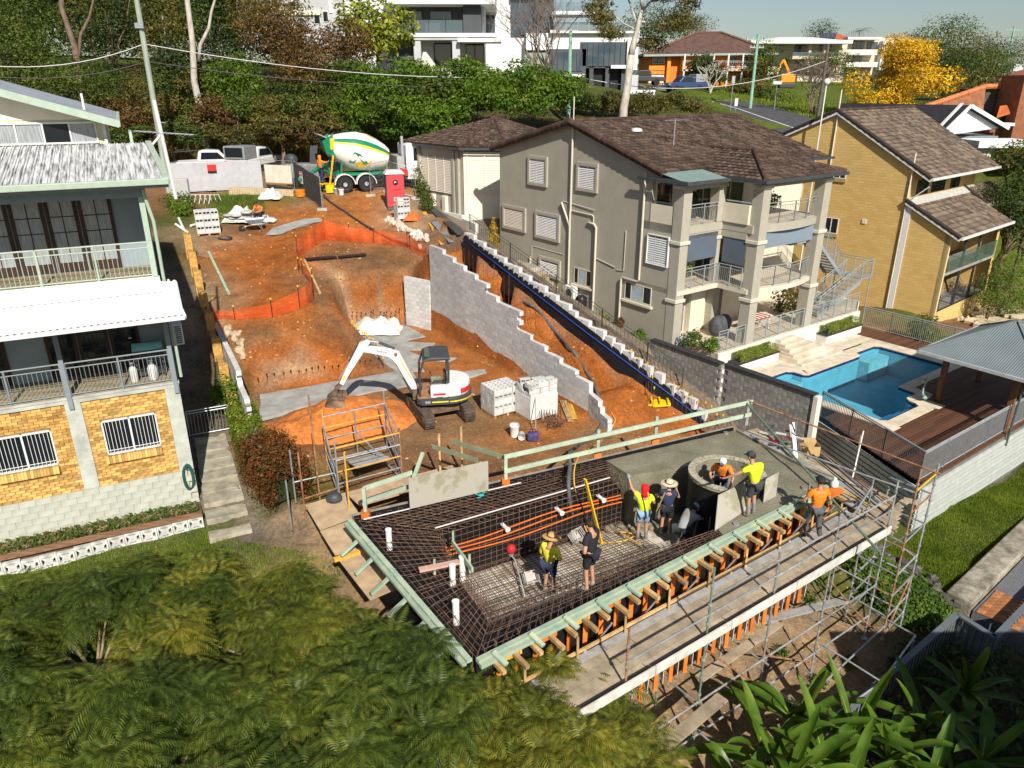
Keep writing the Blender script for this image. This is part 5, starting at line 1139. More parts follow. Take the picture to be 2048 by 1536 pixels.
for px,py,z in((1452,866,.02),(1608,976,.02),(1472,1048,.02),(1620,915,.02)): p=at(px,py,z);MB().cyl(p.x,p.y,-.02,.05,.09,.08,12).B('floor_inlet',concd,np_)
# edge forms
def edge_form(name,a,b_,w_,z0,z1,m): return bar_(zz(a,(z0+z1)/2),zz(b_,(z0+z1)/2),w_,z1-z0).B(name,m,np_)
edge_form('back_form',BL+V((-.05,.08,0)),BR+V((-.03,.08,0)),.03,-1.0,.06,blackf);edge_form('back_rail',BL+V((-.1,.16,0)),BR+V((0,.15,0)),.1,-.06,.055,mat('rail_weathered',(.30,.27,.22),.9,.25,3));edge_form('right_form',BR+V((.06,.02,0)),FRp+V((.06,.02,0)),.04,-1.0,.02,ply)
edge_form('left_form',BL+V((-.1,-.05,0)),FL+V((-.12,-.05,0)),.03,-1.2,.03,blackf)
lf=(FL-BL).normalized();lo_=V((-lf.y,lf.x,0));lo_=lo_ if lo_.x<0 else -lo_
bar_(BL+lo_*.14+U(.03),FL+lo_*.14+U(.03),.12,.07).B('left_rail',gtim,np_);bar_(BL+lo_*.26+U(-.02),FL+lo_*.26+U(-.02),.1,.07).B('left_rail',gtim,np_)
for k in range(6):
    p=BL.lerp(FL,.14+k*.15);bar_(p+lo_*.12+U(.05),p+lo_*.7-lf*.12+U(-.4),.1,.06).B('brace',gtim,np_)
Lf=(FRp-FL).length
bar_(FL+n_out*.06+U(.0),FRp+n_out*.06+U(.0),.12,.1).B('front_rail',gtim,np_);bar_(FL+n_out*.17+U(-.05),FRp+n_out*.17+U(-.05),.09,.09).B('front_rail',gtim,np_)
edge_form('front_form',FL-n_out*.0,FRp-n_out*.0,.03,-1.6,-.05,blackf)
k=0;x=.35
while x<Lf-.2:
    p=FL+e_*x;
    if k%2==0: bar_(p+n_out*.1+U(.085),p+e_*.08+n_out*.46+U(-.02),.1,.06).B('rail_block',gtim,np_)
    bar_(p+n_out*.16+U(-.14),p+n_out*(.5+.15*(k%2))+U(-.15),.09,.09).B('bearer',tim,np_)
    bar_(p+e_*.12+n_out*.13+U(-.12),p+e_*.12+n_out*.13+U(-1.25),.1,.1).B('stud',otim,np_)
    if k%2: bar_(p-e_*.28+n_out*.13+U(-.17),p+e_*.2+n_out*.13+U(-.17),.1,.14).B('waler',ytim if k%4==1 else otim,np_)
    if k%3==0: tube_([p+n_out*.6+U(-.2),p+n_out*.35-e_*.1+U(-.72)],.024,8).B('prop',steelg,np_)
    if k%3==1: bar_(p+n_out*.55+U(-.15),p+n_out*.57+U(-.7),.05,.05).B('peg',tim,np_)
    x+=.46;k+=1
bar_(FL+n_out*.5+U(-.62),FRp+n_out*.5+U(-.62),.05,.07).B('lower_rail',tim,np_)
# lower storey of the form below the walkway, seen between the tubes: ribs and white sheet
x=.3;k=0
while x<Lf*.72:
    p=FL+e_*x;bar_(p+n_out*1.6+U(-.98),p+n_out*1.6+U(-1.5),.09,.08).B('stud',otim,np_)
    bar_(p+n_out*1.57+e_*.22+U(-1.0),p+n_out*1.57+e_*.22+U(-1.35),.28,.01).B('white_sheet',pvc,np_);x+=.46
# small board bridge over the mesh, glove, crates, tools
bb=thing('plank_bridge','short green and pink board nailed up over the mesh by white pipes','board',at(890,1140,0));p0,p1=at(838,1140,.22),at(925,1122,.22);bar_(p0,p1,.16,.05).B('pink_board',mat('pink_board',(.55,.34,.27),.85,.1,4),bb);bar_(at(905,1085,.35),at(945,1140,.35),.05,.14).B('green_board',gtim,bb);bar_(at(907,1090,-.1),at(907,1090,-.1)+U(.4),.08,.05).B('leg',gtim,bb);bar_(at(870,1148,-.2),at(870,1148,-.2)+U(.4),.08,.05).B('leg',gtim,bb);bar_(at(940,1145,-.2),at(940,1145,-.2)+U(.5),.08,.05).B('leg',gtim,bb)
def crate(label,p,rz,tilt=0):
    t=thing('crate',label,'crate',p,rz,'plastic crates on the basin mesh');cm=mat('crate_grey',(.42,.40,.37),.6,.1,5);w_,d_,h_=.36,.3,.28
    for z in(0,.09,.18,.26):
        for a,b_ in(((-w_/2,-d_/2),(w_/2,-d_/2)),((w_/2,-d_/2),(w_/2,d_/2)),((w_/2,d_/2),(-w_/2,d_/2)),((-w_/2,d_/2),(-w_/2,-d_/2))):
            MB(BASE[t.name]).bar((*a,z+.01),(*b_,z+.01),.014,.024).B('slat',cm,t)
    for a in((-w_/2,-d_/2),(w_/2,-d_/2),(w_/2,d_/2),(-w_/2,d_/2),(0,-d_/2),(0,d_/2)): MB(BASE[t.name]).box(a[0]-.016,a[0]+.016,a[1]-.016,a[1]+.016,0,h_).B('upright',cm,t)
    MB(BASE[t.name]).box(-w_/2,w_/2,-d_/2,d_/2,.0,.012).B('base',cm,t);t.rotation_euler[0]=tilt;return t
crate('grey plastic crate tipped on the mesh near the red hose nozzle',at(1058,1155,FLOOR+.2),.4,R(50));crate('grey plastic crate by the sprayed wall behind the man in black',at(1150,1075,FLOOR+.18),.7,R(35))
t=thing('vibrator','red concrete vibrator motor with its grey hose lying on the mesh','tool',at(1022,1100,FLOOR+.2));p=at(1022,1098,FLOOR+.45);sphere_(p,(.14,.14,.15),12,0,8).B('motor',mat('motor_red',(.5,.02,.03),.4),t,smooth=True);MB().cyl(p.x,p.y,p.z-.22,p.z-.12,.06,.09,12).B('neck',steelg,t);tube_([p-U(.2),at(1030,1120,FLOOR+.2),at(1038,1150,FLOOR+.18),at(1050,1195,FLOOR+.18)],.025,8).B('hose',mat('hose_grey',(.35,.34,.32),.7),t,smooth=True)
t=thing('yellow_screed','long yellow aluminium screed standing in the basin','tool',at(1203,1085,FLOOR+.1));bar_(at(1203,1086,FLOOR+.1),at(1170,958,0.75),.09,.045).B('blade',mat('screed_yellow',(.75,.47,.01),.5,.05,3),t);bar_(at(1203,1086,FLOOR+.1)+U(-.0),at(1203,1086,FLOOR+.1)+U(.04),.1,.05).B('end_cap',MATS['screed_yellow'],t)
t=thing('glove','teal work glove left on the mesh','glove',at(962,990,.03));sphere_(at(962,990,.05),(.1,.07,.035),8).tube([at(955,990,.05),at(947,985,.04)],.02,6).tube([at(962,994,.05),at(954,997,.04)],.02,6).tube([at(967,986,.05),at(970,978,.05)],.035,6).B('fabric',mat('glove_teal',(.03,.30,.30),.8),t,smooth=True)
# loose plywood sheets
def sheet(label,pts,m,t_=.018,cat='board'):
    t=thing('plywood_sheet',label,cat,(V(pts[0])+V(pts[1]))/2);pts=[V(p) for p in pts];slab_(pts,t_).B('sheet',m,t);return t
spl=mat('splashed_ply',(.46,.43,.36),.85,.2,1.3,col2=(.28,.26,.18),lo=.47,hi=.53)
b0=at(820,1018,.06);b1=at(977,981,.06);sheet('splashed plywood sheet standing on the back edge of the form',[b0,b1,b1+V((0,.02,.92)),b0+V((0,.02,.92))],spl)
b0=at(1430,1062,.02);b1=at(1492,1020,.02);sheet('cement-splashed sheet leaning in front of the round spa',[b0,b1,at(1497,960,.62),at(1437,990,.62)],spl);b0=at(1527,1006,.02);b1=at(1552,992,.02);sheet('small cement-splashed sheet behind the man in the yellow vest',[b0,b1,at(1558,944,.7),at(1532,958,.6)],spl)
# ---------------------------------------------------------------- guard rails
def post(p,h,m,parent,foot=True):
    bar_(p,p+U(h),.09,.09).B('post',m,parent)
    if foot: box_(p.x-.11,p.x+.11,p.y-.08,p.y+.08,p.z-.04,p.z+.16).B('clamp',otim,parent)
gtl=mat('green_rail',(.36,.44,.33),.85,.12,3,obj=.12)
gr_=thing('guard_rail','long green timber guard rail along the back of the new pool','guard rail',at(1195,915,0))
pp=[at(1012,967,.02),at(1195,914,.02),at(1310,886,.02),at(1492,850,.02)]
for i,p in enumerate(pp): post(p,.92,gtl if i!=3 else steelg,gr_,i<3)
for h in(.88,.42): bar_(pp[0]+V((-.05,-.06,h)),pp[3]+V((.1,-.06,h)),.045,.13).B('rail',gtl,gr_)
gr2=thing('guard_rail','short green guard rail behind the splashed plywood sheet at the left corner','guard rail',at(732,1030,0));p=at(732,1032,0.02);post(p,.85,gtl,gr2)
for h in(.8,.4): bar_(p+V((-.02,.05,h)),at(826,1000 ,0.02)+V((0,.1,h)),.045,.12).B('rail',gtl,gr2)
gr3=thing('guard_rail','dark green boards running back from the guard rail corner','guard rail',at(880,930,-1));
for a,b_ in(((865,893),(955,921)),((905,883),(1012,915))): bar_(at(*a,.75),at(*b_,.8),.045,.13).B('rail',mat('olive_board',(.22,.25,.15),.85,.15,3),gr3)
for px,py in((882,968),(925,952)): p=at(px,py,-1.05);bar_(p,p+U(1.75),.06,.06).B('post',tim,gr3)
bar_(at(826,960,-.3),at(846,905,.3),.12,.05).B('brace',gtim,gr3)
# ---------------------------------------------------------------- scaffold and walkways
scf=mat('scaffold_tube',(.40,.42,.43),.45,.25,6,obj=.2,metal=.5);rust=mat('rusty_tube',(.30,.115,.05),.8,.4,5,col2=(.40,.22,.12));grn=mat('green_tube',(.13,.20,.14),.6,.25,4);plank=mat('scaffold_plank',(.36,.29,.20),.9,.25,2.5,obj=.15,bump=.15,bscale=25,stretch=(1,1,1));alum=mat('alu_plank',(.40,.40,.38),.6,.2,4,obj=.1,metal=.3)
WZ=-.72
def sw_(along,out,z): return F1+e_*along+n_out*out+U(z)
wk=thing('walkway','timber plank walkway on scaffold along the front of the new pool','walkway',sw_(5,1,WZ));
for j in range(5):
    x=-1.2+ru(-.3,.3)
    while x<10.2:
        L_=min(ru(2.2,2.8),10.35-x);
        if L_<.3: break
        bar_(sw_(x+.01,.62+j*.235,WZ-.02+ru(-.006,.006)),sw_(x+L_-.01,.62+j*.235,WZ-.02+ru(-.006,.006)),.225,.045).B('plank',plank if j else alum,wk);x+=L_
bar_(sw_(-1.2,.46,WZ-.03),sw_(10,.46,WZ-.03),.06,.1).B('edge_beam',mat('perforated_steel',(.045,.035,.04),.6),wk)
tb=mat('toe_board',(.55,.53,.48),.85,.2,3,obj=.12);x=-1.2
while x<10: bar_(sw_(x,1.84,WZ+.1),sw_(min(x+2.38,10.2),1.84,WZ+.1),.035,.24).B('toe_board',tb,wk);x+=2.4
bar_(sw_(-1,1.72,WZ+.03),sw_(9.5,1.72,WZ+.05),.12,.04).B('loose_batten',rust,wk)
# right end and right side platforms
for k in range(9):
    a=10.35+k*.24;bar_(sw_(a,1.9-.1*k,WZ-.02),sw_(a+.15,-.9+(.3*k),WZ-.02+.01*(k%2)),.225,.045).B('plank',plank,wk)
rd_=(FRp-BR).normalized();ro_=V((-rd_.y,rd_.x,0));ro_=ro_ if ro_.x>0 else -ro_
for k in range(6): bar_(BR-rd_*.5+ro_*(.25+k*.235)+U(-.5+.0*k),FRp+rd_*.9+ro_*(.25+k*.235)+U(-.5),.225,.045).B('plank',plank if k%3 else alum,wk)
def tubeobj(name,a,b_,m,parent,r=.026): return tube_([a,b_],r,8).B(name,m,parent)
sx=thing('scaffold','tall tube scaffold carrying the front walkway above the slope','scaffold',sw_(5,1.8,-4.3))
std=[.45,2.88,5.24,7.62,10.25]
for i,a in enumerate(std):
    for out,zt in((1.74,(.75,1.15,.55,.75,.85)[i]),(.5,-.6)):
        p=sw_(a,out,0);g=gz(p.x,p.y);m=scf if (i,out) not in((0,1.74),(1,.5)) else rust
        tubeobj('standard',zz(p,g),zz(p,zt),m if i!=1 else grn,sx)
        box_(p.x-.08,p.x+.08,p.y-.08,p.y+.08,g-.01,g+.02).B('base_plate',scf,sx)
        z=g+.35
        while z<zt: MB().cyl(p.x,p.y,z,z+.05,.045,n=8).B('coupler',scf,sx);z+=.5
    tubeobj('transom',sw_(a,.4,WZ-.08),sw_(a,1.9,WZ-.08),scf,sx);tubeobj('transom',sw_(a,.4,-2.6),sw_(a,1.9,-2.6),scf,sx)
for z,o_,m in((WZ-.1,1.74,rust),(-2.55,1.74,scf),(-3.6,1.74,scf),(-.1,1.74,scf),(.35,1.74,scf),(-2.5,.5,scf)):
    for i in range(4):
        if z>0 and i in(0,): continue
        tubeobj('ledger',sw_(std[i],o_,z+.01*i),sw_(std[i+1],o_,z+.02),m if not(z>-.2 and i==3) else scf,sx)
for i,(za,zb) in enumerate(((-2.6,-4.0),(-1.0,-3.4),(-2.4,-3.9),(-1.2,-3.9))): tubeobj('brace',sw_(std[i],1.76,za),sw_(std[i+1],1.76,zb),rust,sx)
# outrigger bay towards the bananas
for i,(a,o_) in enumerate(((3.0,3.1),(5.6,3.3),(8.0,3.4),(10.4,3.0))):
    p=sw_(a,o_,0);g=gz(p.x,p.y);tubeobj('standard',zz(p,g),zz(p,g+.9),scf,sx);tubeobj('transom',sw_(a,1.7,-3.5),zz(p,-3.5),scf,sx)
    if i: q=sw_((3.0,5.6,8.0,10.4)[i-1],(3.1,3.3,3.4,3.0)[i-1],-3.5);tubeobj('ledger',q,zz(p,-3.5),scf,sx)
bar_(sw_(3.4,1.3,-2.48),sw_(6.6,1.2,-2.45),.24,.045).B('plank',plank,sx);bar_(sw_(6.2,.9,-2.4),sw_(8.8,1.7,-2.4),.24,.045).B('plank',alum,sx);bar_(sw_(1.0,2.2,-2.5),sw_(3.4,2.0,-2.48),.3,.045).B('plank',plank,sx)
st2=thing('scaffold','rusty and galvanised scaffold tower at the lawn corner of the walkway','scaffold',V((11,17.6,-4.4)))
TW=[V((10.55,17.0,0)),V((11.6,17.97,0)),V((10.9,18.9,0)),V((9.9,17.95,0))]
for i,p in enumerate(TW):
    g=gz(p.x,p.y);zt=(1.4,1.05,-.2,.6)[i];tubeobj('standard',zz(p,g),zz(p,zt),(rust,scf,scf,scf)[i],st2)
    z=g+.4
    while z<zt: MB().cyl(p.x,p.y,z,z+.05,.045,n=8).B('coupler',scf,st2);z+=.5
for z in(-3.9,-3.3,-2.6,-1.9,-.85,.1):
    for i in range(4):
        if z>0 and i>1: continue
        tubeobj('ledger',zz(TW[i],z),zz(TW[(i+1)%4],z),rust if (i+int(z*3))%4==0 else scf,st2)
tubeobj('ledger',zz(TW[0],.75),zz(TW[1],.75),mat('yellow_tube',(.6,.38,.02),.6),st2);tubeobj('brace',zz(TW[0],-1.0),zz(TW[1],-2.0),scf,st2);tubeobj('brace',zz(TW[0],-4.2),zz(TW[1],-2.5),rust,st2);tubeobj('brace',zz(TW[1],-.9),zz(TW[2],-2.5),scf,st2);tubeobj('ledger',zz(TW[0],-4.15)-e_*3,zz(TW[0],-3.6),scf,st2)
tubeobj('handrail',zz(TW[3],.35),sw_(8.0,1.74,.3),scf,st2)
# long tubes and rails at the neighbour's side
lt=thing('tube_rail','long green tube and rusty rails sloping past the blockwork wall','tube',at(1500,810,.9));g0=at(1492,805,.9)
tubeobj('green_tube',g0,at(1762,1108,-.2),grn,lt,.035);tubeobj('rail',at(1492,800,.95),at(1880,948,.8),rust,lt);tubeobj('rail',at(1500,870,0),at(1830,985,.2),scf,lt);tubeobj('standard',at(1584,905,-.45),at(1584,905,-.45)+U(1.2),scf,lt);tubeobj('standard',at(1590,930,-.45),at(1580,850,.2),pvc,lt,.04);bar_(at(1592,922,-.45),at(1585,845,.5),.11,.06).B('post',steelg,lt);tubeobj('broom_stick',at(1705,955,-.4),at(1727,862,.6),pvc,lt,.02);tubeobj('standard',at(1710,940,-.4),at(1722,870,.6),mat('drab_tube',(.25,.2,.12),.7),lt);tubeobj('loose_tube',at(1600,870,-.42),at(1760,1005,-.42),scf,lt);tubeobj('loose_tube',at(1640,900,-.4),at(1790,1015,-.4),rust,lt);tubeobj('loose_tube',at(1620,905,-.4),at(1775,1030,-.4),dkmetal,lt)
t=thing('cardboard_box','open cardboard box on the right side platform','box',at(1620,905,-.47));p=at(1622,908,-.47);cb=mat('cardboard',(.46,.30,.14),.85,.08,4)
for dx,dy,sx_,sy_ in((0,-.17,.4,.012),(0,.17,.4,.012),(-.2,0,.012,.33),(.2,0,.012,.33)): box_(p.x+dx-sx_/2,p.x+dx+sx_/2,p.y+dy-sy_/2,p.y+dy+sy_/2,p.z,p.z+.34).B('side',cb,t)
slab_([p+V((-.2,.17,.34)),p+V((.2,.17,.34)),p+V((.2,.34,.42)),p+V((-.2,.34,.42))],.01).slab([p+V((-.2,-.17,.34)),p+V((-.36,-.17,.28)),p+V((-.36,.17,.28)),p+V((-.2,.17,.34))],.01).B('flap',cb,t);box_(p.x-.2,p.x+.2,p.y-.17,p.y+.17,p.z,p.z+.02).B('base',cb,t)
t=thing('tool_pile','jumble of pump hoses, orange pegs and black fittings at the slab corner','tools',at(1540,875,-.45))
for k in range(16):
    p=at(ru(1500,1590),ru(860,900),-.42);a=random.random()*6;bar_(p,p+V((mC(a)*.35,mS(a)*.35,ru(0,.12))),.06,.05).B('piece',rc([dkmetal,dkmetal,steelg,otim,mat('motor_red',(.5,.02,.03)),pvc]),t)
t=thing('broom','yellow broom lying on the end platform','broom',at(1730,1000,-.45));bar_(at(1672,1000,-.44),at(1722,1005,-.44),.05,.05).B('head',dkmetal,t);tubeobj('handle',at(1690,985,-.42),at(1745,1012,-.42),mat('screed_yellow',(.75,.47,.01)),t,.014)
t=thing('caulking_tray','orange timber tray with a white jug at the front right corner','tray',at(1660,980,0));bar_(at(1640,998,.02),at(1678,978,.02),.3,.07).B('tray',otim,t);p=at(1668,972,.08);MB().lathe([(p.z,.1),(p.z+.14,.11),(p.z+.2,.05),(p.z+.26,.05)],12,'z',(p.x,p.y,0)).B('jug',pvc,t,auto=50)
# stair tower behind the left corner
s3=thing('stair_scaffold','square galvanised scaffold stair tower in the brown earth behind the pool corner','scaffold',at(730,960,-1.1))
C4=[at(680,1000,-1.15),at(805,965,-1.15),at(775,900,-1.1),at(655,930,-1.1)]
for i,p in enumerate(C4): tubeobj('standard',p-U(.1),p+V((0,0,(2.0,1.9,2.2,2.0)[i])),(scf,rust,scf,ytim)[i],s3)
for z in(.15,.55,.95,1.35,1.75):
    for i in range(4):
        if i==3 and z>1: continue
        tubeobj('ledger',C4[i]+U(z),C4[(i+1)%4]+U(z),scf if (i+int(z*5))%4 else ytim,s3,.024)
tubeobj('brace',C4[2]+U(1.7),C4[1]+U(.5),scf,s3);tubeobj('brace',C4[3]+U(1.5),C4[0]+U(.3),scf,s3);m_=C4[2].lerp(C4[3],.5);tubeobj('standard',m_,m_+U(1.7),scf,s3);tubeobj('brace',m_+U(1.0),C4[1]+U(.1),scf,s3)
for k in range(5): a=C4[3].lerp(C4[0],.15+k*.17);b_=C4[2].lerp(C4[1],.15+k*.17);bar_(a.lerp(b_,.3)+U(.12+k*.16),a.lerp(b_,.85)+U(.12+k*.16),.22,.04).B('tread',alum,s3)
s4=thing('tube_posts','row of rusty and grey scaffold tubes beside the hedge at the pool corner','scaffold',at(600,1010,-1.3))
for px,py,z0_,py2,m in((612,1040,-1.4,905,rust),(592,1005,-1.3,900,scf),(700,1030,-.9,905,ytim),(640,1000,-1.2,790,rust),(584,1060,-1.5,960,scf)):
    p=at(px,py,z0_);zt=(CAM+ray(px,py2)*(p.y/ray(px,py2).y)).z;tubeobj('standard',p,V((p.x,p.y,zt)),m,s4)
tubeobj('ledger',at(585,965,-.6),at(672,945,-.6),scf,s4);tubeobj('ledger',at(600,1000,-.9),at(700,968,-.9),rust,s4)
# ply decking beside the left edge
pd=thing('plywood_deck','sand-coloured plywood sheets laid beside the left edge of the form','board',at(660,1060,-.75));plm=mat('sandy_ply',(.46,.33,.20),.9,.2,2.5,obj=.1)
def qd(*pts,z=-.7): return [at(x,y,z) for x,y in pts]
for q in(((610,1010),(690,985),(720,1030),(640,1060)),((640,1062),(722,1033),(770,1085),(670,1110)),((672,1113),(752,1090),(810,1170),(740,1200)),((690,985),(905,930),(918,955),(720,1012))): slab_(qd(*q)[::-1],.02).B('sheet',plm,pd)
bar_(at(668,1120,-.66),at(735,1098,-.66),.12,.09).B('lvl_offcut',ytim,pd)
t=thing('rubble_bag','crumpled black plastic bag on the plywood by the scaffold stair','bag',at(668,998,-.65));sphere_(at(668,996,-.6),(.25,.2,.2),10,0,7).B('bag',dkmetal,t,smooth=True)
# ---------------------------------------------------------------- blockwork on site
blk_i=mat('block_joined',(.50,.50,.49),.92,.12,7,isl=.11,bump=.2,bscale=60)
def block_wall(label,a,b_,zb,top,limit=300,name='block_wall',L=.4,h=.2,t_=.19,core=True):
    """top(u) gives the stepped top height at distance u from a"""
    a=V((a[0],a[1],0));b_=V((b_[0],b_[1],0));d=(b_-a);D=d.length;d.normalize();rz_=math.atan2(d.y,d.x)
    w=thing(name,label,'wall',V((a.x,a.y,zb)));me=box_(-L/2+.004,L/2-.004,-t_/2,t_/2,-h/2+.004,h/2-.004).mesh('block',block);rest=MB();pos=[]
    r=0
    while True:
        z=zb+h*(r+.5);any_=False
        if z>6: break
        u0=0
        while u0<D-.03:
            u1=min(D,u0+(L/2 if (r%2 and u0==0) else L));u=(u0+u1)/2
            if z+h/2<=top(u)+.02: any_=True;p=a+d*u;pos.append((V((p.x,p.y,z)),(u1-u0)/L))
            u0=u1
        r+=1
        if not any_: break
    pos.sort(key=lambda p:(p[0]-CAM).length)
    for p,sc_ in pos[:limit]: inst(me,'block',w,p-V((a.x,a.y,zb))+V((ru(-.003,.003),ru(-.003,.003),0)),(0,0,rz_),(sc_,1,1))
    for p,sc_ in pos[limit:]:
        M=MT(p)@MR(rz_,4,'Z');rest.M=M;rest.box(-L/2*sc_+.004,L/2*sc_-.004,-t_/2,t_/2,-h/2+.004,h/2-.004)
    if rest.v: rest.M=None;rest.B('blocks',blk_i,w,kind='stuff')
    # mortar core, set back from the faces
    m=MB();n=max(2,int(D/.4));s=V((-d.y,d.x,0))*(t_/2-.006)
    for k in range(n):
        u0,u1=D*k/n,D*(k+1)/n;p,q=a+d*u0,a+d*u1;z1=min(top(u0+.1),top(u1-.1))-.2
        if z1>zb+.1: m.add([(p.x-s.x,p.y-s.y,zb),(q.x-s.x,q.y-s.y,zb),(q.x-s.x,q.y-s.y,z1),(p.x-s.x,p.y-s.y,z1),(p.x+s.x,p.y+s.y,zb),(q.x+s.x,q.y+s.y,zb),(q.x+s.x,q.y+s.y,z1),(p.x+s.x,p.y+s.y,z1)],[(0,1,2,3),(7,6,5,4),(3,2,6,7)])
    if m.v: m.B('mortar',mat('block_mortar',(.3,.3,.29),.95),w)
    return w,d,D
def starter(label,pts,h,caps=None,name='starter_bars',every=.28,jit=.03,lean=.05):
    t=thing(name,label,'steel bars',pts[0]);mb=MB();cb=MB()
    for i in range(len(pts)-1):
        a,b_=V(pts[i]),V(pts[i+1]);n=max(1,int((b_-a).length/every))
        for k in range(n):
            p=a.lerp(b_,k/n)+V((ru(-jit,jit),ru(-jit,jit),0));q=p+V((ru(-lean,lean),ru(-lean,lean),h*ru(.85,1.1)))
            mb.tube([p-U(.1),q],.0075,5,caps=False)
            if caps: cb.cyl(q.x,q.y,q.z-.05,q.z+.03,.028,.033,n=7)
    mb.B('bars',rebar,t,kind='stuff')
    if cb.v: cb.B('bar_caps',caps,t,kind='stuff')
    return t
ycap=mat('yellow_cap',(.75,.48,.01),.5);kcap=mat('black_cap',(.02,.02,.02),.6);ocap=mat('orange_cap',(.7,.22,.02),.5)
Dw=(wallB-wallA).length
def wtop(u):
    f=u/Dw;
    prof=((0,3.35),(.1,3.2),(.18,3.0),(.26,2.75),(.34,2.55),(.42,2.3),(.5,2.1),(.56,1.95),(.62,1.3),(.7,1.05),(.78,.8),(.85,.6),(.93,.4),(1.01,.0))
    z=prof[0][1]
    for a,b_ in prof:
        if f>=a: z=b_
    return z
block_wall('long stepped grey concrete block wall holding back the orange ramp',wallA,wallB,ZP-.05,wtop)
rl=at(815,648,ZP);block_wall('pale square block return wall at the back of the pit',(rl.x,rl.y),(wallA.x-.1,wallA.y),ZP-.05,lambda u:1.66,140)
wa=at(447,735,ZP);wb=at(532,925,ZP);lp=[(wa.x,wa.y),(wb.x-.1,wb.y+2.2),(wb.x,wb.y)]
block_wall('grey block boundary wall beside the green hedge',(wa.x-.25,wa.y+.5),(wb.x-.15,wb.y+.2),-1.9,lambda u:.95 if u<6.5 else (.35 if u<8.2 else -.35),220)
wd_=at(1180,832,ZP);block_wall('curved low end of the long block wall near the pallets',(2.94,25.62),(3.5,24.1),ZP-.05,lambda u:.0 if u<.9 else -.4,30)
starter('tall thin steel bars behind the long stepped block wall',[V((*(wallA+wn_*.2)[:2],2.8)),V((*(wallA.lerp(wallB,.5)+wn_*.2)[:2],1.7)),V((*(wallA.lerp(wallB,.98)+wn_*.2)[:2],-.1))],1.45,None,every=.42)
starter('row of black-capped bars along the foot of the orange bank',[at(519,782,ZP),at(600,769,ZP),at(680,755,ZP),at(770,740,ZP)],.62,kcap)
starter('dense bars on the pit corner behind the excavator arm',[at(768,738,ZP),at(752,706,ZP),at(702,664,ZP)],.6,ycap,every=.16)
starter('rusty bars in front of the orange cut face',[at(706,655,ZP),at(760,650,ZP),at(818,649,ZP)],.75,kcap,every=.2)
starter('yellow-capped bars at the lower end of the ramp',[on(1262,745),on(1290,775),on(1312,830)],.95,ycap,every=.3)
starter('orange and yellow capped bars along the old blockwork wall',[on(1345,812),on(1400,850),on(1470,890)],.95,ycap,every=.2)
# concrete strips in the pit
grc=mat('pit_concrete',(.30,.30,.285),.85,.2,1.4,bump=.08,bscale=20,col2=(.40,.395,.37))
def strip(label,pts,z=ZP+.05,t_=.12):
    s=thing('concrete_strip',label,'concrete',at(*pts[0],z));P=[at(x,y,z) for x,y in pts];c=sum(P,U(0))/len(P);Q=[]
    for i,p in enumerate(P):
        q=P[(i+1)%len(P)];n=max(1,int((q-p).length/.35))
        for k in range(n):
            r=p.lerp(q,k/n);Q.append(r+V((noise.noise(r*1.3)*.09,noise.noise(r*1.3+V((5,5,5)))*.09,0)))
    if geometry.normal(Q).z<0: Q=Q[::-1]
    slab_(Q,t_).B('slab',grc,s);return s
strip('grey concrete footing strip across the pit behind the digger bucket',[(521,788),(600,775),(690,760),(775,745),(822,738),(838,765),(790,775),(730,785),(660,800),(600,815),(518,838)])
strip('large irregular grey concrete slab running back to the cut face',[(745,706),(702,665),(712,652),(815,652),(850,672),(800,682),(870,686),(862,697),(812,700),(840,712),(912,715),(900,722),(830,722),(850,742),(790,742)],ZP+.055)
strip('narrow grey concrete strip right of the digger cab',[(895,752),(940,740),(968,738),(972,744),(905,765)],ZP+.05)
sp_=thing('cement_spill','grey cement spill drying on the orange yard','concrete',on(590,455));Q=[]
for x,y in((530,472),(545,457),(575,448),(610,438),(640,437),(648,443),(622,450),(590,457),(562,470)): Q.append((x,y))
bmx=[on(x,y,.03) for x,y in Q];cen=on(592,454,.05);MB().add([*bmx,cen],[(i,(i+1)%len(bmx),len(bmx)) for i in range(len(bmx))]).B('spill',grc,sp_)
# ---------------------------------------------------------------- black-lined stepped wall under the rendered house
bw2=thing('retaining_wall','stepped block retaining wall lined with black plastic and a blue pipe along the ramp','wall',on(1100,640));memb=mat('black_plastic',(.012,.010,.012),.35,.3,4)
hh=[.85,.75,.72,.7,.65,.6,.5];mb=MB();cop_=MB();bl2=[]
dirw=(RW[-1]-RW[0]);dirw.z=0;dirw.normalize();outw=V((-dirw.y,dirw.x,0));outw=outw if outw.x>0 else -outw
for i in range(len(RW)-1):
    p,q=RW[i],RW[i+1];mb.add([p-U(.4),q-U(.4),q+outw*.25+U(hh[i+1]),p+outw*.25+U(hh[i])],[(0,1,2,3)])
mb.B('black_lining',memb,bw2);sbm_=box_(-.195,.195,-.1,.1,-.1,.1).mesh('block',block);D_l=0
for i in range(len(RW)-1):
    p,q=RW[i]+outw*.36+U(hh[i]),RW[i+1]+outw*.36+U(hh[i+1]);n=max(1,int((q-p).length/.42))
    for k in range(n):
        r=p.lerp(q,(k+.5)/n);z=round((r.z+.06)/.2)*.2;inst(sbm_,'block',bw2,V((r.x,r.y,z))-on(1100,640),(0,0,math.atan2(dirw.y,dirw.x)));inst(sbm_,'block',bw2,V((r.x,r.y,z-.2))-on(1100,640),(0,0,math.atan2(dirw.y,dirw.x)))
blp=mat('blue_pipe',(.015,.05,.22),.5);tube_([p+outw*.17+U(hh[i]*.72) for i,p in enumerate(RW)],.03,6).B('blue_pipe',blp,bw2,smooth=True)
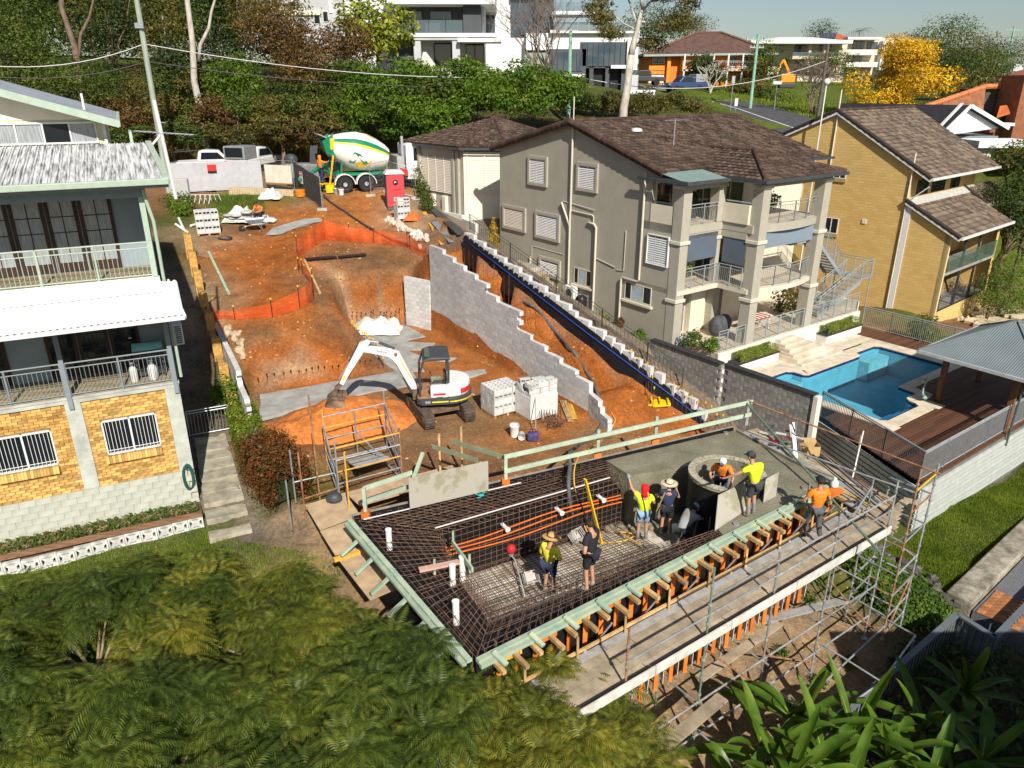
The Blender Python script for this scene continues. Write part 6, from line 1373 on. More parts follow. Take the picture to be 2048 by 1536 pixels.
# neighbour's side fence on that wall, steps and tank behind
sf_=thing('side_fence','dark slim metal fence stepping down beside the rendered house','fence',RW[2]+outw*.6)
for i in range(len(RW)-2):
    a=RW[i]+outw*.62+U(hh[i]+.15);b_=RW[i+1]+outw*.62+U(hh[i+1]+.15);railing(sf_,a,b_,.75,mat('dark_green_metal',(.05,.06,.055),.6),posts=2,gap=.18,name='fence_panel',r=.014)
ns=thing('side_steps','weathered concrete garden steps beside the rendered house gable','steps',GH.w(-4.1,12,1.8))
for k in range(6): MB(GH).box(-4.6,-3.35,11.5-k*.4,11.88-k*.4,.3,2.0-k*.2).B('step',pm,ns,bevel=.015)
MB(GH).box(-4.7,-3.35,11.9,14.2,.5,2.05).B('landing',pm,ns)
t=thing('water_tank','small round black water tank by the rendered house wall','tank',g3(GH.w(-3.7,8.0,0)));p=g3(GH.w(-3.75,7.6,0));MB().lathe([(p.z,.3),(p.z+.55,.31),(p.z+.68,.22),(p.z+.7,.02)],16,'z',(p.x,p.y,0)).B('tank',memb,t,auto=50)
t=thing('air_conditioner','white air conditioner unit at the foot of the rendered gable','air conditioner',g3(GH.w(-3.5,8.9,0)));z=gzl(-3.5,8.9);MB(GH).box(-3.62,-3.28,8.4,9.2,z,z+.75).B('casing',white,t,bevel=.02);MB(GH).lathe([(-3.64,.25),(-3.62,.25)],16,'x',(0,8.75,z+.38)).B('fan_grille',dkmetal,t)
t=thing('hose_reel','blue garden hose coiled on a reel by the patio shrubs','hose',g3(GH.w(-2.9,1.5,0)));p=GH.w(-2.9,1.3,.35);hp=[p+V((mC(a)*.24+.01*k,.02*k*.2,mS(a)*.24)) for k in range(4) for a in [2*PI*j/14 for j in range(14)]];tube_(hp,.02,6).B('hose',mat('hose_blue',(.05,.25,.42),.5),t,smooth=True);tube_([p,p-U(.5)],.03,6).B('stand',dkmetal,t)
# ---------------------------------------------------------------- block pallets
def hollow_block(m):
    mb=MB();L,W_,H_=.39,.19,.19
    for x0,x1,y0,y1 in((-L/2,L/2,-W_/2,-W_/2+.033),(-L/2,L/2,W_/2-.033,W_/2),(-L/2,-L/2+.033,-W_/2+.033,W_/2-.033),(L/2-.033,L/2,-W_/2+.033,W_/2-.033),(-.016,.016,-W_/2+.033,W_/2-.033)): mb.box(x0,x1,y0,y1,-H_/2,H_/2)
    return mb.mesh('block',m)
hb=hollow_block(mat('new_block',(.56,.555,.54),.92,.1,7,obj=.08,bump=.2,bscale=60))
def pallet_base(t,M,w_,d_):
    for k in range(5): MB(M).box(-w_/2,w_/2,-d_/2+k*(d_-.1)/4,-d_/2+.1+k*(d_-.1)/4,.1,.12).B('pallet_slat',tim,t)
    for k in range(3): MB(M).box(-w_/2+k*(w_-.09)/2,-w_/2+.09+k*(w_-.09)/2,-d_/2,d_/2,0,.098).B('pallet_bearer',tim,t)
def block_pallet(label,p,rz_,nx,ny,nz,jumble=0,wrap=False):
    t=thing('block_stack',label,'block stack',p,rz_,'stacks of new concrete blocks');M=BASE[t.name];w_,d_=nx*.4,ny*.2;pallet_base(t,M,w_,d_)
    for k in range(nz):
        for i in range(nx):
            for j in range(ny):
                if jumble and k>=nz-jumble and random.random()<.42: continue
                o=inst(hb,'block',t,(-w_/2+.2+i*.4+ru(-.008,.008),-d_/2+.1+j*.2,.22+k*.2+.0),(R(90) if k%2 and not wrap else 0,0,0))
                if jumble and k>=nz-jumble: o.rotation_euler=(rc((0,R(90))),0,ru(-.3,.3))
    if wrap:
        wm_=mat('shrink_wrap',(.62,.62,.60),.25,.12,3,spec=.6,bump=.4,bscale=8);MB(M).box(-w_/2-.015,w_/2+.015,-d_/2-.015,d_/2+.015,.12,.98).B('plastic_wrap',wm_,t)
    return t
block_pallet('neat stack of grey blocks beside the yellow drum',at(1002,822,ZP),R(33),3,5,5)
block_pallet('plastic-wrapped pallet with loose blocks heaped on top',at(1072,830,ZP),R(33),3,5,7,2,True)
block_pallet('stack of grey blocks in the upper yard by the brick fence',on(418,468),R(25),3,5,6)
block_pallet('small broken stack of grey blocks beside the red portable toilet',on(805,440),R(30),2,3,6,2)
# buckets, drum, bags, timber pallet, boards
def bucket(label,p,m,h=.32,r=.15,tip=0):
    t=thing('bucket',label,'bucket',p);MB(BASE[t.name]).lathe([(0,r*.86),(h,r),(h+.01,r*1.06),(h-.03,r*1.06),(h-.03,r*.95),(.02,r*.8),(.015,.01)],16,'z').B('pail',m,t,auto=50);MB(BASE[t.name]).tube([(-r,0,h-.02),(-r*.9,.03,h+.06),(0,.06,h+.1),(r*.9,.03,h+.06),(r,0,h-.02)],.006,5).B('handle',steelg,t);t.rotation_euler[0]=tip;return t
bucket('white bucket standing on brown earth left of the blue bag',at(1029,872,ZP),pvc,.42,.17);bucket('white bucket lying beside the standing white bucket',at(1043,868,ZP+.12),pvc,.3,.12,R(85));bucket('yellow drum at the foot of the block stack',at(993,825,ZP),mat('drum_yellow',(.7,.46,.02),.5),.4,.2);bucket('white bucket near the mixer wheels',on(683,390),pvc,.36,.18);bucket('grey bucket left of the white one near the mixer wheels',on(672,388),steelg,.36,.17)
t=thing('tool_bag','blue tool bag with pink stripes on the brown earth','bag',at(1066,882,ZP));p=at(1066,880,ZP);bb_=mat('bag_blue',(.05,.07,.22),.8,.3,9,col2=(.25,.06,.2),lo=.5,hi=.6);box_(p.x-.2,p.x+.2,p.y-.14,p.y+.14,p.z,p.z+.3).B('bag',bb_,t,bevel=.06);tube_([p+V((-.12,0,.28)),p+V((-.08,0,.42)),p+V((.08,0,.42)),p+V((.12,0,.28))],.015,6).B('handle',mat('bag_dark',(.02,.02,.05),.8),t)
t=thing('level_staff','thin grey staff leaning on the wrapped pallet behind the blue bag','tool',at(1072,875,ZP));tube_([at(1072,876,ZP),at(1070,768,.35)],.018,6).B('staff',steelg,t);tube_([at(1072,876,ZP),at(1072,876,ZP)+U(.05)],.03,6).B('foot',kcap,t)
t=thing('timber_pallet','brown timber pallet leaning on the long block wall','pallet',at(1055,755,ZP));a=at(1045,748,ZP+.05);b_=at(1090,762,ZP+.05);u=(b_-a).normalized();up=(wn_*.35+U(1.05))
for k in range(6): bar_(a+up*(k/5.5),b_+up*(k/5.5),.03,.13,up=tuple(up)).B('slat',tim,t)
for k in range(3): bar_(a.lerp(b_,k/2)-wn_*.0+V((.05,.08,0)),a.lerp(b_,k/2)+up+V((.05,.08,0)),.1,.06).B('bearer',tim,t)
for px,py,lab in((1100,770,'dark stained board leaning beside the timber pallet'),(1112,775,'weathered plank leaning right of the dark board')):
    t=thing('leaning_board',lab,'board',at(px,py,ZP));a=at(px,py,ZP);bar_(a,a+wn_*.5+U(1.35),.28,.03).B('board',blackf if px==1100 else tim,t);bar_(a+U(.3)+wn_*.1,a+wn_*.13+U(.4),.3,.05).B('cleat',tim,t)
t=thing('leaning_board','stained black board leaning on the block wall at the back of the pit','board',at(918,678,ZP));a=at(916,678,ZP);bar_(a,a+wn_*.25+V((.1,0,1.65)),.42,.03).B('board',mat('stained_ply',(.03,.025,.02),.7,.5,5,col2=(.4,.2,.1),lo=.55,hi=.62),t);bar_(a+U(.1),a+U(.16),.46,.05).B('cleat',blackf,t)
t=thing('tarpaulin','crumpled white tarpaulin at the pit corner','tarpaulin',at(750,665,ZP))
def crumple(label_parent,c,rx,ry,h,m,seed,name='sheet',n=14):
    mb=MB();vs=[]
    for i in range(n+1):
        for j in range(n+1):
            x,y=i/n*2-1,j/n*2-1;r=max(abs(x),abs(y));k=noise.fractal(V((x*2.2+seed,y*2.2,seed)),1,2,4)
            vs.append((c.x+rx*x*(1-.15*r*r)+.1*k,c.y+ry*y*(1-.12*r*r)+.1*k,c.z+h*(1-r*r)*(.75+.5*k)+.03+.05*abs(k)))
    mb.add(vs,[(i*(n+1)+j,(i+1)*(n+1)+j,(i+1)*(n+1)+j+1,i*(n+1)+j+1) for i in range(n) for j in range(n)]);return mb.B(name,m,label_parent,auto=50)
tarp=mat('white_plastic',(.66,.64,.60),.5,.15,4,col2=(.75,.70,.62));crumple(t,at(752,662,ZP+.08),1.5,.9,.75,tarp,3)
for k,(px,py,rx,ry,h,lab) in enumerate(((482,442,1.0,.9,.9,'white plastic sheet over stacked cement bags in the upper yard'),(541,398,.8,.6,.7,'white plastic heap near the fence planter'),(535,443,.6,.5,.3,'crumpled white bags beside the sitting worker'),(833,470,.45,.4,.3,'white and red striped bags among the rubble'))):
    t=thing('plastic_heap',lab,'plastic sheet',on(px,py));c=on(px,py);crumple(t,c,rx,ry,h,tarp,10+k*3)
    if k==0:
        for j in range(12): sphere_(c+V((ru(-.7,.7),ru(-.8,-.2),.12+.16*(j%4))),(.33,.22,.09),8).B('cement_bag',mat('bag_grey',(.42,.42,.41),.85,.12,6,obj=.1),t,smooth=True)
t=thing('plastic_spacers','yellow plastic formwork clamps stacked on the lower ramp','clamps',on(1318,812));c=on(1318,810);yp=mat('plastic_yellow',(.75,.50,.01),.5)
for k in range(5): bar_(c+V((-.45+.02*k,-.2+k*.12,.06)),c+V((.4,-.1+k*.13,.08)),.09,.12).B('clamp',yp,t)
for k in range(3): bar_(c+V((-.3+k*.3,-.25,.18)),c+V((-.25+k*.3,.45,.18)),.07,.07).B('clamp',yp,t)
t=thing('reo_bundle','tangled bundle of rusty steel cages on the ground by the wrapped pallet','steel bars',at(1105,860,ZP));mb=MB();c=at(1105,855,ZP)
for k in range(14): a=random.random()*PI;d=V((mC(a),mS(a),0))*ru(.3,.5);q=c+V((ru(-.3,.3),ru(-.25,.25),ru(.05,.5)));mb.tube([q-d,q+d],.012,5)
for k in range(8): q=c+V((-.4+.1*k,0,0));mb.tube([q,q+U(.55),q+V((.0,.4,.55)),q+V((0,.4,0))],.01,5)
mb.B('bars',rebar,t,kind='stuff')
for k,(px,py) in enumerate(((1130,815),(1122,820))):
    t=thing('timber_offcut',('pale','yellow')[k]+' timber offcuts piled right of the wrapped pallet','timber',at(px,py,ZP));
    for j in range(3): a=at(px+j*4,py-18,ZP+.06+j*.05);bar_(a,at(px+16+j*3,py+22,ZP+.06),.1,.05).B('offcut',tim if k else ytim,t)
# rubble and stones
rocks('rubble','broken sandstone rubble at the left top of the orange bank',[on(462,655),on(475,680),on(488,700),on(478,720)],.5,.25,mat('rubble_stone',(.48,.36,.24),.95,.3,5,obj=.2),16,'rubble');rocks('rubble','pale broken concrete rubble below the portable toilet',[on(780,440),on(800,455),on(830,470),on(850,490)],.5,.2,mat('rubble_pale',(.55,.47,.38),.95,.25,5,obj=.15),40,'rubble')
pb=thing('pebbles','scattered pebbles and clods over the orange earth','stones',on(700,560));mb=MB()
def clod(p,s):
    mb.add([p+V((mC(a)*s*ru(.7,1.2),mS(a)*s*ru(.7,1.2),-.01)) for a in(0,1.26,2.5,3.77,5)]+[p+V((ru(-.2,.2)*s,ru(-.2,.2)*s,s*ru(.5,.9)))],[(0,1,5),(1,2,5),(2,3,5),(3,4,5),(4,0,5)])
for k in range(1500):
    px,py=rc(((ru(410,700),ru(480,780)),(ru(540,1200),ru(680,960)),(ru(880,1400),ru(480,880)),(ru(440,830),ru(400,540)),(ru(1200,1800),ru(1130,1500))))
    p=on(px,py);clod(p,rc((.02,.025,.03,.03,.045,.07)))
mb.B('clods',mat('clod',(.44,.2,.08),.95,.3,3,isl=.4,col2=(.5,.3,.15)),pb,kind='stuff');pb['kind']='stuff'
mnd=thing('earth_mound','loose orange spoil heap under the digger bucket','earth mound',at(690,840,ZP));mb=MB();n=34;c=at(690,842,ZP)
vs=[];ux_=V((.93,.36,0));uy_=V((-.36,.93,0))
for i in range(n+1):
    for j in range(n+1):
        x,y=i/n*2-1,j/n*2-1;r=math.sqrt(x*x+y*y);p=c+ux_*x*2.9+uy_*y*1.9;k=noise.fractal(V((p.x*1.1,p.y*1.1,1)),1,2,5)
        vs.append((p.x,p.y,ZP-.06+max(0,(1-r))**.8*.95*(1+.2*k)+.07*k*(1 if r<1 else 0)-.1*(r>1)))
mb.add(vs,[(i*(n+1)+j,(i+1)*(n+1)+j,(i+1)*(n+1)+j+1,i*(n+1)+j+1) for i in range(n) for j in range(n)]);mb.B('spoil',mat('spoil',(.54,.175,.04),.95,.25,6,bump=.8,bscale=18),mnd,smooth=True)
# orange barrier mesh on pickets
om,t,b=nodes('barrier_mesh');N=t.nodes;uv=N.new('ShaderNodeUVMap');ck=N.new('ShaderNodeTexBrick');ck.inputs['Scale'].default_value=1;ck.inputs['Brick Width'].default_value=.09;ck.inputs['Row Height'].default_value=.055;ck.inputs['Mortar Size'].default_value=.0095;ck.inputs['Mortar Smooth'].default_value=0;lk(t,uv.outputs[0],ck.inputs[0]);b.inputs['Base Color'].default_value=(.80,.10,.015,1);b.inputs['Roughness'].default_value=.5;tp_=N.new('ShaderNodeBsdfTransparent');ms=N.new('ShaderNodeMixShader');lk(t,ck.outputs['Fac'],ms.inputs[0]);lk(t,tp_.outputs[0],ms.inputs[1]);lk(t,b.outputs[0],ms.inputs[2]);lk(t,ms.outputs[0],N['Material Output'].inputs[0]);MATS['barrier_mesh']=om
def barrier(label,pix,h):
    t=thing('barrier_mesh',label,'barrier',on(*pix[0]));P=[]
    for i in range(len(pix)-1):
        for k in range(8): u=k/8;P.append(on(pix[i][0]*(1-u)+pix[i+1][0]*u,pix[i][1]*(1-u)+pix[i+1][1]*u))
    P.append(on(*pix[-1]));mb=MB();L=0
    for i in range(len(P)-1):
        p,q=P[i],P[i+1];hs=lambda k:h[min(len(h)-1,int(k/8))]*(1-(k/8%1))+h[min(len(h)-1,int(k/8)+1)]*(k/8%1)
        s=V((noise.noise(p*1.5)*.18,noise.noise(p*1.5+V((3,3,3)))*.18,0));s2=V((noise.noise(q*1.5)*.18,noise.noise(q*1.5+V((3,3,3)))*.18,0));d=(q-p).length;h1,h2=hs(i),hs(i+1)
        rows=4
        for r in range(rows):
            f0,f1=r/rows,(r+1)/rows;bl=lambda s_,f:s_*mS(f*PI)
            mb.add([p+bl(s,f0)+U(.02+h1*f0),q+bl(s2,f0)+U(.02+h2*f0),q+bl(s2,f1)+U(.02+h2*f1),p+bl(s,f1)+U(.02+h1*f1)],[(0,1,2,3)],0,[[(L,f0*.9),(L+d,f0*.9),(L+d,f1*.9),(L,f1*.9)]])
        L+=d
    mb.B('mesh',om,t,smooth=True)
    for i,px in enumerate(pix): p=on(*px);tube_([p-U(.1),p+V((0,0,h[min(i,len(h)-1)]+.22))],.02,5).B('picket',kcap,t);MB().cyl(p.x,p.y,p.z+h[min(i,len(h)-1)]+.2,p.z+h[min(i,len(h)-1)]+.27,.035,n=8).B('picket_cap',ycap,t)
barrier('sagging orange barrier mesh curving across the orange bank',[(415,640),(470,640),(545,635),(600,618),(628,600),(626,575),(605,548)],[.45,.4,.6,.8,.9,.7,.5])
barrier('orange barrier mesh along the back of the excavation',[(598,545),(596,515),(650,480),(700,484),(748,487),(815,495),(820,500),(860,520)],[.5,.9,1.1,.8,.7,.7,.8,.4])
t=thing('orange_mesh_heap','bunched orange mesh and plastic by the side boards','barrier',on(828,450));crumple(t,on(825,440),.5,.5,.5,mat('orange_plastic',(.75,.13,.02),.6,.2,8),31)
# boards and planks lying about
def lie(name,label,a,b_,w_,h_,m,cat='board',dz=.04):
    a,b_=on(*a,dz),on(*b_,dz);t=thing(name,label,cat,(a+b_)/2);bar_(a,b_,w_,h_).B('board',m,t);bar_(a.lerp(b_,.02)+U(h_*.5),a.lerp(b_,.05)+U(h_*.5),w_*.9,.012).B('batten',m,t);return t
lie('plank','green timber lying along the left side of the orange plateau',(417,505),(458,590),.12,.08,gtim);lie('plank','pale straight timber lying beside the cut',(609,522),(640,588),.1,.08,tim);lie('plank','black stained sheet piece behind the cut, left',(612,520),(672,515),.5,.03,blackf);lie('plank','black stained sheet piece behind the cut, right',(676,515),(732,510),.5,.03,blackf);lie('plank','orange board lying beside the block wall top',(848,425),(885,490),.25,.05,ytim);lie('plank','dark grey sheet lying under the pale side wall',(860,415),(925,470),.5,.04,dkmetal);lie('plank','grey sheet lying right of the orange board',(868,445),(905,485),.4,.04,bluegrey);lie('plank','thin timber lying on the pale pit floor',(963,727),(985,734),.06,.05,tim)
# concrete pump hose and air line
def hose(label,pix,r,m,lift=None,cat='hose'):
    pts=[]
    for i,p in enumerate(pix):
        pts.append(on(p[0],p[1],r) if len(p)==2 else at(*p))
    P=[]
    for i in range(len(pts)-1):
        p0=pts[max(i-1,0)];p1=pts[i];p2=pts[i+1];p3=pts[min(i+2,len(pts)-1)]
        for k in range(6):
            u=k/6;P.append(.5*((2*p1)+(p2-p0)*u+(2*p0-5*p1+4*p2-p3)*u*u+(3*p1-p0-3*p2+p3)*u**3))
    P.append(pts[-1]);t=thing('pump_hose',label,cat,pts[0]);tube_(P,r,8).B('hose',m,t,smooth=True);tube_([pts[-1],pts[-1]+(P[-1]-P[-2]).normalized()*.15],r*1.3,8).B('coupling',dkmetal,t);return t
rub=mat('rubber',(.05,.05,.052),.6,.3,6)
hose('dark pump hose running from the mixer truck down past the barrier mesh',[(648,392),(660,405),(690,425),(730,452),(770,475),(815,492),(845,505)],.06,rub);hose('dark pump hose snaking down the orange ramp to the new pool',[(1020,604),(1050,608),(1075,622),(1110,665),(1150,710),(1175,750),(1195,790),(1205,835),(1195,865),(1170,885),(1140,905,.15),(1140,930,.3),(1137,975,.1),(1145,1030,-.9),(1163,1060,-1.5)],.06,mat('rubber_grey',(.10,.105,.11),.6,.25,5));hose('thin yellow air line beside the pump hose',[(1190,775),(1225,830),(1228,848),(1200,885),(1160,910,.3),(1148,960,.2),(1165,1040,-1.2),(1190,1082,-1.6),(1240,1083,-1.6),(1270,1070,-1.6),(1240,1065,-1.6),(1284,1090,-1.55)],.02,mat('airline_yellow',(.6,.36,.05),.6))
# ---------------------------------------------------------------- lettering
def text(parent,s,size,M,m,name='lettering',ext=.002):
    c=bpy.data.curves.new(name,'FONT');c.body=s;c.size=size;c.align_x='CENTER';c.align_y='CENTER';c.extrude=ext;c.resolution_u=2
    o=bpy.data.objects.new(name,c);COL.objects.link(o);dg=bpy.context.evaluated_depsgraph_get();me=bpy.data.meshes.new_from_object(o.evaluated_get(dg));bpy.data.objects.remove(o);bpy.data.curves.remove(c)
    me.transform(base_of(parent).inverted()@M);me.materials.clear();me.materials.append(m);q=bpy.data.objects.new(name,me);COL.objects.link(q);q.parent=parent;return q
blackp=mat('black_paint',(.015,.015,.016),.5);redp=mat('red_paint',(.55,.03,.025),.5)
def extr(mb,pts,y0,y1,m=0):
    """side profile pts (x,z) given width from y0 to y1"""
    n=len(pts);mb.add([(x,y0,z) for x,z in pts]+[(x,y1,z) for x,z in pts],[tuple(range(n)),tuple(range(n,2*n))[::-1]]+[((k+1)%n,k,n+k,n+(k+1)%n) for k in range(n)],m);return mb
# ---------------------------------------------------------------- excavator
ex=thing('excavator','white and grey mini excavator with its arm bent over an orange heap','excavator',V((-2.72,25.75,ZP+.02)),R(188));M=BASE[ex.name]
exw=mat('digger_white',(.74,.74,.72),.4,.06,3,coat=.2);exg=mat('digger_grey',(.055,.06,.065),.5,.15,4);exy=mat('digger_yellow',(.72,.58,.02),.5);trk=mat('track_rubber',(.085,.065,.05),.9,.35,6,bump=.3,bscale=20);mud=mat('muddy_steel',(.13,.09,.06),.75,.5,5,col2=(.2,.13,.09))
TR=M@MR(R(-74),4,'Z')
for s in(-1,1):
    y0,y1=(s*.78-.2,s*.78+.2)
    prof=[];L_,r=.95,.27
    for k in range(9): a=R(90+180*k/8);prof.append((-L_+r*mC(a),.28+r*mS(a)))
    for k in range(9): a=R(-90+180*k/8);prof.append((L_+r*mC(a),.28+r*mS(a)))
    tk=extr(MB(TR),prof,y0,y1).B('track',trk,ex,bevel=.02)
    lug=MB(TR)
    P=[V((x,0,z)) for x,z in prof];tot=[]
    for i in range(len(P)):
        p,q=P[i],P[(i+1)%len(P)];n=max(1,int((q-p).length/.1))
        for k in range(n): tot.append((p.lerp(q,k/n),(q-p).normalized()))
    for p,d in tot:
        nn=V((d.z,0,-d.x));nn=nn if nn.dot(p-U(.28))>0 else -nn;lug.bar((p.x+nn.x*.012,y0+.01,p.z+nn.z*.012),(p.x+nn.x*.012,y1-.01,p.z+nn.z*.012),.045,.035)
    lug.B('track_lugs',trk,tk,kind='stuff')
    for x in(-.95,.95): MB(TR).lathe([(y0-.012,.02),(y0-.012,.19),(y1+.012,.19),(y1+.012,.02)],16,'y',(x,0,.28)).B('sprocket',mud,tk)
    for k in range(4): MB(TR).lathe([(y0-.01,.08),(y1+.01,.08)],10,'y',(-.55+k*.36,0,.13)).B('roller',mud,tk)
MB(TR).box(-.55,.55,-.6,.6,.3,.55).B('undercarriage',mud,ex);MB(M).cyl(0,0,.5,.72,.42,n=20).B('slew_ring',mud,ex)
bl=extr(MB(TR),[(1.35,.12),(1.42,.12),(1.5,.3),(1.44,.46),(1.38,.46),(1.4,.3)],-.95,.95).B('dozer_blade',mud,ex);MB(TR).box(.5,1.38,-.5,-.4,.2,.3).box(.5,1.38,.4,.5,.2,.3).B('blade_arm',mud,ex)
# upper house: rounded plan
pl=[(.75,-.75),(.85,-.6),(.85,.6),(.75,.75)]
for k in range(13): a=R(90+180*k/12);pl.append((-.35+.85*mC(a),.82*mS(a)))
MB(M).prism(pl,.72,.98).B('skirt',exg,ex,bevel=.03)
st_=MB(M)
def belt(z0,z1,off,k0,k1):
    for k in range(k0,k1):
        a,b_=R(90+180*k/12),R(90+180*(k+1)/12);P=[(-.35+(.85+off)*mC(a),(.82+off)*mS(a)),(-.35+(.85+off)*mC(b_),(.82+off)*mS(b_))];st_.add([(*P[0],z0),(*P[1],z0),(*P[1],z1),(*P[0],z1)],[(3,2,1,0)])
belt(.83,.88,.035,0,5);belt(.83,.88,.035,7,12);st_.box(-.3,.3,.822,.835,.83,.88);st_.B('yellow_stripe',exy,ex)
hood=[(-.35+.8*mC(R(90+180*k/12)),.78*mS(R(90+180*k/12))) for k in range(13)]+[(-.25,-.78),(-.25,.78)][::1]
MB(M).prism([(-.25,.78)]+hood[:13]+[(-.25,-.78)],.98,1.5).B('engine_hood',exw,ex,bevel=.08)
rp_=MB(M)
for k in range(2,5):
    a,b_=R(90+180*k/12),R(90+180*(k+1)/12);rp_.add([(-.35+.815*mC(a),.795*mS(a),1.08),(-.35+.815*mC(b_),.795*mS(b_),1.08),(-.35+.815*mC(b_),.795*mS(b_),1.28),(-.35+.815*mC(a),.795*mS(a),1.28)],[(3,2,1,0)])
rp_.B('red_panel',redp,ex)
MB(M).box(-.3,.35,.45,.79,.98,1.42).B('side_box',exw,ex,bevel=.07);MB(M).box(-.2,.25,.793,.8,1.1,1.18).B('red_label',redp,ex)
MB(M).box(-.25,.8,-.74,.74,.98,1.02).B('floor',mat('floor_tan',(.33,.17,.09),.8,.25,5),ex)
sx_=MB(M).box(-.25,.2,-.3,.2,1.02,1.3).B('seat',mat('seat_grey',(.07,.075,.08),.8),ex,bevel=.05);MB(M).box(-.3,-.18,-.28,.18,1.3,1.75).B('backrest',MATS['seat_grey'],sx_,bevel=.05)
for y in(-.45,.35): MB(M).box(-.1,.3,y-.08,y+.08,1.02,1.38).B('console',mat('khaki',(.20,.20,.14),.7),ex,bevel=.03);MB(M).tube([(.25,y,1.38),(.32,y,1.6)],.02,6).B('joystick',exg,ex)
for y in(-.12,.02): MB(M).tube([(.65,y,1.02),(.6,y,1.45)],.012,6).B('lever',exg,ex)
# canopy on four posts
cp=MB(M)
for y in(-.62,.62):
    cp.tube([(.72,y,1.02),(.7,y,1.9),(.55,y,2.38),(.42,y,2.45)],.04,8).tube([(-.32,y,1.45),(-.34,y,2.1),(-.3,y,2.45)],.045,8)
cp.B('canopy_frame',exg,ex,auto=40);extr(MB(M),[(-.42,2.4),(-.36,2.5),(.3,2.52),(.55,2.44),(.6,2.36),(.5,2.36)],-.68,.68).B('canopy_roof',exg,ex,bevel=.04);MB(M).box(.2,.5,-.5,.5,2.505,2.515).B('roof_hatch',mat('hatch_green',(.10,.12,.09),.4),ex)
# boom, stick, linkage, bucket (in the plane y=-.05)
def arm(pts,hs,w_,name,m):
    """a box-section arm following pts (x,z) with depth hs"""
    mb=MB(M);up=[];dn=[]
    for i,p in enumerate(pts):
        p=V((p[0],0,p[1]));d=(V((pts[min(i+1,len(pts)-1)][0],0,pts[min(i+1,len(pts)-1)][1]))-V((pts[max(i-1,0)][0],0,pts[max(i-1,0)][1]))).normalized();n=V((-d.z,0,d.x));up.append(p+n*hs[i]/2);dn.append(p-n*hs[i]/2)
    pr=[(v.x,v.z) for v in up]+[(v.x,v.z) for v in dn[::-1]];extr(mb,pr,-.05-w_/2,-.05+w_/2);return mb.B(name,m,ex,bevel=.015)
arm([(.85,1.0),(1.02,1.35),(1.35,2.1),(1.52,2.42),(1.75,2.56),(2.35,2.68),(2.62,2.72)],[.2,.26,.3,.36,.32,.24,.2],.2,'boom',exw)
arm([(1.0,1.5),(1.38,2.3)],[.06,.06],.206,'boom_stripe',exy)
arm([(2.45,3.02),(2.68,2.86),(2.9,2.5),(3.25,1.95),(3.55,1.42)],[.14,.3,.26,.2,.15],.18,'stick',exw);arm([(3.38,1.74),(3.48,1.56)],[.1,.09],.186,'stick_stripe',exy)
def cyl_(a,b_,r,m,name): MB(M).tube([(a[0],-.05,a[1]),(b_[0],-.05,b_[1])],r,10).B(name,m,ex)
cyl_((1.0,.9),(1.28,1.55),.06,exg,'boom_cylinder');cyl_((1.28,1.55),(1.55,2.15),.035,steelg,'boom_rod');cyl_((1.55,2.68),(2.1,2.95),.05,exg,'stick_cylinder');cyl_((2.1,2.95),(2.48,3.02),.03,steelg,'stick_rod');cyl_((2.85,2.86),(3.2,2.25),.045,exg,'bucket_cylinder');cyl_((3.2,2.25),(3.62,1.6),.028,steelg,'bucket_rod')
MB(M).tube([(1.05,-.17,1.4),(1.4,-.17,2.25),(1.8,-.17,2.68),(2.5,-.17,2.85),(2.9,-.17,2.3),(3.3,-.17,1.6)],.02,6).B('hydraulic_hose',rub,ex,smooth=True)
MB(M).box(.7,1.0,-.22,.12,.68,1.1).B('swing_post',mud,ex,bevel=.03);MB(M).tube([(1.52,-.2,2.5),(1.52,.1,2.5)],.06,10).B('pivot_pin',mat('rust_pin',(.25,.09,.05),.7),ex)
arm([(3.55,1.42),(3.75,1.25),(3.8,1.05)],[.12,.14,.14],.3,'linkage',mud);MB(M).box(3.55,3.85,-.25,.15,.8,1.1).B('tilt_hitch',mud,ex,bevel=.03)
bkt=MB(M);pr=[(3.45,.95),(3.9,1.0),(4.15,.8),(4.2,.5),(4.0,.25),(3.65,.12),(3.35,.1)]
n=len(pr)
for s in(-1,1): bkt.add([(x,-.05+s*.5,z) for x,z in pr],[tuple(range(n))])
bkt.add([(x,-.55,z) for x,z in pr]+[(x,.45,z) for x,z in pr],[(k,k+1,n+k+1,n+k) for k in range(n-1)])
bk=bkt.B('bucket',mat('bucket_steel',(.16,.11,.075),.7,.45,3,col2=(.30,.2,.13)),ex);so_=bk.modifiers.new('solid','SOLIDIFY');so_.thickness=.03
MB(M).bar((3.33,-.56,.1),(3.33,.46,.1),.12,.03).B('cutting_edge',mud,bk)
text(ex,'bobcat',.14,M@MT((2.0,.055,2.62))@MR(R(180),4,'Z')@MR(R(90),4,'X')@MR(R(-12),4,'Z'),blackp)
text(ex,'E45',.13,M@MT((.45,.845,.86))@MR(R(180),4,'Z')@MR(R(90),4,'X'),white);MB(M).box(-.3,.7,.76,.828,.74,.97).B('side_skirt',exg,ex);text(ex,'bobcat',.08,M@MT((.02,.798,1.04))@MR(R(180),4,'Z')@MR(R(90),4,'X'),blackp)
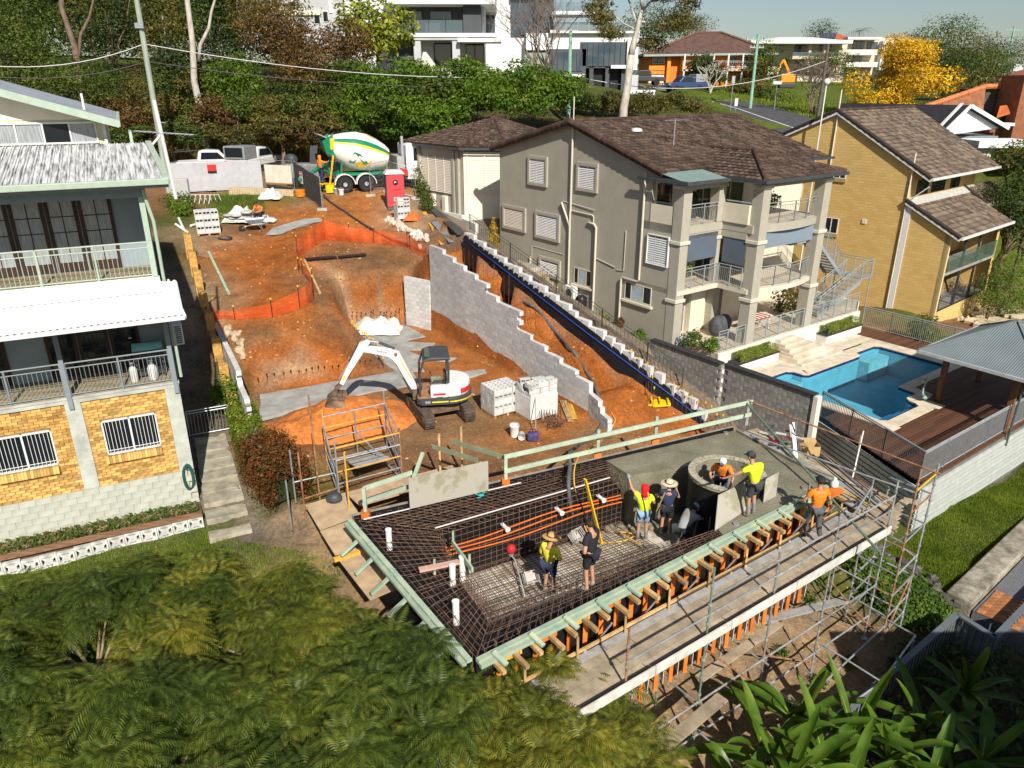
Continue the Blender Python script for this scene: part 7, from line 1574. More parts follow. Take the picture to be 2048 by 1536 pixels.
# ---------------------------------------------------------------- concrete mixer truck
mx=thing('mixer_truck','concrete mixer truck with white drum striped green and yellow on the upper street','truck',V((-11.45,51.7,3.92)),R(22));M=BASE[mx.name]
mg=mat('mixer_green',(.01,.20,.10),.4);my=mat('mixer_yellow',(.80,.50,.01),.4);mw=mat('mixer_white',(.78,.77,.73),.4,.05,2);tyr=mat('tyre',(.022,.022,.023),.85,.2,8);chr_=mat('chrome',(.5,.49,.55),.35,.1,5,metal=.4)
DM=M@MT((-.75,0,3.0))@MR(R(14),4,'Y')
prof=[(-.05,.5),(0,.62),(.25,.7),(.9,.98),(1.6,1.2),(2.3,1.22),(3.0,1.08),(3.7,.82),(4.0,.62),(4.02,.1)]
nd=44;dv=[];df=[];dm=[]
for h,r in prof:
    for k in range(nd): a=2*PI*k/nd;dv.append((h,r*mC(a),r*mS(a)))
def dmat(i,a):    # a: angle above the truck's near side
    if 2<=i<=7:
        if 27<a<37: return 1
        if 17<a<=27: return 2
    return 0
for i in range(len(prof)-1):
    for k in range(nd):
        ang=math.degrees(2*PI*(k+.5)/nd);el=math.degrees(math.asin(max(-1,min(1,mS(R(ang))))));near=mC(R(ang))<0
        df.append((i*nd+k,i*nd+(k+1)%nd,(i+1)*nd+(k+1)%nd,(i+1)*nd+k));dm.append(dmat(i,el) if near else 0)
df.append(tuple(range(nd))[::-1]);dm.append(3);df.append(tuple((len(prof)-1)*nd+k for k in range(nd)));dm.append(0)
mb=MB(DM);
for f,m_ in zip(df,dm): mb.f.append(list(f));mb.mi.append(m_)
mb.v=[tuple(DM@V(p)) for p in dv];mb.B('drum',[mw,mg,my,dkmetal],mx,auto=50)
def drum_patch(pts,m,name):   # pts (h,el) on the near side, lifted just off the drum
    def P(h,el):
        r=prof[-1][1]
        for (h0,r0),(h1,r1) in zip(prof,prof[1:]):
            if h0<=h<=h1: r=r0+(r1-r0)*(h-h0)/(h1-h0)
        a=R(180-el);return (h,(r+.05)*mC(a),(r+.05)*mS(a))
    b_=MB(DM)
    for q in pts: b_.add([P(*p) for p in q],[tuple(range(len(q)))])
    b_.B(name,m,mx)
drum_patch([[(1.35,-40),(1.7,-36),(1.95,-4),(1.55,-2)],[(1.55,-2),(1.95,-4),(2.6,-27),(2.3,-32)]],mg,'logo_green');drum_patch([[(1.72,-38),(2.05,-26),(2.5,-42),(2.1,-50)],[(2.4,-42),(2.62,-26),(2.8,-14),(2.75,-34)]],my,'logo_yellow');drum_patch([[(2.3,72),(2.9,66),(2.9,72),(2.3,80)]],my,'top_label')
MB(DM).lathe([(.12,.72),(.16,.78),(.2,.74)],30,'x').B('drum_ring',steelg,mx,auto=40)
MB(M).box(-.9,7.0,-.42,-.3,.85,1.12).box(-.9,7.0,.3,.42,.85,1.12).B('chassis',dkmetal,mx);MB(M).box(-.5,3.6,-.7,.7,1.05,1.2).B('subframe',mg,mx)
for x in(-.75,-.15):
    for s in(-1,1): MB(M).bar((x,s*.55,1.1),(x+.25,s*.6,2.9),.12,.1).B('rear_stand',mg,mx)
MB(M).add([(-1.0,-.75,2.55),(-.35,-.6,2.2),(-.35,.6,2.2),(-1.0,.75,2.55),(-1.2,-.85,3.3),(-.55,-.75,3.65),(-.55,.75,3.65),(-1.2,.85,3.3)],[(0,1,5,4),(2,3,7,6),(3,0,4,7),(1,2,6,5),(0,3,2,1)]).B('hopper',mg,mx);MB(M).slab([(-1.45,-.7,3.75),(-.55,-.7,3.35),(-.55,.7,3.35),(-1.45,.7,3.75)],.04).B('hopper_lid',mat('galv_old',(.40,.40,.36),.6,.2,3),mx);MB(M).box(-.7,-.45,-.76,-.55,2.75,3.45).B('yellow_panel',my,mx)
chute=MB(M)
a=V((-1.0,-.3,1.95));b_=V((-2.9,-.75,1.0));d=(b_-a).normalized();s=d.cross(U(1)).normalized();u=s.cross(d)
for k in range(6):
    t0,t1=PI+PI*k/6,PI+PI*(k+1)/6;p=lambda o,t:o+s*mC(t)*.24+u*mS(t)*.24;chute.add([p(a,t0),p(b_,t0),p(b_,t1),p(a,t1)],[(0,1,2,3)])
ch=chute.B('chute',mg,mx);so_=ch.modifiers.new('solid','SOLIDIFY');so_.thickness=.03
MB(M).bar((-.5,-.2,1.1),(-1.5,-.4,1.6),.08,.08).B('chute_arm',mg,mx)
def wheel(x,y,parent,r=.53,w_=.3,Mx=None,rim=None):
    Mx=Mx or M;t=MB(Mx).lathe([(-w_/2,r*.6),(-w_/2,r*.93),(-w_/2+.05,r),(w_/2-.05,r),(w_/2,r*.93),(w_/2,r*.6)],28,'y',(x,y,r)).B('wheel',tyr,parent,auto=40);MB(Mx).lathe([(-w_/2-.01,.05),(-w_/2-.02,r*.25),(-w_/2+.06,r*.3),(-w_/2+.03,r*.58),(-w_/2-.01,r*.62),(w_/2-.03,r*.6),(w_/2-.02,.05)],20,'y',(x,y,r)).B('rim',rim or chr_,t,auto=40);return t
for x in(0,1.42,5.0): 
    for y in(-1.0,1.0): wheel(x,y,mx)
for x in(0,1.42):
    f=MB(M);
    for k in range(9): a0,a1=R(20*k),R(20*k+20);f.add([(x+.64*mC(a0),-1.22,.53+.64*mS(a0)),(x+.64*mC(a1),-1.22,.53+.64*mS(a1)),(x+.64*mC(a1),-.75,.53+.64*mS(a1)),(x+.64*mC(a0),-.75,.53+.64*mS(a0))],[(0,1,2,3)]);
    f=f.B('mudguard',mw,mx);so_=f.modifiers.new('solid','SOLIDIFY');so_.thickness=.05
cab=extr(MB(M),[(4.2,.7),(4.2,2.9),(4.4,3.05),(5.7,3.0),(6.0,2.0),(6.2,1.5),(6.2,.6)],-1.2,1.2).B('cab',mw,mx,bevel=.06);MB(M).box(4.7,5.6,-1.215,-1.2,1.9,2.7).B('side_window',glass,cab);MB(M).add([(5.72,-1.05,2.9),(5.72,1.05,2.9),(6.0,1.05,2.05),(6.0,-1.05,2.05)],[(0,1,2,3)]).B('windscreen',glass,cab);MB(M).tube([(4.0,-1.0,1.0),(4.0,-1.0,3.5)],.09,10).B('exhaust',chr_,mx);MB(M).box(3.6,4.1,-1.05,1.05,.9,2.2).B('water_tank',mat('tank_grey',(.35,.35,.33),.6),mx)
ld=MB(M)
for y in(-1.1,-.75): ld.tube([(-1.0,y,.4),(-.6,y,2.4)],.025,6)
for k in range(6): ld.tube([(-.95+k*.07,-1.1,.6+k*.32),(-.95+k*.07,-.75,.6+k*.32)],.02,6)
ld.B('ladder',my,mx,kind='stuff');MB(M).box(-1.25,-.7,-1.1,-.5,.55,.62).box(-1.25,-.7,-1.1,-1.04,.05,.62).box(-.76,-.7,-1.1,-1.04,.05,.62).B('step',my,mx)
for s in(-1,1): MB(M).lathe([(-.02,.07),(.02,.07)],10,'x',(-.93,s*.7,1.0)).B('tail_light',redp,mx)
# ---------------------------------------------------------------- utes behind the fence
def ute(label,p,rz_,m,canopy):
    t=thing('utility_truck',label,'car',p,rz_);M=BASE[t.name]
    extr(MB(M),[(-2.6,.5),(-2.6,1.0),(-.9,1.05),(1.3,1.08),(2.4,.98),(2.55,.55)],-.9,.9).B('body',m,t,bevel=.06);c=extr(MB(M),[(-.95,1.05),(-.8,1.7),(-.5,1.78),(.6,1.76),(1.3,1.08)],-.82,.82).B('cabin',m,t,bevel=.06)
    for s in(-1,1): MB(M).add([(-.7,s*.828,1.15),(.55,s*.828,1.15),(.95,s*.828,1.15),(.5,s*.828,1.62),(-.6,s*.828,1.64)],[(0,1,2,3,4)] if s<0 else [(4,3,2,1,0)]).B('side_window',glass,c)
    MB(M).slab([(-.955,-.7,1.15),(-.955,.7,1.15),(-.83,.7,1.62),(-.83,-.7,1.62)],.02).B('rear_window',glass,c);MB(M).slab([(.72,.7,1.7),(.72,-.7,1.7),(1.22,-.75,1.16),(1.22,.75,1.16)],.02).B('windscreen',glass,c)
    for x in(-1.6,1.6):
        for y in(-.82,.82): wheel(x,y,t,.38,.24,M,steelg)
    for s in(-1,1): MB(M).box(2.5,2.58,s*.7-.15,s*.7+.15,.75,.92).B('headlight',white,t);MB(M).box(-2.63,-2.6,s*.75-.1,s*.75+.1,.6,.95).B('tail_light',redp,t)
    if canopy: MB(M).box(-2.6,-1.0,-.85,.85,1.05,1.95).B('canopy',steelg,t,bevel=.05);MB(M).box(-2.62,-2.6,-.7,.7,1.2,1.85).B('canopy_window',glass,t)
    else: MB(M).tube([(-2.5,-.8,1.0),(-2.5,-.8,1.7),(-2.5,.8,1.7),(-2.5,.8,1.0)],.03,6).tube([(-2.5,-.8,1.7),(-.8,-.8,1.8)],.025,6).tube([(-2.5,.8,1.7),(-.8,.8,1.8)],.025,6).B('ladder_rack',dkmetal,t)
ute('white utility truck parked behind the left end of the shade-cloth fence',g3((-22.2,57.2),.05),R(20),white,False);ute('white utility truck with grey canopy beside the other one behind the fence',g3((-19.2,58.0),.05),R(75),white,True)
# ---------------------------------------------------------------- site fence, gate, signs, toilet
shade=mat('shade_cloth',(.42,.42,.44),.8,.08,2.5,bump=.15,bscale=3);fencem=mat('fence_wire',(.38,.39,.40),.5,.1,4,metal=.5)
def fence_panel(label,a,b_,cloth,h=2.0,sign=None):
    a,b_=V(a),V(b_);t=thing('site_fence_panel',label,'fence',(a+b_)/2,0,'temporary fence panels');up=U(h);d=(b_-a).normalized();nn=V((d.y,-d.x,0))
    tube_([a,a+up,b_+up,b_],.022,6).B('frame',fencem,t);tube_([a+U(.12),b_+U(.12)],.02,6).B('rail',fencem,t)
    mb=MB();n=int((b_-a).length/.12)
    for k in range(1,n): p=a.lerp(b_,k/n);mb.tube([p+U(.12),p+up],.0035,3,caps=False)
    for k in range(1,7): mb.tube([a+up*k/7,b_+up*k/7],.0035,3,caps=False)
    mb.B('wires',fencem,t,kind='stuff')
    for p in(a,b_): box_(p.x-.3,p.x+.3,p.y-.12,p.y+.12,p.z-.05,p.z+.12).B('foot',conc,t)
    if cloth:
        m=MB();nx=16;vs=[]
        for i in range(nx+1):
            for j in range(5): p=a.lerp(b_,i/nx)+nn*(.03+.05*noise.noise(V((i*.5,j*.6,a.x))));vs.append((p.x,p.y,a.z+(b_.z-a.z)*i/nx+.15+(h-.2)*j/4))
        m.add(vs,[(i*5+j,(i+1)*5+j,(i+1)*5+j+1,i*5+j+1) for i in range(nx) for j in range(4)]);m.B('shade_cloth',cloth,t,smooth=True)
    if sign: 
        c=a.lerp(b_,sign[0])+U(sign[1])+nn*.1;u=d*.28;slab_([c-u-U(.2),c+u-U(.2),c+u+U(.2),c-u+U(.2)],.01).B('sign_board',redp,t);slab_([c-u-U(.32),c+u-U(.32),c+u-U(.205),c-u-U(.205)],.01).B('sign_strip',blackp,t)
fz_=[at(350,388,3.9),at(424,385,3.9),at(503,381,3.9),at(527,380,3.9),at(590,384,3.9)]
fence_panel('first white shade-cloth fence panel, beside the power pole',fz_[0],fz_[1],shade);fence_panel('second white shade-cloth fence panel with a red sign at its left end',fz_[1],fz_[2],shade,sign=(.08,1.6));fence_panel('narrow white shade-cloth fence panel before the open wire panel',fz_[2],fz_[3],shade);fence_panel('open wire fence panel carrying a cream board',fz_[3],fz_[4],None)
c0,c1=fz_[3].lerp(fz_[4],.12),fz_[3].lerp(fz_[4],.95);t=thing('cream_board','cream board hung on the open wire fence panel','board',c0);slab_([c0+V((0,-.06,.55)),c1+V((0,-.06,.55)),c1+V((0,-.06,1.7)),c0+V((0,-.06,1.7))],.03).B('board',mat('cream_sheet',(.64,.60,.50),.8,.1,2),t);bar_(c0+V((0,-.1,.52)),c1+V((0,-.1,.52)),.05,.05).B('ledge',tim,t)
ga_,gb_=fz_[4]+V((.1,.1,0)),on(645,420);fence_panel('black mesh gate panel standing open with a danger sign',ga_,V((gb_.x,gb_.y,gb_.z)),mat('black_mesh',(.06,.06,.06),.9,.3,3))
t=thing('danger_sign','small white danger sign with red header on the black gate','sign',ga_.lerp(gb_,.3));c=ga_.lerp(gb_,.3)+V((-.05,-.12,1.25));d=(gb_-ga_);d.z=0;d.normalize();u=d*.32
slab_([c-u-U(.38),c+u-U(.38),c+u+U(.38),c-u+U(.38)],.012).B('board',white,t);nn=V((d.y,-d.x,0));slab_([c-u*.95+U(.12)+nn*.012,c+u*.95+U(.12)+nn*.012,c+u*.95+U(.36)+nn*.012,c-u*.95+U(.36)+nn*.012],.008).B('header',redp,t)
text(t,'DANGER',.13,MT(c+U(.24)+nn*.026)@MR(math.atan2(d.y,d.x),4,'Z')@MR(R(90),4,'X'),white);text(t,'CONSTRUCTION SITE\nKEEP OUT',.055,MT(c+U(-.12)+nn*.016)@MR(math.atan2(d.y,d.x),4,'Z')@MR(R(90),4,'X'),blackp)
fa,fb=on(778,384),on(832,398);fence_panel('wire fence panel with a red sign behind the portable toilet',fa,fb,None,sign=(.6,1.6));fence_panel('wire fence panel between mixer wheels and toilet',on(742,392),on(776,383),None)
wp=thing('planter_box','long cream timber planter box under the fence','planter',on(530,392));a,b_=at(462,389,3.85),at(590,396,3.7);bar_(a+U(.25),b_+U(.25),.5,.5).B('box',mat('cream_timber',(.50,.40,.26),.85,.12,3),wp);mb=MB();dd=(b_-a).normalized();nn=V((dd.y,-dd.x,0))
for k in range(26): p=a.lerp(b_,(k+.5)/26)+nn*.26;mb.bar(p+U(.04),p+U(.47),.035,.02)
mb.B('battens',mat('cream_timber_dark',(.36,.27,.17),.85),wp,kind='stuff')
pt_=on(790,418);tl=thing('portable_toilet','red portable toilet cabin with grey side and white roof','toilet',V((pt_.x,pt_.y+.3,pt_.z)),R(14));M=BASE[tl.name]
tr_=mat('toilet_red',(.62,.055,.065),.5,.06,3);tg=mat('toilet_grey',(.11,.11,.115),.6);MB(M).box(-.53,.53,-.53,.53,.0,.15).B('base',tg,tl);MB(M).box(-.55,.55,-.5,.55,.15,2.12).B('cabin',tg,tl,bevel=.02);MB(M).box(-.5,.52,-.55,-.5,.18,2.08).B('door',tr_,tl,bevel=.015);MB(M).add([(-.6,-.62,2.12),(.6,-.62,2.12),(.6,.6,2.12),(-.6,.6,2.12),(-.45,-.45,2.32),(.45,-.45,2.32),(.45,.45,2.32),(-.45,.45,2.32)],[(0,1,5,4),(1,2,6,5),(2,3,7,6),(3,0,4,7),(4,5,6,7),(3,2,1,0)]).B('roof',mat('toilet_roof',(.66,.63,.60),.5),tl)
MB(M).lathe([(-.556,.02),(-.556,.17),(-.553,.17)],20,'y',(.02,0,1.62)).B('emblem',blackp,tl);MB(M).add([(-.08,-.559,1.56),(.02,-.559,1.64),(.1,-.559,1.6),(.05,-.559,1.7),(-.05,-.559,1.7)],[(0,1,2,3,4)]).B('emblem_mark',mat('silver',(.5,.5,.5),.4),tl);MB(M).box(-.1,.28,-.558,-.552,1.17,1.24).B('door_label',mat('label_red',(.4,.03,.03),.5),tl);MB(M).box(-.56,-.55,-.3,.3,1.75,1.9).B('vent',blackp,tl)
mb_=thing('meter_box','pale grey electrical meter box on a post at the power pole foot','meter box',on(364,400));p=on(364,402);box_(p.x-.55,p.x+.55,p.y-.15,p.y+.15,p.z+.3,p.z+1.35).B('box',mat('meter_grey',(.42,.42,.41),.6,.06,3),mb_,bevel=.03);box_(p.x-.06,p.x+.06,p.y-.05,p.y+.05,p.z-.1,p.z+.3).B('post',steelg,mb_)
t=thing('wheelbarrow','grey steel wheelbarrow by the cement bags','wheelbarrow',on(512,462),R(200));M=BASE[t.name];gs=mat('barrow_steel',(.26,.29,.33),.5,.2,5,metal=.3)
MB(M).add([(-.35,-.2,.42),(.3,-.2,.42),(.3,.2,.42),(-.35,.2,.42),(-.55,-.33,.72),(.55,-.33,.68),(.55,.33,.68),(-.55,.33,.72)],[(0,1,5,4),(1,2,6,5),(2,3,7,6),(3,0,4,7),(3,2,1,0)]).B('tray',gs,t)
for s in(-1,1): MB(M).tube([(.75,s*.03,.2),(.2,s*.2,.4),(-.4,s*.22,.42),(-1.0,s*.28,.6)],.02,6).B('handle',steelg,t);MB(M).tube([(-.3,s*.2,.42),(-.4,s*.24,0),(-.15,s*.22,.4)],.018,6).B('leg',steelg,t)
MB(M).lathe([(-.05,.1),(-.05,.18),(.05,.18),(.05,.1)],16,'y',(.75,0,.18)).B('wheel',tyr,t)
t=thing('tyre_ring','black rubber ring lying on the orange edge','ring',on(450,478));p=on(450,478);tube_([(p.x+.35*mC(a),p.y+.3*mS(a),p.z+.06) for a in [2*PI*k/20 for k in range(21)]],.05,8).B('ring',rub,t,smooth=True)
t=thing('pipe_pile','white PVC pipe offcuts lying by the brick fence','pipe',on(368,468))
for k,(a,b_) in enumerate((((352,452),(375,468)),((358,440),(368,462)),((382,455),(393,452)))): tube_([on(*a,.1),on(*b_,.1)],.07,10).B('pipe',pvc,t)
t=thing('bike_rack','heap of white tube frames beside the grey block stack','frames',on(398,410));p=on(398,408)
for k in range(6): tube_([p+V((-.9+k*.3,0,0)),p+V((-.75+k*.3,.1,.55)),p+V((-.4+k*.3,.5,.5)),p+V((-.3+k*.3,.6,0))],.025,6).B('frame',white,t)
t=thing('orange_crates','two stacked orange tubs at the end of the planter box','tub',on(601,392));p=on(601,393)
for k in range(2): MB().lathe([(p.z+k*.22,.3),(p.z+.2+k*.22,.36),(p.z+.22+k*.22,.36)],14,'z',(p.x,p.y,0)).B('tub',ocap,t,auto=40)
t=thing('concrete_pump','grey concrete pump trailer with raised steel lids behind the fence','pump',V((-14.3,54.0,4.0)));p=V((-14.3,54.0,4.0));box_(p.x-1.4,p.x+1.0,p.y-.6,p.y+.6,p.z+.5,p.z+1.5).B('body',mat('pump_grey',(.22,.22,.22),.6,.3,3),t,bevel=.05);box_(p.x+1.05,p.x+2.2,p.y-.6,p.y+.6,p.z+.9,p.z+1.6).B('hopper',mat('pump_dirty',(.34,.33,.3),.8,.3,4),t,bevel=.05);slab_([p+V((.3,-.5,1.5)),p+V((.8,-.5,1.5)),p+V((.9,-.3,2.7)),p+V((.4,-.3,2.7))],.04).B('lid',dkmetal,t);slab_([p+V((2.3,-.5,1.5)),p+V((2.9,-.5,1.6)),p+V((3.2,-.3,2.7)),p+V((2.6,-.3,2.7))],.04).B('lid',steelg,t);sphere_(p+V((-1.1,0,1.75)),(.5,.4,.4),10).B('engine_cover',dkmetal,t,smooth=True)
for x in(-.8,1.4): MB().lathe([(-.7,.3),(-.5,.3)],16,'y',(p.x+x,p.y,p.z+.3)).B('wheel',tyr,t)
# ---------------------------------------------------------------- poles, mast and wires
polem=mat('pole_grey_green',(.30,.34,.29),.85,.25,3,stretch=(3,3,.2));poleg=mat('pole_green',(.25,.42,.33),.8,.15,3);wirem=mat('wire',(.55,.55,.55),.5);wdark=mat('wire_dark',(.08,.08,.08),.6)
def pole(label,p,zt,r,m,arms=(),name='power_pole'):
    t=thing(name,label,'power pole',p);tube_([p,V((p.x,p.y,zt))],[r,r*.75],10).B('pole',m,t)
    for z,L,a in arms: d=V((mC(a),mS(a),0))*L/2;q=V((p.x,p.y,z));bar_(q-d,q+d,.09,.11).B('crossarm',m,t);
    for z,L,a in arms:
        for k in(-.9,-.4,.4,.9): d=V((mC(a),mS(a),0))*L/2*k;MB().cyl(p.x+d.x,p.y+d.y,z+.06,z+.2,.035,n=8).B('insulator',white,t)
    return t
pL=V((-22.85,50.8,3.7));pole('tall grey-green power pole rising behind the left house roof',pL,19.5,.19,polem)
box_(pL.x-.26,pL.x+.26,pL.y-.3,pL.y-.19,13.8,14.1).B('cable_box',steelg,bpy.data.objects['power_pole'])
q=atY(1137,225,64);pM=g3(q);pole('slim pale green power pole behind the rendered house roof',pM,atY(1137,62,64).z,.17,poleg)
q=g3(atY(1500,218,81));pole('pale green street pole with crossarm beside the orange house',q,atY(1518,68,81).z,.17,poleg,[(atY(1518,80,81).z,2.6,.3),(atY(1518,95,81).z,1.6,.3)])
q2=g3(atY(1636,232,74));pole('dark timber street pole above the bare bush',q2,atY(1648,88,74).z,.16,mat('pole_dark',(.12,.10,.085),.9,.3,3),[])
q3=g3(atY(2012,130,170));pole('far concrete street pole at the right edge of the sky',q3,atY(2022,52,170).z,.25,poleg,[(atY(2022,60,170).z,4,.2),(atY(2022,80,170).z,4,.2)])
q4=g3(atY(1948,140,150));pole('far street pole with a transformer before the dark trees',q4,atY(1955,72,150).z,.22,MATS['pole_dark'],[(atY(1955,74,150).z,3,.2),(atY(1950,96,150).z,3,.2)])
def wire(label,pts,r,m,sag=.4):
    t=thing('overhead_wire',label,'wire',pts[0]);mb=MB()
    for a,b_ in zip(pts,pts[1:]): mb.tube([V(a).lerp(V(b_),k/12)-V((0,0,sag*4*(k/12)*(1-k/12))) for k in range(13)],r,5)
    mb.B('cable',m,t,smooth=True)
zL=atY(285,88,50.8).z;mt=lambda py:V((pM.x,pM.y,atY(1137,py,64).z))
wire('thick pale overhead cable crossing the bank from pole to pole',[atY(-150,112,45),V((pL.x,pL.y,zL)),mt(148)],.028,wirem,.9);wire('lower thin overhead wire crossing the bank',[atY(-150,132,45),V((pL.x,pL.y,zL-1.0)),mt(165)],.025,wdark,.8);wire('pale service cable from the green pole to the dark street pole',[mt(150),V((q2.x,q2.y,atY(1645,122,74).z))],.03,wirem,1.6);wire('wires from the green street pole to the dark street pole',[V((q.x,q.y,atY(1518,80,81).z)),V((q2.x,q2.y,atY(1648,92,74).z))],.02,wdark,.6)
ms_=thing('antenna_mast','white antenna mast with a long television antenna braced to the left house roof','antenna',LH.w(.75,2.6,9.0));Ym=24.3
mb0,mt0=atY(352,398,Ym),atY(308,200,Ym);mt0.x=(mt0.x+mb0.x*0+ mt0.x)/2;tube_([mb0,mt0],.055,8).B('mast',white,ms_);tube_([atY(323,268,Ym),atY(270,330,Ym-.5)],.035,8).B('brace',white,ms_);bar_(atY(268,331,Ym-.5),atY(300,332,Ym-.5),.05,.04).B('brace_foot',white,ms_);tube_([atY(268,262,Ym),atY(388,270,Ym)],.018,6).B('antenna_boom',steelg,ms_)
el=MB()
for k in range(14): p=atY(270+k*9,262+k*.6,Ym);el.tube([p-V((0,.35,0)),p+V((0,.35,0))],.008,4)
el.tube([atY(312,245,Ym),atY(332,245,Ym)],.015,5);el.B('antenna_elements',steelg,ms_,kind='stuff')
# ---------------------------------------------------------------- people
def skinobj(name,pts,edges,rad,m,parent,M,sub=1,root=0):
    """one continuous skinned surface round a joint skeleton"""
    me=bpy.data.meshes.new(name);inv=base_of(parent).inverted();me.from_pydata([tuple(inv@(M@V(p))) for p in pts],edges,[]);o=bpy.data.objects.new(name,me);COL.objects.link(o);o.parent=parent
    md=o.modifiers.new('skin','SKIN');md.use_smooth_shade=True
    for i,v in enumerate(me.skin_vertices[0].data): r=rad[i];v.radius=r if isinstance(r,tuple) else (r,r);v.use_root=(i==root)
    s=o.modifiers.new('sub','SUBSURF');s.levels=sub;s.render_levels=sub;me.materials.append(m);return o
skinm=mat('skin',(.46,.24,.15),.55,.06,6);hairm=mat('hair_dark',(.03,.02,.015),.7)
DEF=dict(pelvis=(0,0,.95),waist=(0,0,1.08),chest=(0,.01,1.3),neck=(0,0,1.48),chin=(0,.02,1.54),head=(0,.03,1.64),crown=(0,.02,1.73),
 shL=(-.19,0,1.41),elL=(-.27,-.02,1.13),wrL=(-.27,.08,.9),shR=(.19,0,1.41),elR=(.27,-.02,1.13),wrR=(.27,.08,.9),
 hiL=(-.1,0,.9),knL=(-.11,.03,.5),anL=(-.12,-.02,.1),hiR=(.1,0,.9),knR=(.11,.03,.5),anR=(.12,-.02,.1))
def person(label,p,rz_,pose=None,scale=1.0,top=None,sleeve='short',bottom=None,legs='short',boots=None,hat=None,hatm=None,hem=None,gloves=None,socks=None,hair=True,skin=None):
    t=thing('person',label,'person',p,rz_);M=BASE[t.name]@Matrix.Scale(scale,4);J=dict(DEF);J.update(pose or {});J={k:V(v) for k,v in J.items()};sm=skin or skinm
    names=list(J);pts=[J[k] for k in names];ix={k:i for i,k in enumerate(names)}
    rad=dict(pelvis=(.15,.11),waist=(.135,.1),chest=(.16,.11),neck=.058,chin=.062,head=(.078,.095),crown=(.055,.07),shL=.062,elL=.043,wrL=.03,shR=.062,elR=.043,wrR=.03,hiL=.085,knL=.058,anL=.042,hiR=.085,knR=.058,anR=.042)
    R_=[rad[k] for k in names];E_=[(ix[a],ix[b_]) for a,b_ in (('pelvis','waist'),('waist','chest'),('chest','neck'),('neck','chin'),('chin','head'),('head','crown'),('chest','shL'),('shL','elL'),('elL','wrL'),('chest','shR'),('shR','elR'),('elR','wrR'),('pelvis','hiL'),('hiL','knL'),('knL','anL'),('pelvis','hiR'),('hiR','knR'),('knR','anR'))]
    for s in('L','R'):      # hands: palm, four fingers and a thumb
        d=(J['wr'+s]-J['el'+s]).normalized();sd_=d.cross(V((0,1,0))).normalized() if abs(d.y)<.9 else V((1,0,0));w_=ix['wr'+s];palm=J['wr'+s]+d*.07;pts.append(palm);R_.append((.038,.02));pi_=len(pts)-1;E_.append((w_,pi_));cu=sd_.cross(d)
        for f,(o_,L) in enumerate(((-.03,.075),(-.01,.085),(.01,.08),(.03,.065))):
            a=palm+sd_*o_+d*.03;b_=a+d*L*.55+cu*.015;c=a+d*L*.85+cu*.05
            for q in(a,b_,c): pts.append(q);R_.append(.0095)
            n=len(pts);E_+= [(pi_,n-3),(n-3,n-2),(n-2,n-1)]
        a=palm-d*.02+sd_*(-.035 if s=='L' else .035);b_=a+d*.04+sd_*(-.03 if s=='L' else .03)
        for q in(a,b_): pts.append(q);R_.append(.011)
        n=len(pts);E_+=[(pi_,n-2),(n-2,n-1)]
    for s in('L','R'):
        a=J['an'+s]+V((0,.13,-.05));pts.append(a);R_.append((.04,.035));E_.append((ix['an'+s],len(pts)-1))
    body=skinobj('body',pts,E_,R_,sm,t,M,1,ix['pelvis'])
    # face
    hd=J['head'];fw=V((0,1,0));
    MB(M).sphere(hd+V((0,.095,-.025)),(.016,.024,.026),6).B('nose',sm,body,smooth=True)
    for s in(-1,1): MB(M).sphere(hd+V((s*.085,0,-.015)),(.014,.028,.036),6).B('ear',sm,body,smooth=True);MB(M).sphere(hd+V((s*.032,.084,.012)),.012,6).B('eye',blackp,body)
    MB(M).box(hd.x-.028,hd.x+.028,hd.y+.083,hd.y+.092,hd.z-.072,hd.z-.062).B('mouth',mat('lip',(.28,.09,.07),.6),body)
    if hair: MB(M).sphere(hd+V((0,-.015,.035)),(.094,.112,.088),10,0,7).B('hair',hairm,t,smooth=True)
    def garment(name,keys,es,rr,m,sub=1): 
        ii={k:i for i,k in enumerate(keys)};return skinobj(name,[J[k] if isinstance(k,str) else k for k in keys],[(ii[a],ii[b_]) for a,b_ in es],rr,m,t,M,sub,0)
    def lerp(a,b_,u): return J[a].lerp(J[b_],u)
    if top:
        su=.62 if sleeve=='short' else .97;J['slL']=lerp('shL','elL',su);J['slR']=lerp('shR','elR',su);J['hemp']=J['pelvis']+(J['pelvis']-J['waist'])*.25;J['collar']=lerp('chest','neck',.75)
        ks=['hemp','waist','chest','collar','shL','slL','shR','slR'];es=[('hemp','waist'),('waist','chest'),('chest','collar'),('chest','shL'),('shL','slL'),('chest','shR'),('shR','slR')];rr=[(.175,.135),(.16,.125),(.185,.135),.075,.088,.078,.088,.078]
        if sleeve=='long': J['cuL'],J['cuR']=lerp('elL','wrL',.92),lerp('elR','wrR',.92);ks+=['cuL','cuR'];es+=[('slL','cuL'),('slR','cuR')];rr+=[.048,.048];rr[5]=rr[7]=.066
        garment('shirt',ks,es,rr,top)
        if hem: J['h1'],J['h2']=J['hemp'],lerp('pelvis','waist',.9);garment('shirt_hem',['h1','h2'],[('h1','h2')],[(.183,.143),(.172,.135)],hem)
    if bottom:
        u=.85 if legs=='short' else 1;ks=['pelvis','hiL','hiR'];es=[('pelvis','hiL'),('pelvis','hiR')];rr=[(.172,.135),(.115,.115),(.115,.115)]
        if legs=='short':
            J['tL'],J['tR']=lerp('hiL','knL',.9),lerp('hiR','knR',.9);ks+=['tL','tR'];es+=[('hiL','tL'),('hiR','tR')];rr+=[.1,.1]
        else:
            J['tL'],J['tR']=lerp('knL','anL',.85),lerp('knR','anR',.85);ks+=['knL','knR','tL','tR'];es+=[('hiL','knL'),('knL','tL'),('hiR','knR'),('knR','tR')];rr+=[.085,.085,.07,.07]
        garment('trousers' if legs=='long' else 'shorts',ks,es,rr,bottom)
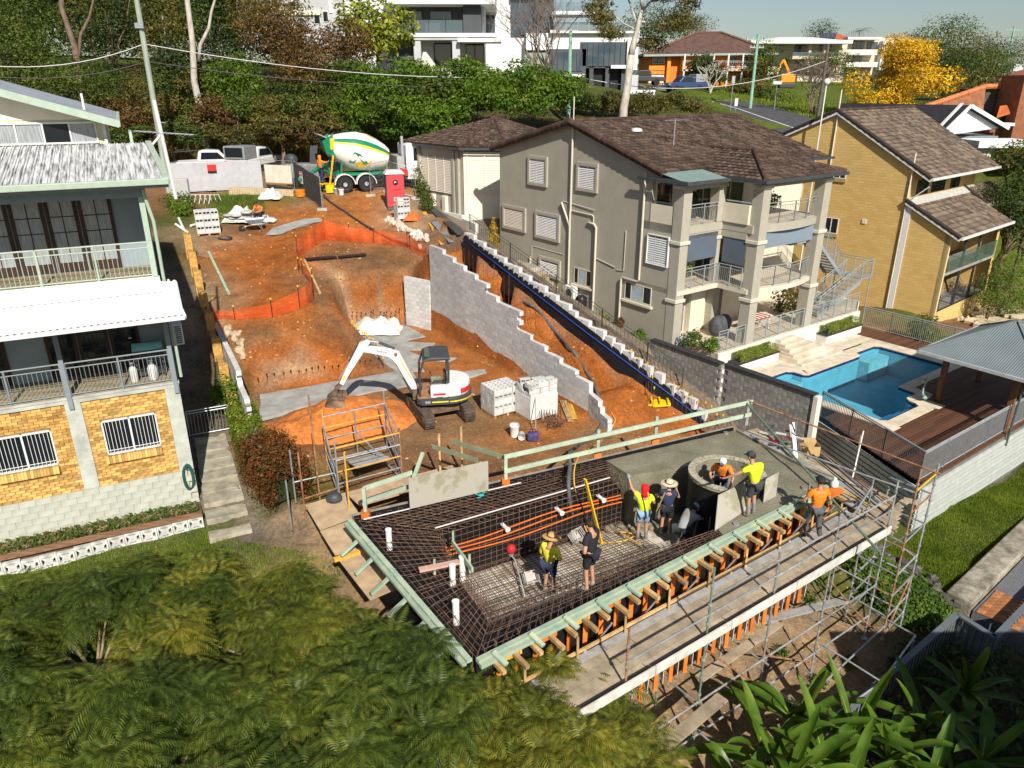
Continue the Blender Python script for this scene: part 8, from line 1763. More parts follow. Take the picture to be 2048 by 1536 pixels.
    for s in('L','R'):
        a=J['an'+s];k=J['kn'+s]
        if boots:
            tall=boots[1];up_=a.lerp(k,tall);o=skinobj('boot',[up_,a+U(-.02),a+V((0,.02,-.06)),a+V((0,.15,-.065))],[(0,1),(1,2),(2,3)],[.062 if tall>.3 else .055,.056,.058,(.05,.035)],boots[0],t,M,1,0)
        if socks: skinobj('sock',[a+U(.05),a.lerp(k,.35)],[(0,1)],[.05,.055],socks,t,M,1,0)
        if gloves: d=(J['wr'+s]-J['el'+s]).normalized();MB(M).sphere(J['wr'+s]+d*.07,(.05,.05,.06),8).B('glove',gloves,t,smooth=True)
    c=J['crown'];ti=(J['crown']-J['chin']).normalized()
    HM=M@MT(J['head'])@U(1).rotation_difference(ti).to_matrix().to_4x4()
    if hat=='brim': 
        prof=[(.03,.235),(.045,.24),(.05,.12),(.06,.112),(.12,.105),(.15,.09),(.17,.06),(.168,.01)];b_=MB(HM).lathe(prof,24,'z').B('hat',hatm,t,auto=60)
        for v in b_.data.vertices:
            pass
        MB(HM).lathe([(.055,.118),(.085,.116)],20,'z',caps=False).B('hat_band',mat('hat_band',(.12,.08,.05),.8),b_)
    elif hat=='cap':
        h=MB(HM).lathe([(.03,.108),(.07,.107),(.11,.095),(.14,.06),(.15,.01)],18,'z').B('cap',hatm,t,auto=60);MB(HM).add([(-.08,.085,.045),(.08,.085,.045),(.06,.18,.03),(-.06,.18,.03),(-.08,.085,.055),(.08,.085,.055),(.06,.18,.04),(-.06,.18,.04)],[(0,1,2,3),(7,6,5,4),(2,6,7,3),(0,3,7,4),(1,5,6,2)]).B('peak',hatm,h)
    elif hat=='hood': MB(HM).lathe([(-.2,.12),(-.12,.1),(-.02,.112),(.06,.115),(.12,.1),(.15,.05),(.155,.01)],18,'z',(0,-.02,0)).B('hood',hatm,t,smooth=True)
    return t
hivy=mat('hivis_yellow',(.62,.80,.02),.6,.06,4);hivo=mat('hivis_orange',(.85,.21,.015),.6,.06,4);navy=mat('navy_cloth',(.03,.04,.085),.85,.12,5);blk=mat('black_cloth',(.018,.02,.024),.85,.15,5);chc=mat('charcoal_cloth',(.045,.05,.055),.85,.15,5);straw=mat('straw',(.58,.34,.13),.85,.15,9);strawp=mat('pale_straw',(.58,.50,.36),.85,.15,9);rubb=mat('grey_boots',(.20,.195,.18),.7,.2,6);redc=mat('red_cloth',(.72,.01,.02),.7,.08,5);ltb=mat('light_blue_cloth',(.22,.34,.48),.85,.08,5);greyc=mat('grey_cloth',(.33,.34,.35),.85,.12,4);shoe=mat('tan_shoe',(.30,.25,.2),.8,.15,6);whc=mat('white_cloth',(.72,.72,.72),.8)
FZ=FLOOR+.14
def arms(**k): return k
# the hatted man in yellow, hands together, looking down
person('worker in wide straw hat and yellow shirt standing on the basin mesh',at(1098,1186,FZ),R(-35),dict(elL=(-.3,.02,1.12),wrL=(-.12,.22,.98),elR=(.3,.02,1.12),wrR=(.1,.24,.98),head=(0,.06,1.62),crown=(0,.08,1.72),chin=(0,.04,1.54)),1.0,mat('work_yellow',(.78,.66,.05),.8,.1,4),'long',navy,'short',(shoe,.15),'brim',straw,hem=navy)
person('man in black polo shirt and black shorts, hand on hip, on the front mesh edge',at(1178,1176,.0),R(-50)+R(100),dict(elL=(-.38,-.1,1.16),wrL=(-.2,.06,1.02),elR=(.25,.02,1.13),wrR=(.1,.18,1.08),head=(0,.07,1.62),crown=(0,.1,1.7),chin=(0,.05,1.54)),1.02,blk,'short',blk,'short',(shoe,.12),None)
person('worker in fluoro yellow shirt and red hood reaching up to the sprayed wall',at(1283,1078,FZ-.05),R(0),dict(shL=(-.2,.02,1.45),elL=(-.36,.14,1.6),wrL=(-.42,.28,1.82),elR=(.3,.05,1.16),wrR=(.3,.25,1.1)),1.0,hivy,'short',ltb,'short',(rubb,.55),'hood',redc,gloves=mat('glove_blue',(.2,.42,.6),.7),hair=False)
person('worker in navy shirt, black shorts and pale straw hat facing the sprayed wall',at(1330,1068,FZ-.05),R(-15),dict(elL=(-.32,.08,1.15),wrL=(-.2,.3,1.12),elR=(.3,.12,1.2),wrR=(.22,.32,1.3)),1.0,navy,'short',blk,'short',(rubb,.4),'brim',strawp,socks=whc)
person('worker in grey shirt and grey cap crouching to smooth the concrete',at(1362,1096,FZ-.05),R(-60),dict(pelvis=(0,-.1,.62),waist=(0,0,.74),chest=(0,.18,.92),neck=(0,.3,1.03),chin=(0,.35,1.07),head=(0,.4,1.14),crown=(0,.43,1.22),shL=(-.19,.24,1.0),elL=(-.22,.5,.9),wrL=(-.12,.72,.92),shR=(.19,.24,1.0),elR=(.24,.5,.88),wrR=(.14,.74,.9),hiL=(-.1,-.08,.6),knL=(-.16,.3,.5),anL=(-.14,.0,.1),hiR=(.1,-.08,.6),knR=(.16,.3,.5),anR=(.14,.0,.1)),1.05,greyc,'short',chc,'long',(rubb,.3),'cap',mat('cap_grey',(.26,.28,.30),.8))
person('worker in white hard hat and orange shirt bending inside the spa',V((SPC.x-.1,SPC.y+.15,-.72)),R(160),dict(chest=(0,.12,1.24),neck=(0,.2,1.38),chin=(0,.24,1.43),head=(0,.27,1.52),crown=(0,.28,1.61),shL=(-.19,.14,1.32),elL=(-.34,.3,1.1),wrL=(-.3,.55,1.02),shR=(.19,.14,1.32),elR=(.32,.3,1.1),wrR=(.22,.55,1.02)),.98,hivo,'short',navy,'long',(rubb,.3),'cap',whc)
person('worker in fluoro yellow vest and grey cap leaning over the spa rim, back to camera',at(1500,1030,0.02),R(38),dict(chest=(0,.08,1.3),neck=(0,.13,1.47),chin=(0,.16,1.53),head=(0,.19,1.63),crown=(0,.2,1.72),shL=(-.19,.08,1.41),elL=(-.4,.28,1.22),wrL=(-.5,.5,1.06),elR=(.28,.12,1.18),wrR=(.22,.38,1.12),hiL=(-.1,0,.9)),1.02,hivy,'short',chc,'short',(rubb,.75),'cap',chc)
person('bearded worker in orange shirt and grey trousers walking the front walkway with a staff',at(1622,1080,WZ+.03),R(10),dict(knL=(-.11,.16,.5),anL=(-.12,.1,.12),knR=(.11,-.02,.5),anR=(.12,-.18,.12),elL=(-.33,.06,1.14),wrL=(-.38,.22,1.05),elR=(.32,.0,1.14),wrR=(.4,.16,.98)),1.07,hivo,'short',mat('grey_trousers',(.085,.09,.095),.85,.2,5),'long',(blk,.2),'cap',blk,hem=mat('patterned_red',(.35,.12,.22),.8,.4,25,col2=(.2,.3,.45)),gloves=mat('glove_green',(.05,.16,.12),.8))
t=thing('staff','grey timber staff held upright by the orange-shirted worker','tool',at(1602,1074,WZ));a=at(1602,1072,WZ+.03);bar_(a,a+U(1.62),.05,.03).B('staff',mat('grey_timber',(.28,.25,.2),.9),t);bar_(a,a+U(.04),.06,.04).B('foot',rubb,t)
pm_=g3((-12.6,50.7));person('worker in orange hi-vis shirt working at the mixer chute',pm_+U(.62),R(-40),dict(elL=(-.3,.2,1.3),wrL=(-.3,.45,1.3),elR=(.3,.2,1.3),wrR=(.25,.42,1.35)),1.0,hivo,'long',navy,'long',(blk,.2),'hood',hivo,hair=True)
tt=thing('work_step','yellow folding work step under the mixer worker','step',pm_);
box_(pm_.x-.35,pm_.x+.35,pm_.y-.25,pm_.y+.25,pm_.z+.57,pm_.z+.62).B('top',my,tt)
for dx in(-.3,.3):
    for dy in(-.2,.2): bar_((pm_.x+dx*1.15,pm_.y+dy*1.2,pm_.z),(pm_.x+dx,pm_.y+dy,pm_.z+.57),.05,.05).B('leg',my,tt)
ps=on(520,445);person('worker in orange vest sitting on cement bags in the upper yard',ps,R(170),dict(pelvis=(0,-.2,.5),waist=(0,-.17,.63),chest=(0,-.05,.86),neck=(0,.05,1.0),chin=(0,.1,1.04),head=(0,.14,1.12),crown=(0,.16,1.2),shL=(-.19,-.02,.95),elL=(-.28,.12,.72),wrL=(-.12,.3,.68),shR=(.19,-.02,.95),elR=(.28,.12,.72),wrR=(.12,.3,.68),hiL=(-.1,-.18,.48),knL=(-.18,.22,.5),anL=(-.17,.2,.1),hiR=(.1,-.18,.48),knR=(.18,.22,.5),anR=(.17,.2,.1)),1.0,hivo,'short',blk,'long',(blk,.2),None)
t=thing('bag_seat','grey cement bags stacked as a seat for the sitting worker','bags',ps+V((0,.3,0)))
for k in range(3): sphere_(ps+V((.03*k,.22,.08+.14*k)),(.34,.26,.085),10).B('cement_bag',MATS['bag_grey'],t,smooth=True)
for nm,a,b_,l in(('trowel_handle',(1300,1018,-.4),(1296,985,.15),'yellow trowel handle behind the red-hooded worker'),('rake_handle',(1313,1022,-.6),(1330,985,.0),'thin timber rake handle held by the navy-shirted worker')):
    t=thing('hand_tool',l,'tool',at(*a));tube_([at(*a),at(*b_)],.02,6).B('handle',tim if 'rake' in nm else MATS['screed_yellow'],t);tube_([at(*a),at(*a)+U(-.25)],.03,6).B('socket',dkmetal,t)
# ---------------------------------------------------------------- houses up the hill
def fb(name,m,parent,px0,py0,px1,py1,Y,dep=.3,bev=0):
    """a box whose front stands at distance Y;its extent is read off the survey lines"""
    pm=(py0+py1)/2;xa=atY(px0,pm,Y).x;xb=atY(px1,pm,Y).x;zt=atY((px0+px1)/2,py0,Y).z;zb=atY((px0+px1)/2,py1,Y).z
    return box_(min(xa,xb),max(xa,xb),Y,Y+dep,min(zb,zt),max(zb,zt)).B(name,m,parent,bevel=bev)
def fwin(parent,px0,py0,px1,py1,Y,n=2,fm=None,gm=None):
    w=fb('window',fm or white,parent,px0,py0,px1,py1,Y-.06,.06)
    for k in range(n):
        a=px0+(px1-px0)*(k+.06)/n;b_=px0+(px1-px0)*(k+.94)/n;fb('pane',gm or glass,w,a,py0+(py1-py0)*.06,b_,py1-(py1-py0)*.06,Y-.08,.02)
    return w
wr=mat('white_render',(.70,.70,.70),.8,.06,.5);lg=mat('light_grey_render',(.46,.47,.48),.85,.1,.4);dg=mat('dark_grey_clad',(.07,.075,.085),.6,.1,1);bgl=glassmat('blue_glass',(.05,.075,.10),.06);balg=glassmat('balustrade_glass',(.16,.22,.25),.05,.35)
w1=thing('house','grey and white modern house with deep dark balcony above the bank','house',g3(atY(880,160,78)))
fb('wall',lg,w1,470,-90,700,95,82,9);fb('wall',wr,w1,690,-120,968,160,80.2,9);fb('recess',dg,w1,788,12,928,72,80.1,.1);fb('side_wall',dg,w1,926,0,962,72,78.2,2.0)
for a,b_ in((812,845),(858,905)): fwin(w1,a,22,b_,40,80.05,1,dkmetal,bgl)
fb('roof_slab',white,w1,772,-40,990,8,77.2,11);fb('balcony_slab',white,w1,778,66,992,74,77.3,3);
for k in range(4): fb('glass_panel',balg,w1,790+k*34,40,823+k*34,66,77.4,.04)
fb('bicycle_shade',dkmetal,w1,850,46,880,66,79,.3)
for a,b_ in((828,842),(905,920)): fb('column',steelg if False else lg,w1,a,74,b_,142,77.5,.5)
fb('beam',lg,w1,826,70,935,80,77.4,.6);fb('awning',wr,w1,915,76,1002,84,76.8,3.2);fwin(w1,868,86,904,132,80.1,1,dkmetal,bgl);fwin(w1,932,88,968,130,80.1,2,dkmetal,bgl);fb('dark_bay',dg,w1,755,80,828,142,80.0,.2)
for k in range(3): fb('glass_panel',balg,w1,752+k*27,112,778+k*27,138,77.6,.04)
fb('lower_slab',white,w1,748,138,832,146,77.5,2.5);fb('garden_wall',whw,w1,832,138,1005,168,76.5,.4);x_=atY(850,120,76.4);slab_([atY(838,142,76.3),atY(880,142,76.3),atY(852,104,76.3),atY(846,104,76.3)],.25).B('raked_wall',whw,w1)
fwin(w1,528,-2,556,22,82,2);fwin(w1,575,2,592,24,82,1);fwin(w1,628,26,640,48,82,1);fwin(w1,646,22,656,44,82,1);fb('pipe',white,w1,655,-60,661,26,81.9,.1);fb('cream_band',offw,w1,500,20,640,30,81.8,.3)
w2=thing('house','white angular house with black glazing behind the bare tree','house',g3(atY(1180,190,84)))
fb('wall',wr,w2,964,-80,1050,150,86,8);fb('glazed_wall',bgl,w2,1022,-40,1108,72,85.8,.1);fb('dark_slab',dg,w2,1020,-60,1110,0,85.5,6);fwin(w2,965,30,990,70,86,1,dkmetal,bgl);fwin(w2,1040,22,1052,70,85.7,1,dkmetal,bgl)
fb('roof_terrace',white,w2,1104,22,1200,29,83,4)
for k in range(4): fb('glass_panel',balg,w2,1108+k*22,4,1129+k*22,22,83,.04)
fb('white_box',wr,w2,1052,66,1278,100,84.5,7);fb('deck_slab',white,w2,1100,60,1280,66,84,6)
for k in range(7): fb('glass_panel',balg,w2,1110+k*23,44,1132+k*23,62,84,.04)
fb('dark_band',dg,w2,1160,84,1262,136,84.4,.1)
for k in range(9): fb('pane',bgl,w2,1164+k*11,86,1173+k*11,132,84.3,.06)
fb('white_end',wr,w2,1254,78,1276,140,84.0,7);fb('white_sill',wr,w2,1222,130,1262,137,83.8,.4);fb('dark_wall',dg,w2,1098,98,1172,152,84.3,.1)
for k in range(5): fb('pane',bgl,w2,1102+k*13,104,1113+k*13,142,84.2,.05)
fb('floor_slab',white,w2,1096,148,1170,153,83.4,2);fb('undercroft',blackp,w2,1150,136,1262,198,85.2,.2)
for a in(1178,1210,1242): fb('column',dg,w2,a,134,a+8,200,84.4,.4)
fb('white_parapet',wr,w2,1256,180,1310,208,82,.4);fb('base_wall',lg,w2,1262,150,1276,185,84.2,6)
oh=thing('house','orange brick two-storey house with brown hip roof across the street','house',g3(atY(1410,170,106)));orb=mat('orange_brick',(.62,.20,.035),.85,.1,2);brr=mat('far_brown_tile',(.11,.062,.05),.9,.2,1.5,bump=.2,bscale=3)
fb('wall',orb,oh,1297,106,1532,196,108,9);e=[atY(1287,111,106.6),atY(1556,107,106.6)];e2=[V((e[1].x,120,e[1].z)),V((e[0].x,120,e[0].z))];r0,r1=atY(1395,66,113),atY(1442,66,113)
rm=MB();rm.add([e[0],e[1],e2[0],e2[1],r0,r1],[(0,1,5,4),(1,2,5),(2,3,4,5),(3,0,4),(3,2,1,0)]);rm.B('roof',brr,oh);bar_(e[0],e[1],.2,.25).B('gutter',mat('far_gutter',(.30,.36,.33),.6),oh)
for a,b_,c in((e[1],r1,.1),(e[0],r0,.1),(r0,r1,.1)): tube_([a+U(.05),b_+U(.1)],.16,6).B('ridge_caps',mat('far_ridge',(.16,.08,.06),.9),oh)
fb('verandah_slab',offw,oh,1365,138,1515,142,106.4,2)
for k in range(6): fb('post',white,oh,1366+k*29,108,1369+k*29,186,106.4,.25)
b0,b1=atY(1366,138,106.4),atY(1515,139,106.4);railing(oh,b0,b1,1.0,white,posts=6,gap=.25)
for a,b_,c,d in((1305,113,1330,128),(1460,112,1472,134),(1480,112,1502,134),(1400,112,1424,134),(1516,112,1528,126),(1472,150,1492,168),(1500,150,1514,166)): fwin(oh,a,b_,c,d,107.95,2)
for a in(1334,1361): fb('orange_pier',mat('orange_paint',(.75,.25,.03),.8),oh,a,108,a+7,168,107.2,.5)
fb('garage_door',whw,oh,1298,150,1328,166,107.9,.1);fb('panel',mat('orange_paint',(.75,.25,.03)),oh,1298,130,1330,148,107.85,.1);fb('stair_wall',mat('orange_paint',(.75,.25,.03)),oh,1514,112,1532,172,107,.6)
ch_=thing('house','cream two-storey house with white flat roof on the skyline','house',g3(atY(1590,150,132)));crm=mat('far_cream',(.58,.52,.40),.85,.08,.6)
fb('wall',crm,ch_,1530,86,1690,165,134,8);fb('roof_slab',white,ch_,1502,80,1706,87,130,12);rr=[atY(1502,82,130),atY(1706,82,130)];MB().add([rr[0],rr[1],rr[1]+V((0,10,0)),rr[0]+V((0,10,0)),atY(1560,74,136),atY(1620,74,136)],[(0,1,5,4),(1,2,5),(2,3,4,5),(3,0,4)]).B('roof_top',white,ch_)
fb('balcony_slab',crm,ch_,1585,112,1682,118,131,3);
for k in range(3): fb('glass_panel',balg,ch_,1586+k*32,104,1616+k*32,112,131,.05);fb('column',crm,ch_,1616+k*30,86,1621+k*30,145,131.2,.5)
for a,b_,c,d in((1552,90,1568,104),(1590,90,1612,110),(1640,90,1662,110),(1568,118,1575,134),(1590,122,1600,142),(1636,122,1652,140)): fwin(ch_,a,b_,c,d,133.9,2,dkmetal,bgl)
rh=thing('house','cream balconied house with orange tiled roof and solar panels on the skyline','house',g3(atY(1710,120,150)));fb('wall',crm,rh,1690,76,1790,150,152,8);e=[atY(1620,80,150),atY(1712,80,150)];r_=atY(1675,66,156);MB().add([e[0],e[1],e[1]+V((0,12,0)),e[0]+V((0,12,0)),r_],[(0,1,4),(1,2,4),(2,3,4),(3,0,4)]).B('roof',mat('orange_tile',(.42,.12,.04),.85,.2,2),rh)
sp0,sp1=atY(1640,78.5,149.6),atY(1672,77,149.6);
for k in range(4): a=sp0.lerp(sp1,k/4)+U(.1);b_=sp0.lerp(sp1,(k+.9)/4)+U(.1);slab_([a,b_,b_+V((1.0,2.4,.95)),a+V((1.0,2.4,.95))],.08).B('solar_panel',bgl,rh)
fb('roof_slab',white,rh,1696,74,1765,79,149,8);fb('wall',wr,rh,1762,82,1800,140,150.5,8);fb('balcony_wall',whw,rh,1692,99,1755,110,150,1.5);fb('balcony_wall',whw,rh,1692,124,1755,134,150,1.5)
for a,b_,c,d in((1706,82,1728,98),(1735,84,1755,98),(1706,112,1724,124)): fwin(rh,a,b_,c,d,151.9,3,dkmetal,bgl)
# right edge: white gable house and brown brick house
wg=thing('house','white weatherboard gable house with black roof beyond the yellow brick house','house',g3(atY(1930,300,57)));G0,G1,GA=atY(1884,272,56),atY(2000,256,58),atY(1934,217,57)
MB().add([G0,G1,GA],[(0,1,2)]).B('gable',mat('white_weatherboard',(.74,.76,.78),.6,.04,1),wg)
mbw=MB()
for k in range(12):
    u=(k+.3)/12;a=G0.lerp(GA,u);b_=G1.lerp(GA,u);mbw.bar(a-V((0,.03,0)),b_-V((0,.03,0)),.02,.018)
mbw.B('board_lines',mat('board_grey',(.5,.52,.54),.7),wg,kind='stuff')
B0=V((-3.5,7,0));blackr=mat('black_tile',(.022,.022,.026),.7,.25,3)
slab_([G0+V((-.4,-.4,-.1)),GA+V((0,-.4,.15)),GA+V((-6.5,6,.15)),G0+V((-6.9,6,-.1))][::-1],.1).B('roof',blackr,wg);slab_([GA+V((0,-.4,.15)),G1+V((.5,-.4,-.1)),G1+V((-6,6,-.1)),GA+V((-6.5,6,.15))][::-1],.1).B('roof',blackr,wg)
bar_(G0+V((-.4,-.45,0)),GA+V((0,-.45,.2)),.06,.25).bar(GA+V((0,-.45,.2)),G1+V((.4,-.45,0)),.06,.25).B('barge',white,wg);bar_(G0+V((-.9,-.3,.1)),GA+V((-.6,-.3,.35)),.2,.1).B('flashing',white,wg)
fb('wall',bluegrey,wg,1895,272,1990,330,57.5,4);fb('awning',wr,wg,1958,282,2075,296,54,3);fb('window_bay',mat('bay_green',(.45,.52,.48),.4),wg,1948,296,1982,325,54.5,1)
bk_=thing('house','brown brick house with terracotta roof edge at the right margin','house',g3(atY(2000,260,66)));bwn=mat('brown_brick',(.26,.11,.055),.9,.25,2,bump=.2,bscale=6);tcr=mat('terracotta_edge',(.50,.17,.065),.8,.2,3)
p=[atY(1842,217,64),atY(1972,250,64),atY(1972,174,66),atY(1960,176,66)];slab_([atY(1842,222,64),atY(1962,262,63),atY(1972,172,66)],.4).B('brick_gable',bwn,bk_);ridge_caps(None,bk_,atY(1842,216,64),atY(1972,173,66),tcr,r=.22,L=.6);ridge_caps(None,bk_,atY(1972,173,66),atY(2034,172,66),tcr,r=.22,L=.6)
fb('timber_wall',mat('grey_boards',(.10,.085,.075),.9,.25,2,stretch=(.3,1,6)),bk_,1966,178,2000,245,66.2,4);fb('chimney',bwn,bk_,2030,150,2080,330,63,3);fb('wall',bwn,bk_,1975,235,2080,330,64.5,4);fb('glazing',bgl,bk_,2004,182,2030,212,67,.2);fb('parapet',white,bk_,1986,246,2030,252,62.5,1);fb('dark_opening',blackp,bk_,1998,228,2024,246,64.3,.1)
slab_([atY(1994,232,62),atY(2020,224,62),atY(2014,210,64),atY(2000,212,64)][::1],.15).B('tile_hood',mat('orange_hood',(.60,.16,.04),.8,.15,5),bk_)
r2=thing('house','far house with dusty red roof left of the far poles','house',g3(atY(2030,140,95)));slab_([atY(1995,160,95),atY(2080,162,95),atY(2080,138,101),atY(2040,140,101)],.2).B('roof',mat('dusty_red',(.24,.07,.055),.9,.15,2),r2);fb('wall',lg,r2,2000,160,2080,190,96,5);fb('white_wall',wr,r2,2028,128,2046,142,110,3)
# parked vehicles on the upper street
ute('dark blue van parked on the upper street below the orange house',g3(atY(1368,186,96),.2),R(200),mat('blue_car',(.03,.06,.16),.35,.05,2,coat=.5),True);ute('dark parked car at the orange house driveway',g3(atY(1285,165,100),.3),R(180),dkmetal,False)
ed=thing('orange_digger','small orange excavator parked beside the cream house','excavator',g3(atY(1570,175,112)));p=g3(atY(1570,178,112));oy=mat('digger_orange',(.75,.28,.02),.5);box_(p.x-1,p.x+1,p.y-.8,p.y+.8,p.z+.7,p.z+1.8).B('body',oy,ed,bevel=.1);bar_(p+V((.5,0,1.5)),p+V((-.8,-.2,3.6)),.35,.3).B('boom',oy,ed);bar_(p+V((-.8,-.2,3.6)),p+V((-1.8,-.2,1.8)),.3,.25).B('stick',oy,ed);box_(p.x-2.2,p.x-1.5,p.y-.5,p.y+.3,p.z+1.2,p.z+1.8).B('bucket',dkmetal,ed)
for s in(-1,1): box_(p.x-1.1,p.x+1.1,p.y+s*.7-.2,p.y+s*.7+.2,p.z,p.z+.6).B('track',dkmetal,ed,bevel=.1)
def signpost(label,px,py,Y,h,m,board=None):
    p=g3(atY(px,py,Y));t=thing('sign_post',label,'sign post',p);tube_([p,p+U(h)],.04,6).B('post',steelg,t);slab_([p+V((-.45,-.05,h-.3)),p+V((.45,-.05,h-.3)),p+V((.45,-.05,h)),p+V((-.45,-.05,h))] if board else [p+V((-.15,-.05,h-.7)),p+V((.15,-.05,h-.7)),p+V((.15,-.05,h)),p+V((-.15,-.05,h))],.03).B('plate',m,t)
signpost('street name sign on the verge',1547,228,80,2.9,white,True);signpost('small white marker post at the street edge',1470,228,78,1.2,white);signpost('thin street sign pole before the curve',1460,226,78,3.2,steelg)
# unseen house added beyond the lower right, its roof sized to shade the banana corner
nb=thing('house','unseen lower neighbour house added off the bottom right corner to shade the banana plants','house',V((15,8,-5)));box_(12.4,26,-2,8.6,-6,2.4).B('wall',cream,nb);MB().add([(11.7,-3,2.4),(27,-3,2.4),(27,9.4,2.4),(11.7,9.4,2.4),(17,3.2,5),(22,3.2,5)],[(0,1,5,4),(1,2,5),(2,3,4,5),(3,0,4),(3,2,1,0)]).B('roof',prm,nb)
# ---------------------------------------------------------------- plants
import numpy as np
rng=np.random.default_rng(11)
def quads_obj(name,V4,m,parent,kind=None,inv=None):
    """V4: (n,4,3) array of separate quads"""
    n=len(V4);b0=base_of(parent).inverted() if parent is not None else Matrix.Identity(4);T=np.array(b0);v=V4.reshape(-1,3)@T[:3,:3].T+T[:3,3]
    me=bpy.data.meshes.new(name);me.vertices.add(4*n);me.vertices.foreach_set('co',v.astype(np.float32).ravel());me.loops.add(4*n);me.loops.foreach_set('vertex_index',np.arange(4*n,dtype=np.int32));me.polygons.add(n);me.polygons.foreach_set('loop_start',np.arange(0,4*n,4,dtype=np.int32));me.polygons.foreach_set('loop_total',np.full(n,4,dtype=np.int32));me.update(calc_edges=True);me.materials.append(m)
    o=bpy.data.objects.new(name,me);COL.objects.link(o);o.parent=parent
    if kind: o['kind']=kind
    return o
def nrm(a): return a/np.maximum(np.linalg.norm(a,axis=1,keepdims=True),1e-9)
def leaf_quads(P,Nn,size,aspect=.45,var=.35):
    """leaf-shaped quads at P facing roughly Nn"""
    n=len(P);a=nrm(np.cross(Nn,nrm(rng.normal(size=(n,3)))));b=np.cross(Nn,a);s=(size*(1+var*rng.uniform(-1,1,n)))[:,None]
    return np.stack([P-a*s*.5,P+b*s*aspect*.5-a*s*.05,P+a*s*.5,P-b*s*aspect*.5-a*s*.05],1)
def clump_points(c,r,n,shell=.55):
    d=nrm(rng.normal(size=(n,3)));k=(shell+(1-shell)*rng.random(n)**.6)[:,None];lump=1+.22*np.sin(d[:,:1]*5+c[0])*np.cos(d[:,1:2]*6+c[1])+.12*np.sin(d[:,2:3]*9+c[2]*3)
    return np.array(c)+d*np.array(r)*k*lump,d
def limb(mb,a,b,r0,r1,wob=.08,n=5):
    a=V(a);b=V(b);L=(b-a).length;pts=[a.lerp(b,k/n)+V((ru(-wob,wob)*L*.5,ru(-wob,wob)*L*.5,0))*(0 if k in(0,n) else 1) for k in range(n+1)];mb.tube(pts,[r0+(r1-r0)*k/n for k in range(n+1)],7);return pts
bark=mat('bark',(.17,.12,.085),.95,.35,4,bump=.4,bscale=14,stretch=(2,2,.5));palebark=mat('pale_bark',(.46,.40,.33),.85,.25,2.5,col2=(.56,.52,.46),stretch=(2,2,.6))
def tree(label,base,clumps,lm,leaf=.22,n=5000,tm=None,tr=.16,name='tree',cat='tree',group=None,aspect=.45,up=.45,trunk_top=None,shell=.5):
    base=V(base);t=thing(name,label,cat,base,0,group);tot=sum(c[1][0]*c[1][1]+c[1][0]*c[1][2] for c in clumps);Q=[]
    for c,r in clumps:
        k=max(60,int(n*(r[0]*r[1]+r[0]*r[2])/tot));P,D=clump_points(c,r,k,shell);Nn=nrm(D*.55+np.array([0,0,up])+rng.normal(size=(k,3))*.45);Q.append(leaf_quads(P,Nn,leaf,aspect))
    quads_obj('crown',np.concatenate(Q),lm,t)
    if tm is not False:
        mb=MB();cen=V((sum(c[0][0] for c in clumps)/len(clumps),sum(c[0][1] for c in clumps)/len(clumps),min(c[0][2]-c[1][2]*.3 for c in clumps)));top=trunk_top or base.lerp(cen,.8)
        limb(mb,base-U(.3),top,tr,tr*.6)
        for c,r in clumps: limb(mb,V(top),V(c),tr*.45,tr*.1)
        mb.B('trunk',tm or bark,t,smooth=True)
    return t
def ptree(label,px,py,Y,rx,rz_,lm,n=4000,leaf=.25,lobes=6,base_py=None,**k):
    """tree whose crown centre lies on the sight line px,py at distance Y"""
    c=atY(px,py,Y);g=gz(c.x,c.y);cl=[]
    for i in range(lobes):
        a=2*PI*i/lobes+ru(-.4,.4);q=ru(.25,.6);cl.append(((c.x+mC(a)*rx*q,c.y+mS(a)*rx*q*.8,c.z+ru(-.45,.5)*rz_),(rx*ru(.4,.62),rx*ru(.4,.62),rz_*ru(.4,.6))))
    cl.append(((c.x,c.y,c.z+rz_*.3),(rx*.55,rx*.55,rz_*.6)));return tree(label,(c.x,c.y,g),cl,lm,leaf,n,**k)
Lg=leafmat('leaf_green',(.025,.045,.01),(.075,.115,.018),(.17,.20,.03));Lb=leafmat('leaf_bright',(.035,.075,.008),(.09,.17,.012),(.20,.27,.03));Lo=leafmat('leaf_olive',(.05,.048,.014),(.12,.11,.025),(.25,.2,.05));Lbr=leafmat('leaf_rust',(.05,.035,.014),(.13,.075,.025),(.24,.14,.045));Ldk=leafmat('leaf_dark',(.014,.028,.008),(.04,.07,.014),(.09,.12,.025));Ly=leafmat('wattle_yellow',(.28,.16,.008),(.62,.38,.012),(.80,.55,.03),tr=.2);Llime=leafmat('leaf_lime',(.09,.12,.012),(.22,.26,.025),(.38,.38,.05));Lhr=leafmat('hedge_red',(.035,.05,.01),(.14,.07,.02),(.30,.08,.03),scale=3);Lgold=leafmat('leaf_gold',(.16,.14,.012),(.45,.30,.02),(.65,.42,.04),scale=2)
